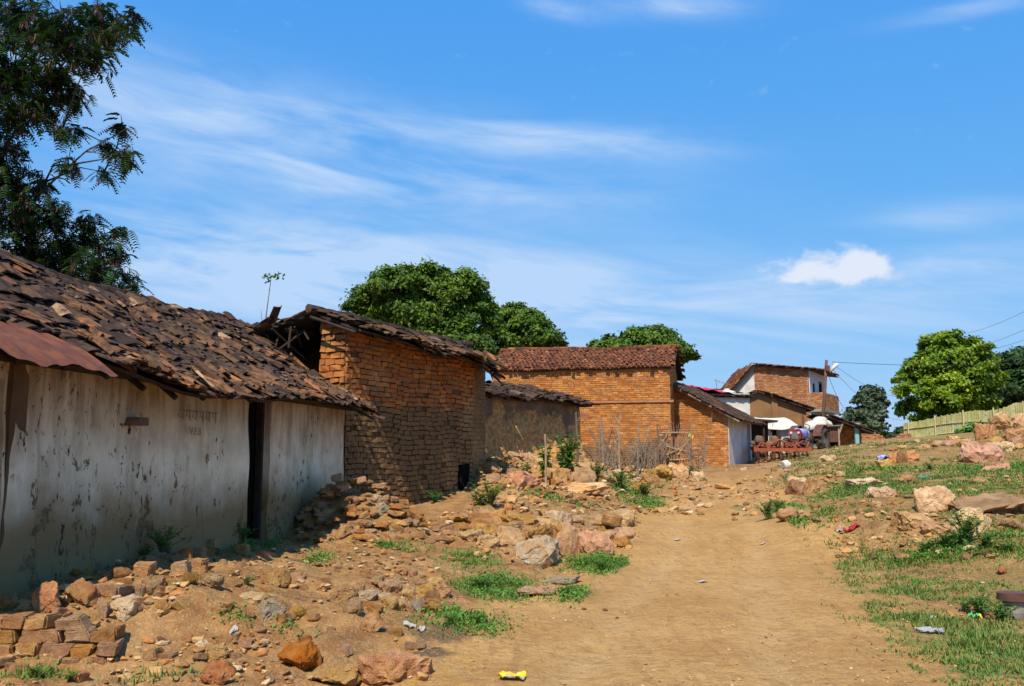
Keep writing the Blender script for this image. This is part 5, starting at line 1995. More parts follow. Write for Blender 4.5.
for (px, py, w_, h_, kd, k, lab) in [
    (178, 575, 20, 12, 'brick', 1, 'lowest left brick of the small pile near hut wall'), (195, 572, 20, 13, 'brick', 3, 'lowest middle brick of the small pile near hut wall'),
    (183, 562, 16, 12, 'brick', 5, 'second tier brick of the small pile near hut wall'), (200, 560, 16, 11, 'brick', 7, 'second tier right brick of the small pile near hut wall'),
    (180, 550, 12, 10, 'brick', 2, 'third tier brick of the small pile near hut wall'), (206, 553, 24, 12, 'brick', 0, 'long upper brick of the small pile near hut wall'),
    (202, 543, 14, 10, 'brick', 8, 'topmost orange brick of the small pile near hut wall'), (213, 547, 10, 10, 'brick', 4, 'small brick at right top of small pile near hut wall'),
    (240, 555, 14, 10, 'brick', 6, 'reddish brick in the weeds by the hut door'), (188, 585, 16, 10, 'brown', 1, 'brown stone at foot of the small pile near hut wall'),
    (212, 588, 26, 12, 'tan', 2, 'broad earthy tan lump right below the small pile'), (172, 590, 12, 10, 'tan', 3, 'little tan stone left below the small pile')]:
    rock_px(px, py, w_, h_, kd, lab, k, group=HG, sink=0.15)

# rubble lying in the shade against the hut wall
for k in range(30):
    t = random.uniform(4.3, 7.4)
    o_ = random.uniform(0.12, 0.95)
    p = W1(t, o_)
    s = random.uniform(0.06, 0.14)
    kind = random.choice(('brick', 'brick', 'tan', 'brown'))
    me = random.choice(BR if kind == 'brick' else RK[kind])
    put('stone', me, p.x, p.y, h(p.x, p.y) + s * 0.25, s, 'dim stone in the rubble lying in shade along foot of the whitewashed wall', 'stone', 'rubble in the shade of the whitewashed hut')

EGR = 'earthy stones of the roadside heap'  # earth-coloured stones, here and in the two groups that follow
for k in range(30):
    px = 452 + k * 6.0 + random.uniform(-4, 4)
    tier = k % 3
    py = (546, 536, 525)[tier] + random.uniform(-3, 3) - (4 if px < 500 else 0)
    w_ = random.uniform(15, 36)
    rock_px(px, py, w_, w_ * random.uniform(.30, .52), random.choice(('brown', 'earth', 'earth', 'tan')), 'brown earthy stone packed into the long roadside heap below the brick hut', None, group=EGR, name='earthy_stone', cat='earth lump', sink=0.5, deep=1.1)
EGM = 'earthy stones of the low middle heap'
for k in range(16):
    px = 348 + k * 6.4 + random.uniform(-4, 4)
    py = (600, 612, 590)[k % 3] + random.uniform(-3, 3)
    w_ = random.uniform(14, 28)
    rock_px(px, py, w_, w_ * random.uniform(.4, .65), random.choice(('earth', 'earth', 'tan', 'pale')), 'tan earthy stone in the low middle heap between hut and road', None, group=EGM, name='earthy_stone', cat='earth lump', sink=0.5, deep=1.1)
EGT = 'earthy stones below the mud hut'
for k in range(34):
    px = 478 + k * 3.8 + random.uniform(-6, 6)
    py = (466, 474, 482)[k % 3] + random.uniform(-2.5, 2.5)
    w_ = random.uniform(16, 34)
    rock_px(px, py, w_, w_ * random.uniform(.4, .6), random.choice(('earth', 'earth', 'brown', 'tan')), 'ochre earthy stone in the rubble bank below the mud hut', None, group=EGT, name='earthy_stone', cat='earth lump', sink=0.5, deep=1.1)

# big heap of broken bricks between whitewashed hut and brick hut
cx, cy = -2.5, 15.4
for k in range(165):
    a, r = random.uniform(0, 2 * PI), math.sqrt(random.random())
    x, y = cx + math.cos(a) * r * 1.4 + 0.25 * r, cy + math.sin(a) * r * 1.0 - 0.3
    if Vector((x, y, 0)).dot(n1) - A1.dot(n1) < 0.12:
        x += 0.45
    s = random.uniform(0.08, 0.16)
    kind = random.choice(('brick', 'brick', 'brick', 'tan', 'brown', 'pale' if random.random() < .3 else 'brick'))
    me = random.choice(BR if kind == 'brick' else RK[kind])
    hp = max(0, 1 - (((x - cx) / 1.2) ** 2 + ((y - cy) / 1.0) ** 2))
    put('broken_brick', me, x, y, h(x, y) + s * 0.2 + random.uniform(0, 0.30) * hp, s, 'broken brick or stone in the big rubble heap at the corner of whitewashed hut', 'brick', 'rubble heap between the huts',
        (random.uniform(-.4, .4), random.uniform(-.4, .4), random.uniform(0, 6.3)), (1, 1, 0.72))
for (px, py, w_, h_, kd, k, lab) in [
    (382, 518, 18, 14, 'grey', 1, 'grey tan pointed stone at the lit face of the brick heap'), (376, 504, 12, 9, 'pale', 0, 'nearly white stone in the middle of brick heap'),
    (398, 530, 26, 9, 'tan', 2, 'long tan stone at the bottom of the brick heap'), (342, 540, 30, 16, 'tan', 4, 'wide tan stone at left foot of the brick heap'),
    (404, 508, 18, 10, 'brick', 2, 'red brick half on the lit slope of brick heap'), (415, 520, 14, 10, 'brick', 5, 'orange brick at right end of brick heap')]:
    rock_px(px, py, w_, h_, kd, lab, k, sink=0.1)

# rubble along the terrace, middle strip and at the mud hut
def scatter(pxr, pyr, n, smin, smax, kinds, label, cat, group, name='stone', cond=None):
    c = 0
    while c < n:
        px, py = random.uniform(*pxr), random.uniform(*pyr)
        if cond and not cond(px, py):
            continue
        g = G(px, py)
        s = random.uniform(smin, smax) * (0.7 + 0.3 * random.random())
        kd = random.choice(kinds)
        me = random.choice(BR if kd == 'brick' else RK[kd])
        put(name, me, g.x, g.y, g.z + s * 0.12, s, label, cat, group)
        c += 1


for k in range(70):
    px, py = random.uniform(0, 430), random.uniform(545, 682)
    g = G(px, py)
    if g.x > road_x(g.y) - 2.0 or (g.x - A1.x - (g.y - A1.y) * 0.1736) < 0.5:
        continue
    s_ = random.uniform(0.05, 0.095)
    put('broken_brick', random.choice(BR), g.x, g.y, g.z + s_ * 0.1, s_, 'broken tan brick lying loose on the earthen terrace at lower left', 'brick', 'loose bricks on the terrace', (random.uniform(-.2, .2), random.uniform(-.2, .2), random.uniform(0, 6.3)))
scatter((485, 600), (462, 492), 42, 0.10, 0.26, ('tan', 'tan', 'brown', 'pale'), 'earth coloured rubble stone at the foot of the mud hut', 'stone', 'rubble below the mud hut')
scatter((600, 712), (462, 490), 40, 0.10, 0.26, ('tan', 'pale', 'pale', 'brown'), 'rubble stone under the stick fence before the brick house', 'stone', 'rubble under the stick fence')
scatter((740, 830), (468, 520), 26, 0.08, 0.2, ('tan', 'brown', 'pale'), 'small rock on the roadside mound at foot of the right slope', 'stone', 'small rocks of the roadside mound')
scatter((870, 1020), (441, 452), 26, 0.14, 0.40, ('tan', 'pale', 'pink'), 'small rock in the row along the crest below the fence', 'stone', 'rocks along the crest')


def gravel():
    pro = RK['tan'][0]
    co = np.array([v.co for v in hull_rock('pebble', 77, 1, .8, .6, MT['rock_tan'], 0, 0.02, 9).vertices])
    bm = bmesh.new()
    for c in co[RNG.choice(len(co), 14, replace=False)]:
        bm.verts.new(c)
    bmesh.ops.convex_hull(bm, input=bm.verts)
    for v in [v for v in bm.verts if not v.link_faces]:
        bm.verts.remove(v)
    bmesh.ops.triangulate(bm, faces=bm.faces)
    bm.verts.index_update()
    pv = np.array([v.co for v in bm.verts])
    pf = np.array([[v.index for v in f.verts] for f in bm.faces])
    bm.free()
    pts = []
    n = 7000
    y = 5.2 + 24 * RNG.random(n * 3) ** 1.7
    x = RNG.uniform(-1, 1, n * 3) * (y * 0.62 + 0.5)
    off = np.abs(x - road_x(y))
    keep = RNG.random(n * 3) < np.where(off < 1.7, 0.34, np.where(x > road_x(y), 0.20, 0.55)) * (0.4 + 0.9 * (fbm(x, y, 0.8, 3, 31) > -0.05))
    x, y = x[keep][:n], y[keep][:n]
    z = H(x, y)
    s = 0.008 + 0.030 * RNG.random(len(x)) ** 2.6
    a = RNG.uniform(0, 6.28, len(x))
    V = []
    q = pv[None] * s[:, None, None] * RNG.uniform(.7, 1.3, (len(x), 1, 3))
    ca, sa = np.cos(a)[:, None], np.sin(a)[:, None]
    X = q[..., 0] * ca - q[..., 1] * sa + x[:, None]
    Y = q[..., 0] * sa + q[..., 1] * ca + y[:, None]
    Z = q[..., 2] + (z + s * 0.2)[:, None]
    V = np.stack([X, Y, Z], -1).reshape(-1, 3)
    F = (pf[None] + (np.arange(len(x)) * len(pv))[:, None, None]).reshape(-1, 3)
    bulk('gravel', V, F, MT['gravel'], kind='stuff')


MT['gravel'] = brick_mat('gravel_bits', [(0, (0.26, 0.14, 0.06)), (0.5, (0.42, 0.26, 0.12)), (0.8, (0.50, 0.36, 0.2)), (1, (0.34, 0.15, 0.07))], (0.2, 0.11, 0.05), 0.3)
gravel()


def loose_stones():
    '''the many small stones too small to single out: one scattered mass'''
    V, F, M_ = [], [], []
    lib = [(np.array([v.co for v in me.vertices]), np.array([[*p.vertices] for p in me.polygons]), mi) for mi, key in enumerate(('tan', 'pale', 'orange', 'brown')) for me in
           [hull_rock('pebble', 300 + mi * 5 + q, 1, .85, .62, MT['rock_' + key], 1, 0.07, 12) for q in range(3)]]
    o = 0
    for (xr, yr, n, s0, s1) in (((0, 440), (560, 684), 900, 0.02, 0.085), ((440, 640), (512, 562), 420, 0.025, 0.12), ((470, 715), (462, 515), 700, 0.05, 0.19), ((730, 840), (462, 522), 320, 0.03, 0.14),
                                ((830, 1023), (446, 560), 520, 0.03, 0.13), ((240, 440), (520, 570), 300, 0.02, 0.08), ((840, 1023), (560, 684), 60, 0.012, 0.04), ((685, 775), (466, 500), 260, 0.03, 0.13)):
        for _ in range(n):
            px, py = random.uniform(*xr), random.uniform(*yr)
            g = G(px, py)
            if g.y > 60 or (abs(g.x - road_x(g.y)) < 1.45 and g.y < 20) or fbm(np.array([g.x]), np.array([g.y]), 0.9, 3, 91)[0] < -0.2:
                continue
            pv, pf, mi = random.choice(lib)
            s = s0 + (s1 - s0) * random.random() ** 2.2
            E = Matrix.Rotation(random.uniform(0, 6.28), 3, 'Z') @ Matrix.Rotation(random.uniform(-.5, .5), 3, 'X')
            q = (pv * s * np.array([1, random.uniform(.7, 1), random.uniform(.6, 1)])) @ np.array(E).T + np.array([g.x, g.y, g.z + s * 0.15])
            V.append(q); F.append(pf + o); M_ += [mi] * len(pf)
            o += len(pv)
    ob = bulk('loose_stones', np.concatenate(V), np.concatenate(F), [MT['loose_' + k] for k in ('tan', 'pale', 'orange', 'brown')], kind='stuff', mi=M_, smooth=True)


for k_, c_ in (('tan', ((0.24, 0.13, 0.05), (0.42, 0.25, 0.10), (0.52, 0.34, 0.15))), ('pale', ((0.36, 0.23, 0.11), (0.5, 0.35, 0.19), (0.58, 0.45, 0.28))), ('orange', ((0.26, 0.095, 0.03), (0.42, 0.18, 0.055), (0.48, 0.26, 0.1))), ('brown', ((0.12, 0.065, 0.03), (0.2, 0.11, 0.05), (0.28, 0.16, 0.08)))):
    MT['loose_' + k_] = brick_mat('loose_' + k_ + '_stone', [(0, c_[0]), (0.5, c_[1]), (1, c_[2])], (0.15, 0.08, 0.04), 0.5)
loose_stones()


# ------------------------------------------------------------------ 12: grass, ground cover and weeds
def grass():
    X, Y, S, K = [], [], [], []
    for cx_, cy_, rx, ry, d, kind in PATCH:
        area = 4 * rx * ry
        near = min(1.0, (14.0 / cy_))
        n = int(area * d * (1500 if kind == 'grass' else 900) * near ** 1.2)
        n = min(n, 26000)
        u, v = RNG.normal(0, 0.55, n), RNG.normal(0, 0.55, n)
        x, y = cx_ + u * rx, cy_ + v * ry
        k = fbm(x, y, 2.2, 3, 41) + RNG.uniform(-0.22, 0.22, n) > (0.05 if kind == 'grass' else -0.12)
        X.append(x[k]); Y.append(y[k]); S.append(np.full(k.sum(), 0.6 if kind == 'grass' else 1.0)); K.append(np.full(k.sum(), 1 if kind == 'grass' else 0))
    # thin grass all over the right slope
    n = 90000
    y = 5.5 + 40 * RNG.random(n) ** 1.7
    x = road_x(y) + 1.75 + RNG.random(n) ** 1.1 * (y * 0.62 + 1)
    k = (fbm(x, y, 0.9, 3, 51) + 0.7 * fbm(x, y, 4, 2, 57) > 0.02 + 0.012 * np.clip(y - 12, 0, 10))
    X.append(x[k]); Y.append(y[k]); S.append(np.full(k.sum(), 0.55)); K.append(np.full(k.sum(), 2))
    x, y, s, kk = map(np.concatenate, (X, Y, S, K))
    off = np.abs(x - road_x(y))
    keep = (off > 1.35 + 0.3 * fbm(x, y, 1, 2, 61)) & (y > 5.3)
    x, y, s, kk = x[keep], y[keep], s[keep], kk[keep]
    z = H(x, y) - 0.005
    n = len(x)
    nb = 3
    x, y, z, s, kk = [np.repeat(q, nb) for q in (x, y, z, s, kk)]
    m = len(x)
    far = np.clip(y / 12, 1, 2.6)
    a = RNG.uniform(0, 6.28, m)
    hgt = (0.018 + np.where(kk == 0, 0.055, 0.09) * RNG.random(m) ** 2.2) * (0.6 + 1.0 * np.clip(fbm(x, y, 1.7, 2, 93) + 0.4, 0, 1)) * s * far ** 0.5
    wd = RNG.uniform(0.005, 0.010, m) * far
    lean = RNG.uniform(0.2, 1.3, m) * hgt
    bx, by = x + RNG.normal(0, 0.015, m) * far, y + RNG.normal(0, 0.015, m) * far
    p0 = np.stack([bx - np.sin(a) * wd, by + np.cos(a) * wd, z], 1)
    p1 = np.stack([bx + np.sin(a) * wd, by - np.cos(a) * wd, z], 1)
    p2 = np.stack([bx + np.cos(a) * lean, by + np.sin(a) * lean, z + hgt], 1)
    V = np.stack([p0, p1, p2], 1).reshape(-1, 3)
    F = np.arange(m * 3).reshape(m, 3)
    dry = ((kk >= 1) & (RNG.random(m) < 0.5 + 0.9 * fbm(x, y, 0.8, 2, 97))) | (RNG.random(m) < 0.2)
    bulk('grass', V, F, [MT['grass'], MT['grass_dry']], kind='stuff', mi=dry.astype(np.int32))
    # broad leaved creeping cover in the green patches
    X, Y = [], []
    for cx_, cy_, rx, ry, d, kind in PATCH:
        if kind != 'weed':
            continue
        n = min(9000, int(4 * rx * ry * d * 1100 * min(1.0, 14 / cy_)))
        u, v = RNG.normal(0, 0.5, n), RNG.normal(0, 0.5, n)
        x, y = cx_ + u * rx, cy_ + v * ry
        k = fbm(x, y, 1.8, 3, 71) + RNG.uniform(-0.15, 0.15, n) > -0.02
        X.append(x[k]); Y.append(y[k])
    x, y = np.concatenate(X), np.concatenate(Y)
    keep = (y > 5.2) & (np.abs(x - road_x(y)) > 1.3)
    x, y = x[keep], y[keep]
    hh = RNG.uniform(0.01, 0.10, len(x)) * (0.4 + 0.9 * np.clip(fbm(x, y, 1.5, 2, 81) + 0.5, 0, 1))
    C = np.stack([x, y, H(x, y) + hh], 1)
    V, F = leaf_quads(C, 0.019, up=0.9, aspect=0.6)
    sc_ = np.repeat(np.clip(y / 12, 1, 2.0), 4)[:, None]
    C4 = np.repeat(C, 4, 0)
    V = C4 + (V - C4) * sc_
    bulk('ground_cover', V, F, MT['weed'], kind='stuff')


grass()


def weed_mesh(name, nstem, hgt, spread, leaf, nleaf, mat=None, droop=0.2):
    V, F, mi = [], [], []
    m_ = MB()
    for s in range(nstem):
        a = random.uniform(0, 2 * PI)
        r = random.uniform(0.2, 1.0) * spread
        hh = hgt * random.uniform(0.55, 1.05)
        tip = Vector((math.cos(a) * r, math.sin(a) * r, hh))
        mid_ = Vector((math.cos(a) * r * 0.35, math.sin(a) * r * 0.35, hh * 0.6))
        pts = [Vector((random.uniform(-.02, .02), random.uniform(-.02, .02), -0.02)), mid_, tip]
        m_.tube(pts, [leaf * 0.14, leaf * 0.10, leaf * 0.05], 4, 1, cap=False)
        for k in range(nleaf):
            f = random.uniform(0.2, 1.0)
            p = pts[0].lerp(mid_, f * 2) if f < 0.5 else mid_.lerp(tip, f * 2 - 1)
            b = random.uniform(0, 2 * PI)
            d = Vector((math.cos(b), math.sin(b), random.uniform(-droop, 0.6))).normalized()
            l_ = leaf * random.uniform(0.6, 1.2)
            w_ = d.cross(Vector((0, 0, 1))).normalized() * l_ * 0.3
            n_ = Vector((0, 0, l_ * 0.12))
            m_.add([p, p + d * l_ * 0.55 + w_ + n_, p + d * l_ - n_, p + d * l_ * 0.55 - w_ + n_], [(0, 1, 2, 3)], 0)
    me = bpy.data.meshes.new(name)
    me.from_pydata(m_.v, [], m_.f)
    me.materials.append(mat or MT['weed'])
    me.materials.append(MT['stemgreen'])
    me.polygons.foreach_set('material_index', m_.m)
    return me


MT['stemgreen'] = simple('green_stem', (0.10, 0.14, 0.04), None, 6, 0.8, 0)
WL = [weed_mesh('weed', 18, 0.32, 0.24, 0.05, 16), weed_mesh('weed', 14, 0.22, 0.22, 0.045, 16), weed_mesh('weed', 22, 0.42, 0.30, 0.055, 16), weed_mesh('weed', 10, 0.5, 0.16, 0.09, 12)]
WG = 'weeds growing among the rubble'
for (px, py, hp, k, lab) in [
    (240, 548, 26, 2, 'tall feathery weed clump left of the whitewashed hut doorway'), (226, 546, 18, 0, 'weed clump at left end of the doorway weeds'), (262, 542, 18, 0, 'weed clump right under the dark hut doorway'),
    (163, 556, 30, 2, 'dark weed in wall shade behind the small brick pile'), (145, 560, 14, 1, 'small shaded weed behind the terrace stones'),
    (490, 508, 26, 2, 'bushy bright weed beside far corner of the brick hut'), (478, 508, 16, 0, 'low weed left of the bushy bright weed by brick hut'), (436, 503, 12, 1, 'small weed at foot of the brick hut wall'),
    (965, 545, 34, 2, 'bright weed mound growing up the big slanted rock'), (950, 550, 20, 0, 'lower weed left of the mound at slanted rock'), (985, 550, 18, 0, 'weed right of the mound at slanted rock'), (925, 553, 14, 1, 'weed at left end of the green strip under slanted rock'), (1008, 553, 14, 1, 'weed at right end of the green strip under slanted rock'),
    (768, 520, 20, 2, 'bluish green weed at left foot of the right slope'), (780, 512, 14, 0, 'small weed behind the bluish green weed'),
    (545, 480, 34, 3, 'tall broad leaved weed beside the dark stake'), (567, 478, 44, 3, 'dark leafy weed climbing the forked stake'), (526, 484, 22, 3, 'broad leaved weed right of the thin white post'), (596, 484, 22, 2, 'yellowish weed at the base of stick fence'), (620, 490, 20, 2, 'green weed between stick fence and road'), (645, 497, 16, 0, 'low weed where stick fence meets road'),
    (980, 617, 24, 2, 'leafy weed left of the rusted pot'), (1006, 622, 20, 1, 'weed in front of the rusted pot'), (965, 612, 12, 1, 'small weed near yellow packet by rusted pot'),
    (246, 584, 10, 1, 'small bright weed on the terrace below the doorway'), (480, 592, 16, 0, 'weed at left of the flat pinkish slab'), (450, 626, 14, 0, 'weed beside the damp patch'), (475, 625, 12, 1, 'low weed right of the damp patch'), (600, 572, 14, 0, 'weed at foot of the pale pink pointed rock'), (565, 596, 12, 1, 'weed at front of flat greyish slab'),
    (36, 678, 14, 0, 'weed under the low stacked wall at left'), (70, 682, 12, 0, 'weed at bottom edge below low stacked wall'), (1000, 458, 12, 0, 'weed right of the big pink boulder'), (870, 515, 8, 1, 'small weed on slope left of oval cream rock'), (930, 470, 8, 1, 'small weed on slope below crest stones'),
    (690, 476, 10, 1, 'small weed at right end of brushwood rubble'), (320, 480, 10, 1, 'small plant rooted on top of the brick heap')]:
    g = G(px, py)
    me = WL[k]
    hh = max(v.co.z for v in me.vertices)
    s = hp * g.y / FPX / hh
    put('weed', me, g.x, g.y, g.z - 0.01, s, lab, 'weed', WG, (0, 0, random.uniform(0, 6.28)), (1.15, 1.15, 1))

# thin sapling standing behind the whitewashed hut ridge
p0, p1 = P(264, 350, 20.5), P(271, 279, 20.5)
gz = h(p0.x, p0.y)
sp = thing('thin_sapling', 'thin bare sapling with one leaf tuft at top, behind the dark roofs', 'sapling', (p0.x, p0.y, gz))
m_ = MB()
m_.tube([Vector((p0.x, p0.y, gz)), p0, p0.lerp(p1, .5) + Vector((-.03, 0, 0)), p1], [0.03, 0.022, 0.016, 0.008], 5)
m_.tube([P(264, 345, 20.5), P(261, 310, 20.5)], [0.01, 0.005], 4)
m_.tube([P(266, 340, 20.5), P(274, 308, 20.5)], [0.01, 0.005], 4)
m_.build('stem', MT['wood_grey'], sp)
C = np.array([list(P(271 + random.gauss(0, 5), 277 + random.gauss(0, 2.0), 20.5 + random.uniform(-.15, .15))) for _ in range(44)])
V, F = leaf_quads(C, 0.05, up=0.7)
bulk('foliage', V, F, MT['leaf_tree'], sp)

# ------------------------------------------------------------------ 13: stakes, stick fence, brushwood gate
def stake(pts, rad, label, mat='wood_grey', name='wooden_stake', group=None, forks=()):
    g = G(*pts[0])
    Y = g.y
    P3 = [g - Vector((0, 0, 0.15))] + [P(px, py, Y) for px, py in pts[1:]]
    m_ = MB()
    rad = rad * 0.62
    m_.tube(P3, [rad * (1 - 0.35 * i / (len(P3) - 1)) for i in range(len(P3))], 7)
    for fk in forks:
        m_.tube([P(px, py, Y - 0.02) for px, py in fk], [rad * 0.7, rad * 0.45, rad * 0.35][:len(fk)], 6)
    for i, v in enumerate(m_.v):
        d = mnoise.noise(Vector(v) * 5) * rad * 0.5
        m_.v[i] = (v[0] + d, v[1], v[2])
    tag(m_.build(name, MT[mat], loc=g), label, 'stake', group)
    return g


MT['wood_pale'] = simple('pale_peeled_wood', (0.36, 0.27, 0.18), (0.24, 0.17, 0.105), 8, 0.85, 0.4)
FG = 'stakes of the stick fence'
stake([(546, 485), (546, 452), (545, 434)], 0.055, 'thin pale straight post standing in rubble before the mud hut', 'wood_pale', group=FG)
stake([(578, 470), (577, 440), (576, 412)], 0.06, 'brown post with side twig at right end of mud hut', 'wood', group=FG, forks=[[(577, 422), (582, 415)]])
stake([(604, 474), (602, 440), (601, 428), (600, 421)], 0.08, 'grey crooked stake in front of brick house, left of forked one', 'wood_grey', group=FG)
stake([(620, 472), (619, 440), (619, 423)], 0.06, 'tall tan stake ending in a pale fork', 'wood_pale', group=FG, forks=[[(619, 424), (615, 416), (613, 414)], [(619, 424), (621, 416), (621, 413)]])
stake([(638, 478), (638, 445), (639, 422)], 0.055, 'grey brown stake with dry grass at its foot', 'wood_grey', group=FG)
stake([(624, 462), (632, 445), (640, 432)], 0.05, 'slanting pale stick leaning on the stake with dry grass', 'wood_pale', group=FG)
stake([(650, 462), (640, 446)], 0.04, 'short dark stick leaning left beside dry grass stake', 'wood', group=FG)
stake([(658, 470), (658, 440), (657, 424)], 0.06, 'yellowish brown stake at left side of brushwood gate', 'wood', group=FG)
stake([(690, 468), (691, 440), (692, 420)], 0.06, 'grey stake at right side of brushwood gate', 'wood_grey', group=FG)
gt = G(674, 466)
gate = thing('brushwood_gate', 'tangled grey brushwood gate of woven sticks before the brick house', 'gate', gt)
m_ = MB()
Yg = gt.y
for k in range(15):
    px = 662 + k * 2.0 + random.uniform(-1, 1)
    m_.tube([P(px + random.uniform(-3, 3), 464, Yg), P(px + random.uniform(-2, 2), 442, Yg + 0.05), P(px + random.uniform(-3, 3), 420 + random.uniform(0, 8), Yg)], [0.022, 0.018, 0.010], 5)
m_.build('upright_stick', MT['wood_grey'], gate)
m_ = MB()
for (a, b) in (((660, 433), (693, 433)), ((664, 446), (690, 452)), ((666, 455), (688, 443)), ((661, 440), (676, 450)), ((670, 460), (693, 458)), ((658, 448), (670, 430)), ((678, 455), (692, 436))):
    m_.tube([P(*a, Yg - 0.07), P((a[0] + b[0]) / 2, (a[1] + b[1]) / 2 + random.uniform(-1.5, 1.5), Yg - 0.05), P(*b, Yg - 0.07)], [0.030, 0.026, 0.018], 5)
m_.build('cross_stick', MT['wood_pale'], gate)
m_ = MB()
q = P(691, 436, Yg - 0.1)
m_.box(q, 0.10, 0.02, 0.06, Matrix.Rotation(0.5, 3, 'Y'), 0.01)
MT['yellow'] = simple('yellow_plastic', (0.70, 0.50, 0.02), (0.6, 0.42, 0.02), 9, 0.4, 0.1)
m_.build('yellow_tie', MT['yellow'], gate)
for (pa, pb, nst, lab) in ((596, 630, 46, 'thin grey twigs of the stick fence around the pale forked stake'), (632, 662, 60, 'tangle of leaning grey sticks left of the brushwood gate'), (690, 706, 22, 'thin leaning sticks right of the brushwood gate')):
    gg = G((pa + pb) / 2, 468)
    m_ = MB()
    for k in range(nst):
        px = random.uniform(pa, pb)
        g = G(px, 466 + random.uniform(-2, 4))
        t_ = g + Vector((random.uniform(-.9, .9), random.uniform(-.2, .2), random.uniform(.4, 1.3) if k % 4 else random.uniform(1.2, 2.0)))
        m_.tube([g - Vector((0, 0, .1)), g.lerp(t_, .5) + Vector((random.uniform(-.1, .1), 0, random.uniform(-.05, .1))), t_], [0.020, 0.015, 0.007], 4)
    for k in range(5):
        z = random.uniform(.3, .9)
        a_, b_ = G(pa, 466), G(pb, 466)
        m_.tube([a_ + Vector((0, -.05, z)), a_.lerp(b_, .5) + Vector((0, -.08, z + random.uniform(-.12, .12))), b_ + Vector((0, -.05, z + random.uniform(-.15, .15)))], [0.02, 0.018, 0.012], 4)
    tw = m_.build('brushwood', MT['wood_grey'], loc=gg)
    tag(tw, lab, 'brushwood')
    tw['kind'] = 'stuff'
# dry brush heap at the stake foot
m_ = MB()
g = G(640, 468)
for k in range(90):
    a = random.uniform(0, 6.28)
    m_.tube([g + Vector((random.uniform(-.4, .4), random.uniform(-.2, .2), 0)), g + Vector((math.cos(a) * random.uniform(.1, .6), math.sin(a) * .3, random.uniform(.3, 1.1)))], [0.012, 0.005], 3)
tag(m_.build('dry_brush', MT['wood_grey'], loc=g), 'dry grey brush heaped around the stake in the stick fence', 'brush')
for (pp, lab) in (([(655, 497), (700, 505)], 0), ):
    pass
g = G(667, 497)
m_ = MB()
m_.tube([G(656, 496) + Vector((0, 0, .03)), G(672, 499) + Vector((0, 0, .05))], [0.025, 0.018], 5)
tag(m_.build('loose_stick', MT['wood_pale'], loc=g), 'pale loose stick lying at the road edge by stick fence', 'stick')

# ------------------------------------------------------------------ 14: lamp pole, wires
def pole():
    Yp = 47.5
    b, t = P(821, 455, Yp), P(826.5, 360, Yp)
    gz = h(b.x, b.y)
    root = thing('lamp_pole', 'dark rusty street lamp pole with white tube lamp beside balcony house', 'lamp pole', (b.x, b.y, gz))
    m_ = MB()
    m_.tube([Vector((b.x, b.y, gz - 0.3)), b.lerp(t, .5), t], [0.10, 0.09, 0.075], 10)
    m_.build('pole', MT['rust_dark'], root, smooth=True)
    m_ = MB()
    m_.tube([P(826, 374, Yp), P(830, 371, Yp)], 0.03, 6)
    m_.build('arm', MT['rust_dark'], root)
    m_ = MB()
    m_.tube([P(829.5, 372, Yp - .05), P(835.5, 365.5, Yp - .05), P(838, 364, Yp - .05)], [0.06, 0.12, 0.07], 8)
    m_.build('lamp_head', MT['white'], root, smooth=True)
    m_ = MB()
    m_.box(t + Vector((0.0, -.12, -0.45)), 0.1, 0.07, 0.14)
    m_.build('meter_box', MT['rust_dark'], root)
    return t


tp = pole()
MT['wire'] = simple('black_wire', (0.05, 0.05, 0.055), None, 5, 0.6, 0)


def wire(a, b, sag, label, r=0.012):
    m_ = MB()
    pts = []
    for k in range(25):
        f = k / 24
        p = Vector(a).lerp(Vector(b), f)
        p.z -= sag * 4 * f * (1 - f)
        pts.append(p)
    m_.tube(pts, r, 4)
    tag(m_.build('overhead_wire', MT['wire'], loc=a), label, 'wire', 'overhead wires')


wire(tp + Vector((0.3, 0, -.2)), P(905, 396, 95), 0.6, 'upper service wire falling from lamp pole towards the bright round tree')
wire(tp + Vector((0.3, 0, -.5)), P(905, 420, 95), 0.8, 'lower service wire falling from lamp pole towards the far bushes')
wire(tp + Vector((0.1, 0, -.9)), P(852, 412, 50), 0.5, 'steep wire from lamp pole down to the low shed')
wire(tp + Vector((0.3, 0, -.1)), P(1100, 355, 60), 0.4, 'faint level wire from lamp pole past the bright round tree')
wire(P(1100, 268, 40), P(962, 334, 88), 0.5, 'topmost wire crossing the sky at upper right')
wire(P(1100, 290, 40), P(960, 350, 88), 0.5, 'middle wire crossing the sky at right')
wire(P(1100, 305, 40), P(970, 352, 88), 0.5, 'lowest wire crossing the sky at right')

# ------------------------------------------------------------------ 15: tractor, trailer, harrow, shelter, sheet, clutter
MT['red'] = simple('red_paint', (0.36, 0.03, 0.022), (0.20, 0.025, 0.02), 3, 0.45, 0.1, spec=0.5)
MT['orange'] = rusty('orange_red_paint', (0.34, 0.085, 0.032), (0.24, 0.06, 0.028))
MT['tyre'] = simple('dusty_tyre', (0.035, 0.032, 0.028), (0.10, 0.075, 0.05), 4, 0.9, 0.4)
MT['bluecloth'] = simple('blue_plastic', (0.05, 0.09, 0.42), (0.50, 0.52, 0.66), 5, 0.55, 0.3)
MT['sack'] = simple('white_sack', (0.66, 0.63, 0.56), (0.50, 0.46, 0.38), 4, 0.8, 0.5, bdist=0.03)
MT['steel'] = simple('dull_steel', (0.30, 0.30, 0.30), (0.2, 0.19, 0.18), 5, 0.5, 0.1, metal=0.6)


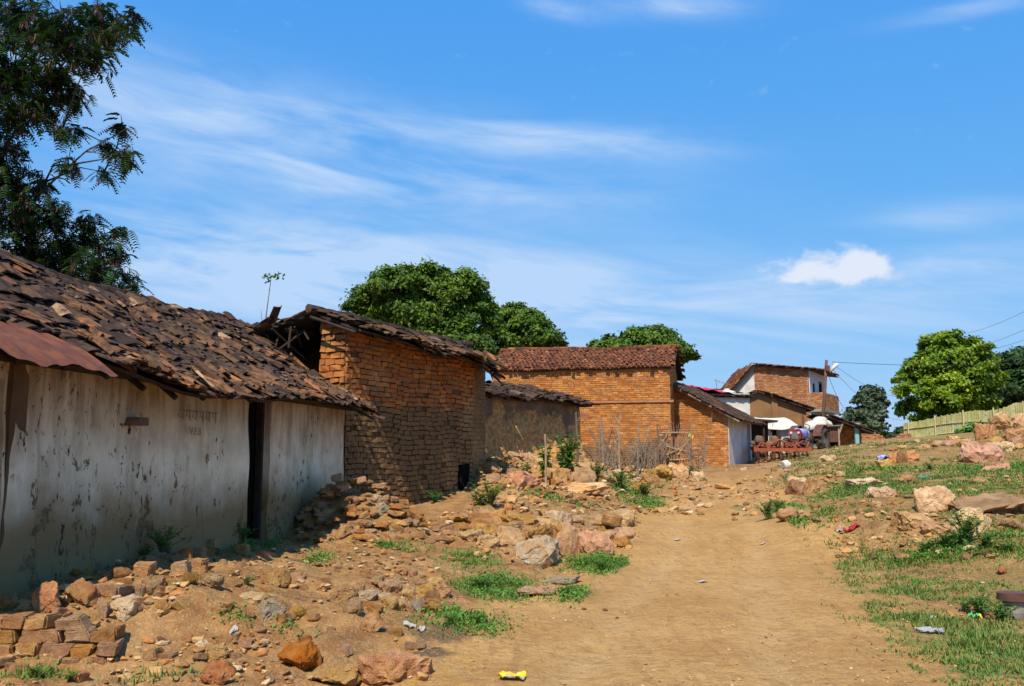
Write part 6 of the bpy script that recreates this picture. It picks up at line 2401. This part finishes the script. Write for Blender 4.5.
def wheel(parent, c, axis, R_, w_, hub):
    m_ = MB()
    m_.ring(c, axis, R_ * 0.74, R_ * 0.26, 26, 8)
    for k in range(26):     # tread lugs
        an = 2 * PI * k / 26
        ax = Vector(axis).normalized()
        a_ = ax.cross(Vector((0, 0, 1))).normalized()
        b_ = ax.cross(a_)
        rd = a_ * math.cos(an) + b_ * math.sin(an)
        M = Matrix((rd, ax, rd.cross(ax))).transposed()
        m_.box(Vector(c) + rd * R_ * 0.99 + ax * (0.25 if k % 2 else -0.25) * w_, 0.03, w_ * 0.28, 0.05, M)
    wh = m_.build('wheel', MT['tyre'], parent)
    m_ = MB()
    ax = Vector(axis).normalized()
    m_.tube([Vector(c) - ax * w_ * 0.3, Vector(c) - ax * w_ * 0.1, Vector(c) + ax * w_ * 0.1, Vector(c) + ax * w_ * 0.3], [R_ * 0.3, R_ * 0.54, R_ * 0.54, R_ * 0.3], 18)
    m_.build('rim', hub, wh)


def lathe_sack(m_, c, rx, ry, rz, seed, mi=0):
    bm = bmesh.new()
    bmesh.ops.create_icosphere(bm, subdivisions=3, radius=1)
    for v in bm.verts:
        q = v.co.copy()
        d = 1 + 0.16 * mnoise.noise(q * 1.8 + Vector((seed, 0, 0))) + 0.06 * mnoise.noise(q * 5 + Vector((seed, 3, 0)))
        q = Vector((math.copysign(abs(q.x) ** 0.75, q.x), math.copysign(abs(q.y) ** 0.75, q.y), math.copysign(abs(q.z) ** 0.8, q.z)))
        v.co = Vector((q.x * rx * d, q.y * ry * d, q.z * rz * d)) + Vector(c)
    bm.verts.index_update()
    m_.add([v.co[:] for v in bm.verts], [tuple(v.index for v in f.verts) for f in bm.faces], mi)
    bm.free()


# tractor seen from its front left, parked nose towards the camera
def tractor():
    Yt = 44.0
    c = P(808, 462, Yt)
    gz = h(c.x, c.y)
    o = Vector((c.x, c.y, gz))
    f = Vector((-0.62, -0.78, 0)).normalized()          # nose direction
    s = Vector((f.y, -f.x, 0))                           # its left/right
    if s.x < 0:
        s = -s
    up = Vector((0, 0, 1))
    M = Matrix((f, s, up)).transposed()
    q = lambda a, b, z: o + f * a + s * b + up * z
    root = thing('farm_tractor', 'small red farm tractor with blue sheet on its bonnet, parked behind the harrow', 'tractor', o)
    m_ = MB()
    m_.box(q(1.05, 0, 0.98), 0.72, 0.30, 0.24, M, 0.01)
    m_.box(q(1.80, 0, 0.95), 0.05, 0.27, 0.24, M, 0.01)
    m_.build('bonnet', MT['red'], root)
    m_ = MB()
    m_.box(q(1.86, 0, 0.92), 0.02, 0.2, 0.18, M)
    m_.build('grille', MT['steel'], root)
    for sd_ in (-1, 1):
        m_ = MB()
        m_.tube([q(1.86, 0.22 * sd_, 1.08), q(1.92, 0.22 * sd_, 1.08)], 0.07, 12)
        m_.build('headlight', MT['white'], root)
    m_ = MB()
    m_.box(q(0.6, 0, 0.62), 1.25, 0.2, 0.16, M, 0.01)
    m_.box(q(-0.35, 0, 0.75), 0.35, 0.3, 0.3, M, 0.01)
    m_.tube([q(-0.4, -0.75, 0.72), q(-0.4, 0.75, 0.72)], 0.09, 10)
    m_.tube([q(1.5, -0.6, 0.45), q(1.5, 0.6, 0.45)], 0.06, 8)
    m_.build('chassis', MT['rust_dark'], root)
    for sd_ in (-1, 1):
        wheel(root, q(-0.4, 0.78 * sd_, 0.70), s, 0.70, 0.36, MT['steel'])
        wheel(root, q(1.5, 0.66 * sd_, 0.40), s, 0.40, 0.22, MT['red'])
        m_ = MB()
        pts = [q(-0.4 + 0.86 * math.cos(t), 0.74 * sd_, 0.70 + 0.86 * math.sin(t)) for t in [0.25 + 0.26 * k for k in range(10)]]
        for i in range(9):
            a, b = pts[i], pts[i + 1]
            mid_ = (a + b) / 2
            dx = (b - a).normalized()
            m_.box(mid_, (b - a).length / 2 + 0.01, 0.24, 0.015, Matrix((dx, s, dx.cross(s))).transposed())
        m_.build('mudguard', MT['rust_dark'], root)
    m_ = MB()
    m_.box(q(-0.45, 0, 1.15), 0.22, 0.24, 0.05, M, 0.01)
    m_.box(q(-0.7, 0, 1.38), 0.04, 0.24, 0.2, M, 0.01)
    m_.build('seat', MT['tyre'], root)
    m_ = MB()
    m_.tube([q(0.35, 0, 1.1), q(0.08, 0, 1.48)], 0.03, 7)
    m_.ring(q(0.06, 0, 1.5), (f * -0.6 + up * 0.8), 0.2, 0.02, 20, 6)
    m_.build('steering_wheel', MT['tyre'], root)
    m_ = MB()
    m_.tube([q(1.0, 0.18, 1.2), q(1.0, 0.18, 2.0), q(1.0, 0.18, 2.15)], [0.05, 0.07, 0.04], 10)
    m_.build('exhaust_stack', MT['rust_dark'], root)
    # plough lift
    m_ = MB()
    for sd_ in (-0.3, 0.3):
        m_.tube([q(-0.7, sd_, 0.5), q(-1.5, sd_, 0.4)], 0.035, 6)
    m_.build('hitch', MT['rust_dark'], root)
    root.scale = (0.82, 0.82, 0.82)
    # cloths lie on the tractor
    m_ = MB()
    n1_, n2_ = 16, 12
    vs = []
    for k in (0, 1):
        for i in range(n1_ + 1):
            for j in range(n2_ + 1):
                a, b = 0.45 + 1.25 * i / n1_, -0.5 + 1.0 * j / n2_
                over = max(0, abs(b) - 0.3) * 1.7
                z = 1.26 - over * 1.4 + 0.12 * mnoise.noise(Vector((a * 2.5, b * 3, 1))) + 0.1 * math.exp(-((a - 1.0) / .3) ** 2) - 0.02 * k
                bb = math.copysign(min(abs(b), 0.36), b)
                vs.append(q(a, bb * 1.0, z))
    fs = []
    O_ = (n1_ + 1) * (n2_ + 1)
    for i in range(n1_):
        for j in range(n2_):
            a = i * (n2_ + 1) + j
            fs += [(a, a + n2_ + 1, a + n2_ + 2, a + 1), (a + O_, a + O_ + 1, a + O_ + n2_ + 2, a + O_ + n2_ + 1)]
    m_.add(vs, fs)
    bs = m_.build('blue_sheet', MT['bluecloth'], loc=o, smooth=True)
    bs.scale = (0.82, 0.82, 0.82)
    tag(bs, 'crumpled blue plastic sheet thrown over the red tractor bonnet', 'plastic sheet')
    m_ = MB()
    lathe_sack(m_, q(-0.45, 0.0, 1.45), 0.42, 0.38, 0.26, 3)
    bs = m_.build('white_sack', MT['sack'], loc=o, smooth=True)
    bs.scale = (0.82, 0.82, 0.82)
    tag(bs, 'white bundle lying on the seat of the red tractor', 'sack')
    return o


tractor()


def trailer():
    Yt = 46.2
    c = P(820, 458, Yt)
    gz = h(c.x, c.y)
    o = Vector((c.x, c.y, gz))
    f = Vector((-0.45, -0.89, 0)).normalized()
    s = Vector((-f.y, f.x, 0))
    up = Vector((0, 0, 1))
    M = Matrix((f, s, up)).transposed()
    q = lambda a, b, z: o + f * a + s * b + up * z
    root = thing('farm_trailer', 'orange painted farm trailer loaded with white sacks behind the tractor', 'trailer', o)
    m_ = MB()
    m_.box(q(0, 0, 0.95), 1.3, 0.85, 0.05, M)
    m_.box(q(1.28, 0, 1.22), 0.03, 0.85, 0.26, M)
    m_.box(q(-1.28, 0, 1.22), 0.03, 0.85, 0.26, M)
    for sd_ in (-1, 1):
        m_.box(q(0, 0.83 * sd_, 1.22), 1.3, 0.03, 0.26, M)
        for k in range(5):
            m_.box(q(-1.1 + 0.55 * k, 0.875 * sd_, 1.2), 0.035, 0.02, 0.28, M)
    m_.build('body', MT['orange'], root)
    m_ = MB()
    m_.box(q(0, 0, 0.80), 1.3, 0.08, 0.08, M)
    m_.tube([q(1.2, 0, 0.72), q(2.2, 0, 0.6)], 0.05, 7)
    m_.tube([q(-0.2, -0.85, 0.5), q(-0.2, 0.85, 0.5)], 0.06, 8)
    m_.box(q(-0.2, 0, 0.62), 0.06, 0.5, 0.12, M)
    m_.build('drawbar', MT['rust_dark'], root)
    for sd_ in (-1, 1):
        wheel(root, q(-0.2, 0.98 * sd_, 0.48), s, 0.48, 0.22, MT['steel'])
    root.scale = (0.85, 0.85, 0.85)
    for i, (a, b, z, rx, ry, lab) in enumerate(((0.55, -0.1, 1.45, 0.62, 0.6, 'large white sack at front of the orange trailer load'), (-0.5, 0.05, 1.5, 0.65, 0.62, 'large white sack at rear of the orange trailer load'), (0.1, 0.1, 1.66, 0.45, 0.4, 'white sack topmost on the orange trailer load'))):
        m_ = MB()
        lathe_sack(m_, q(a, b, z), rx, ry, 0.32, 10 + i)
        bs = m_.build('white_sack', MT['sack'], loc=q(a, b, z), smooth=True)
        bs.location = o + (Vector(bs.location) - o) * 0.85
        bs.scale = (0.85, 0.85, 0.85)
        tag(bs, lab, 'sack', 'white sacks on the trailer')


trailer()


def harrow():
    Yt = 38.5
    c = P(780, 464, Yt)
    o = Vector((c.x, c.y, h(c.x, c.y)))
    up = Vector((0, 0, 1))
    f, s = Vector((0.97, -0.15, 0)).normalized(), Vector((0.15, 0.97, 0)).normalized()
    M = Matrix((f, s, up)).transposed()
    q = lambda a, b, z: o + f * a + s * b + up * z
    root = thing('harrow', 'orange red farm harrow frame with rows of tines on the ground before tractor', 'harrow', o)
    m_ = MB()
    for b in (-0.75, -0.25, 0.25, 0.75):
        m_.box(q(0, b, 0.42), 1.1, 0.045, 0.045, M, 0.003)
    for a in (-1.1, -0.55, 0, 0.55, 1.1):
        m_.box(q(a, 0, 0.50), 0.045, 0.8, 0.04, M, 0.003)
    m_.box(q(0, -0.9, 0.40), 1.15, 0.03, 0.07, M, 0.003)
    # hitch mast
    for a in (-0.35, 0.35):
        m_.tube([q(a, 0.2, 0.5), q(a * 0.3, 0.1, 0.82)], 0.04, 6)
    m_.tube([q(-0.1, 0.1, 0.82), q(0.1, 0.1, 0.82)], 0.05, 6)
    m_.tube([q(0, 0.1, 0.82), q(-0.6, -0.6, 0.52)], 0.035, 6)
    m_.tube([q(0.1, 0.1, 0.8), q(0.9, 0.5, 0.55)], 0.035, 6)
    for k in range(5):
        m_.tube([q(-1 + 0.5 * k, -0.7, 0.48), q(-0.7 + 0.5 * k, 0.5, 0.72)], 0.03, 6)
    for k in range(20):
        a = random.uniform(-0.9, 0.9)
        m_.tube([q(a, random.uniform(-.7, .2), random.uniform(.5, .6)), q(a + random.uniform(-.5, .5), random.uniform(.1, .8), random.uniform(.55, .85))], 0.025, 5)
    m_.build('frame', MT['orange'], root)
    for b in (-0.75, -0.25, 0.25, 0.75):
        for k in range(7):
            a = -1.0 + k * 0.33 + (0.12 if b in (-0.25, 0.75) else 0)
            m_ = MB()
            m_.tube([q(a, b, 0.42), q(a - 0.04, b - 0.14, 0.26), q(a, b - 0.08, 0.06), q(a, b + 0.04, -0.02)], [0.028, 0.026, 0.024, 0.012], 6)
            m_.build('tine', MT['rust_dark'], root)


harrow()


def shelter():
    Yt = 46.0
    a = P(768, 452, Yt)
    o = Vector((a.x + 0.7, a.y, h(a.x, a.y)))
    root = thing('shelter', 'small stall with white tarp roof and white posts beside the red tractor', 'stall', o)
    w_ = P(789, 440, Yt).x - a.x
    ztop = P(768, 417, Yt).z
    for (px, y_, wd) in ((768, 0, 0.13), (786, 0.0, 0.24), (768, 1.6, 0.08), (788, 1.6, 0.08)):
        p = P(px, 440, Yt)
        g = h(p.x, Yt + y_)
        m_ = MB()
        m_.box(Vector((p.x, Yt + y_, (ztop - 0.35 + g) / 2)), wd, 0.07, (ztop - 0.35 - g) / 2, None, 0.01)
        m_.build('post', MT['white'], root)
    m_ = MB()
    vs = []
    nn = 14
    for k in (0, 1):
        for i in range(nn + 1):
            for j in range(nn + 1):
                x = a.x - 0.35 + (w_ + 0.75) * i / nn
                y = Yt - 0.35 + 2.3 * j / nn
                z = ztop - 0.35 + 0.38 * min(1, 1.6 * j / nn) - 0.16 * math.sin(PI * i / nn) * (1 - j / nn) + 0.05 * mnoise.noise(Vector((x * 2, y * 2, 0))) - 0.35 * max(0, i / nn - 0.86) * 2 - 0.02 * k
                if j == 0:
                    z -= 0.14
                vs.append((x, y, z))
    fs = []
    O_ = (nn + 1) ** 2
    for i in range(nn):
        for j in range(nn):
            b = i * (nn + 1) + j
            fs += [(b, b + nn + 1, b + nn + 2, b + 1), (b + O_, b + O_ + 1, b + O_ + nn + 2, b + O_ + nn + 1)]
    m_.add(vs, fs)
    m_.build('tarp_roof', MT['sack'], root, smooth=True)
    m_ = MB()
    m_.box(Vector((a.x + w_ / 2, Yt + 1.75, (ztop + o.z) / 2 - 0.25)), w_ / 2, 0.04, (ztop - o.z) / 2 - 0.2)
    m_.build('back_panel', MT['wood_dark'], root)
    m_ = MB()
    m_.tube([Vector((a.x + 0.25, Yt - 0.2, ztop - 0.3)), Vector((a.x + 0.05, Yt - 0.25, o.z + 0.6))], 0.015, 5)
    m_.build('rope', MT['wood_grey'], root)


shelter()

# dark clutter and posts at the far end of the white side wall
g = G(748, 459)
gz = h(g.x, 42)
x0 = P(750, 445, 42).x
pr = thing('lean_to', 'shadowy open timber lean to between white side wall and tarp stall', 'lean to', Vector((x0 + .3, 42, gz)))
for i in range(4):
    m_ = MB()
    m_.tube([Vector((x0 + i * 0.32, 42 + (i % 2) * 0.6, gz - 0.1)), Vector((x0 + i * 0.32 + 0.03, 42 + (i % 2) * 0.6, gz + 1.75))], 0.05, 7)
    m_.build('post', MT['wood_dark'], pr)
m_ = MB()
m_.box(Vector((x0 + 0.5, 42.5, gz + 1.78)), 0.75, 0.8, 0.04, Matrix.Rotation(0.08, 3, 'Y'), 0.01)
m_.build('roof', MT['wood_dark'], pr)
m_ = MB()
m_.box(Vector((x0 + 0.5, 43.3, gz + 0.9)), 0.7, 0.03, 0.85)
m_.build('back_panel', MT['wood_dark'], pr)
for i in range(6):
    m_ = MB()
    lathe_sack(m_, Vector((x0 - 0.1 + i * 0.24, 41.8 + 0.2 * (i % 2), gz + 0.35 + 0.25 * (i % 3))), 0.2, 0.2, 0.22, i)
    tag(m_.build('dark_bundle', MT['wood'], loc=(x0, 42, gz), smooth=True), 'brown bundle piled under the timber lean to', 'bundle', 'bundles under the lean to')

# brown metal sheet door standing right of the trailer
p = P(832, 442, 44.5)
gz = h(p.x, 44.5)
x0, x1 = P(827, 442, 44.5).x, P(839, 442, 44.5).x
zt = P(832, 427, 44.5).z
m_ = MB()
m_.box(Vector(((x0 + x1) / 2, 44.5, (zt + gz + .3) / 2)), (x1 - x0) / 2, 0.015, (zt - gz - .3) / 2)
for k in range(5):
    m_.box(Vector((x0 + (x1 - x0) * (k + .5) / 5, 44.48, (zt + gz + .3) / 2)), 0.012, 0.02, (zt - gz - .3) / 2 - 0.02)
m_.box(Vector(((x0 + x1) / 2, 44.46, zt)), (x1 - x0) / 2 + 0.08, 0.03, 0.03)
kb = thing('metal_cabin', 'brown metal sheet cabin with flat roof, right of the loaded trailer', 'cabin', Vector(((x0 + x1) / 2, 45, gz)))
m_.build('front_sheet', MT['rust_dark'], kb)
m_ = MB()
for xx in (x0, x1):
    m_.box(Vector((xx, 45.1, (zt + gz) / 2)), 0.03, 0.58, (zt - gz) / 2)
m_.box(Vector(((x0 + x1) / 2, 45.7, (zt + gz) / 2)), (x1 - x0) / 2 - .04, 0.03, (zt - gz) / 2)
m_.build('side_sheet', MT['rust_dark'], kb)
m_ = MB()
m_.box(Vector(((x0 + x1) / 2, 45.1, zt + 0.06)), (x1 - x0) / 2 + 0.15, 0.8, 0.025, Matrix.Rotation(-0.05, 3, 'Y'))
m_.build('roof', MT['steel'], kb)
m_ = MB()
for xx in (x0 + 0.02, x1 - 0.02):
    m_.box(Vector((xx, 44.45, (zt + gz) / 2)), 0.035, 0.035, (zt - gz) / 2 + 0.05)
m_.build('post', MT['wood_pale'], kb)

# white can by the trailer
g = G(785, 469)
for (px, py, s, mt, lab, nm, ct) in ((783, 468, 0.15, 'white', 'white plastic can with dark top lying before the tractor', 'plastic_can', 'can'),):
    g = G(px, py)
    m_ = MB()
    m_.tube([Vector((0, 0, 0)), Vector((0, 0, s * 0.1)), Vector((0, 0, s * 1.2)), Vector((0, 0, s * 1.5)), Vector((0, 0, s * 1.7))], [s * .85, s, s, s * .5, s * .45], 16)
    o = m_.build(nm, MT[mt])
    o.location = g + Vector((0, 0, s * .5))
    o.rotation_euler = (0.2, 1.35, 0.4)
    tag(o, lab, ct)

# ------------------------------------------------------------------ 16: rusted pot, packets, rags, litter
g = G(1014, 618)
r_ = 0.125
root = thing('rusted_pot', 'short grey cement pot with rusty rim at the right picture edge', 'pot', g)
m_ = MB()
m_.tube([g + Vector((0, 0, -0.03)), g + Vector((0, 0, 0.05)), g + Vector((0, 0, 0.13)), g + Vector((0, 0, 0.16))], [r_ * .75, r_ * .85, r_ * .8, r_ * .85], 22)
m_.build('body', MT['concrete'], root, smooth=False)
m_ = MB()
m_.tube([g + Vector((0, 0, 0.155)), g + Vector((0, 0, 0.165)), g + Vector((0, 0, 0.235)), g + Vector((0, 0, 0.24)), g + Vector((0, 0, 0.20))], [r_ * 1.0, r_ * 1.15, r_ * 1.15, r_ * 1.0, r_ * .85], 22)
m_.build('rim', MT['rust_dark'], root)


def crumple(px, py, wx, wy, mat, label, name, cat, up=0.03, seed=0, rotz=0.0, group=None, tri=None):
    g = G(px, py)
    n = 14
    vs = []
    fl = float(wx)
    for k in (0, 1):
        for i in range(n + 1):
            for j in range(n + 1):
                x, y = wx * (i / n - .5), wy * (j / n - .5)
                x += 0.06 * wx * mnoise.noise(Vector((i * .5, j * .5, seed)))
                y += 0.10 * wy * mnoise.noise(Vector((i * .5, j * .5, seed + 9)))
                xr, yr = x * math.cos(rotz) - y * math.sin(rotz), x * math.sin(rotz) + y * math.cos(rotz)
                z = h(g.x + xr, g.y + yr) + 0.012 + up * (0.6 + mnoise.noise(Vector((x / wx * 3.2, y / wy * 2.4, seed)))) + up * 0.4 * mnoise.noise(Vector((x / wx * 9, y / wy * 7, seed))) - 0.006 * k
                vs.append(Vector((g.x + xr, g.y + yr, z)))
    fs, mi = [], []
    O_ = (n + 1) ** 2
    for i in range(n):
        for j in range(n):
            b = i * (n + 1) + j
            for f in ((b, b + n + 1, b + n + 2, b + 1), (b + O_, b + O_ + 1, b + O_ + n + 2, b + O_ + n + 1)):
                fs.append(f)
                mi.append(tri(i / n, j / n) if tri else 0)
    m_ = MB()
    m_.add(vs, fs)
    m_.m = mi
    o = m_.build(name, [MT[q] for q in (mat if isinstance(mat, tuple) else (mat,))], loc=g)
    tag(o, label, cat, group)


MT['green_plastic'] = simple('green_plastic', (0.08, 0.40, 0.10), None, 9, 0.4, 0)
MT['redcloth'] = simple('red_cloth', (0.36, 0.03, 0.03), (0.24, 0.02, 0.02), 9, 0.8, 0.2)
MT['paper'] = simple('white_paper', (0.42, 0.39, 0.35), (0.32, 0.29, 0.25), 9, 0.8, 0.2)
MT['greyplastic'] = simple('grey_plastic', (0.34, 0.36, 0.38), (0.22, 0.22, 0.23), 14, 0.5, 0.2)
MT['tealplastic'] = simple('teal_plastic', (0.05, 0.28, 0.22), (0.04, 0.2, 0.16), 9, 0.5, 0.2)
crumple(512, 680, 0.19, 0.13, ('yellow', 'paper'), 'bright yellow torn snack packet lying on the road at the bottom', 'snack_packet', 'packet', 0.035, 1, -0.15, tri=lambda u, v: 1 if v < 0.22 and u > .25 else 0)
crumple(977, 620, 0.13, 0.10, ('yellow', 'green_plastic'), 'green and yellow packet in the grass left of rusted pot', 'snack_packet', 'packet', 0.05, 2, 0.3, tri=lambda u, v: 1 if u < .45 else 0)
crumple(852, 530, 0.30, 0.12, 'redcloth', 'red rag on bare soil at the edge of right slope', 'rag', 'rag', 0.05, 3, 0.45)
crumple(840, 532, 0.12, 0.1, 'paper', 'white scrap beside the left end of red rag', 'litter_scrap', 'scrap', 0.05, 4)
crumple(930, 634, 0.24, 0.06, 'greyplastic', 'long grey plastic bag twisted in the grass at road edge', 'plastic_bag', 'plastic bag', 0.04, 5, -0.25)
crumple(886, 460, 0.5, 0.4, 'bluecloth', 'blue rag near the crest stones', 'rag', 'rag', 0.12, 6)
crumple(1001, 499, 0.16, 0.2, 'yellow', 'yellow scrap on the purplish earthy ledge', 'litter_scrap', 'scrap', 0.05, 7)
LG = 'white paper scraps on the ground'
for i, (px, py, w_, lab) in enumerate([(763, 545, .12, 'paper scrap on the road near right wheel track'), (678, 541, .2, 'larger white paper scrap in the middle of road'), (703, 583, .16, 'white scrap on the road above the lower middle'), (932, 620, .1, 'tiny pale scrap above the grey plastic bag'), (410, 628, .16, 'white scrap beside the damp patch at low heap'),
                                       (422, 631, .12, 'small white scrap right on the damp patch'), (233, 632, .1, 'white scrap on sand left of grey white stone'), (527, 563, .14, 'white foil scrap by the big grey block'), (774, 500, .16, 'white scrap on the roadside mound'), (697, 502, .3, 'whitish patch of plastic at road edge by rubble')]):
    crumple(px, py, w_ * .7, w_ * .4, 'paper', lab, 'litter_scrap', 'scrap', 0.016, 20 + i, random.uniform(0, 3), LG)
crumple(924, 478, 0.3, 0.3, 'tealplastic', 'teal plastic scrap in slope grass above the striped boulder', 'litter_scrap', 'scrap', 0.04, 60)
crumple(1002, 575, 0.11, 0.1, 'orange', 'orange scrap in grass above the rusted pot', 'litter_scrap', 'scrap', 0.05, 61)
for i, (px, py, s, lab) in enumerate([(584, 610, .05, 'dark dung lump at left road edge'), (605, 611, .05, 'dark dung lump right of the first at road edge'), (617, 619, .03, 'small dark dung lump farther into the road')]):
    g = G(px, py)
    put('dung_lump', RK['brown'][i % 4], g.x, g.y, g.z + .01, s, lab, 'dung', None, None, (1, .8, .6))
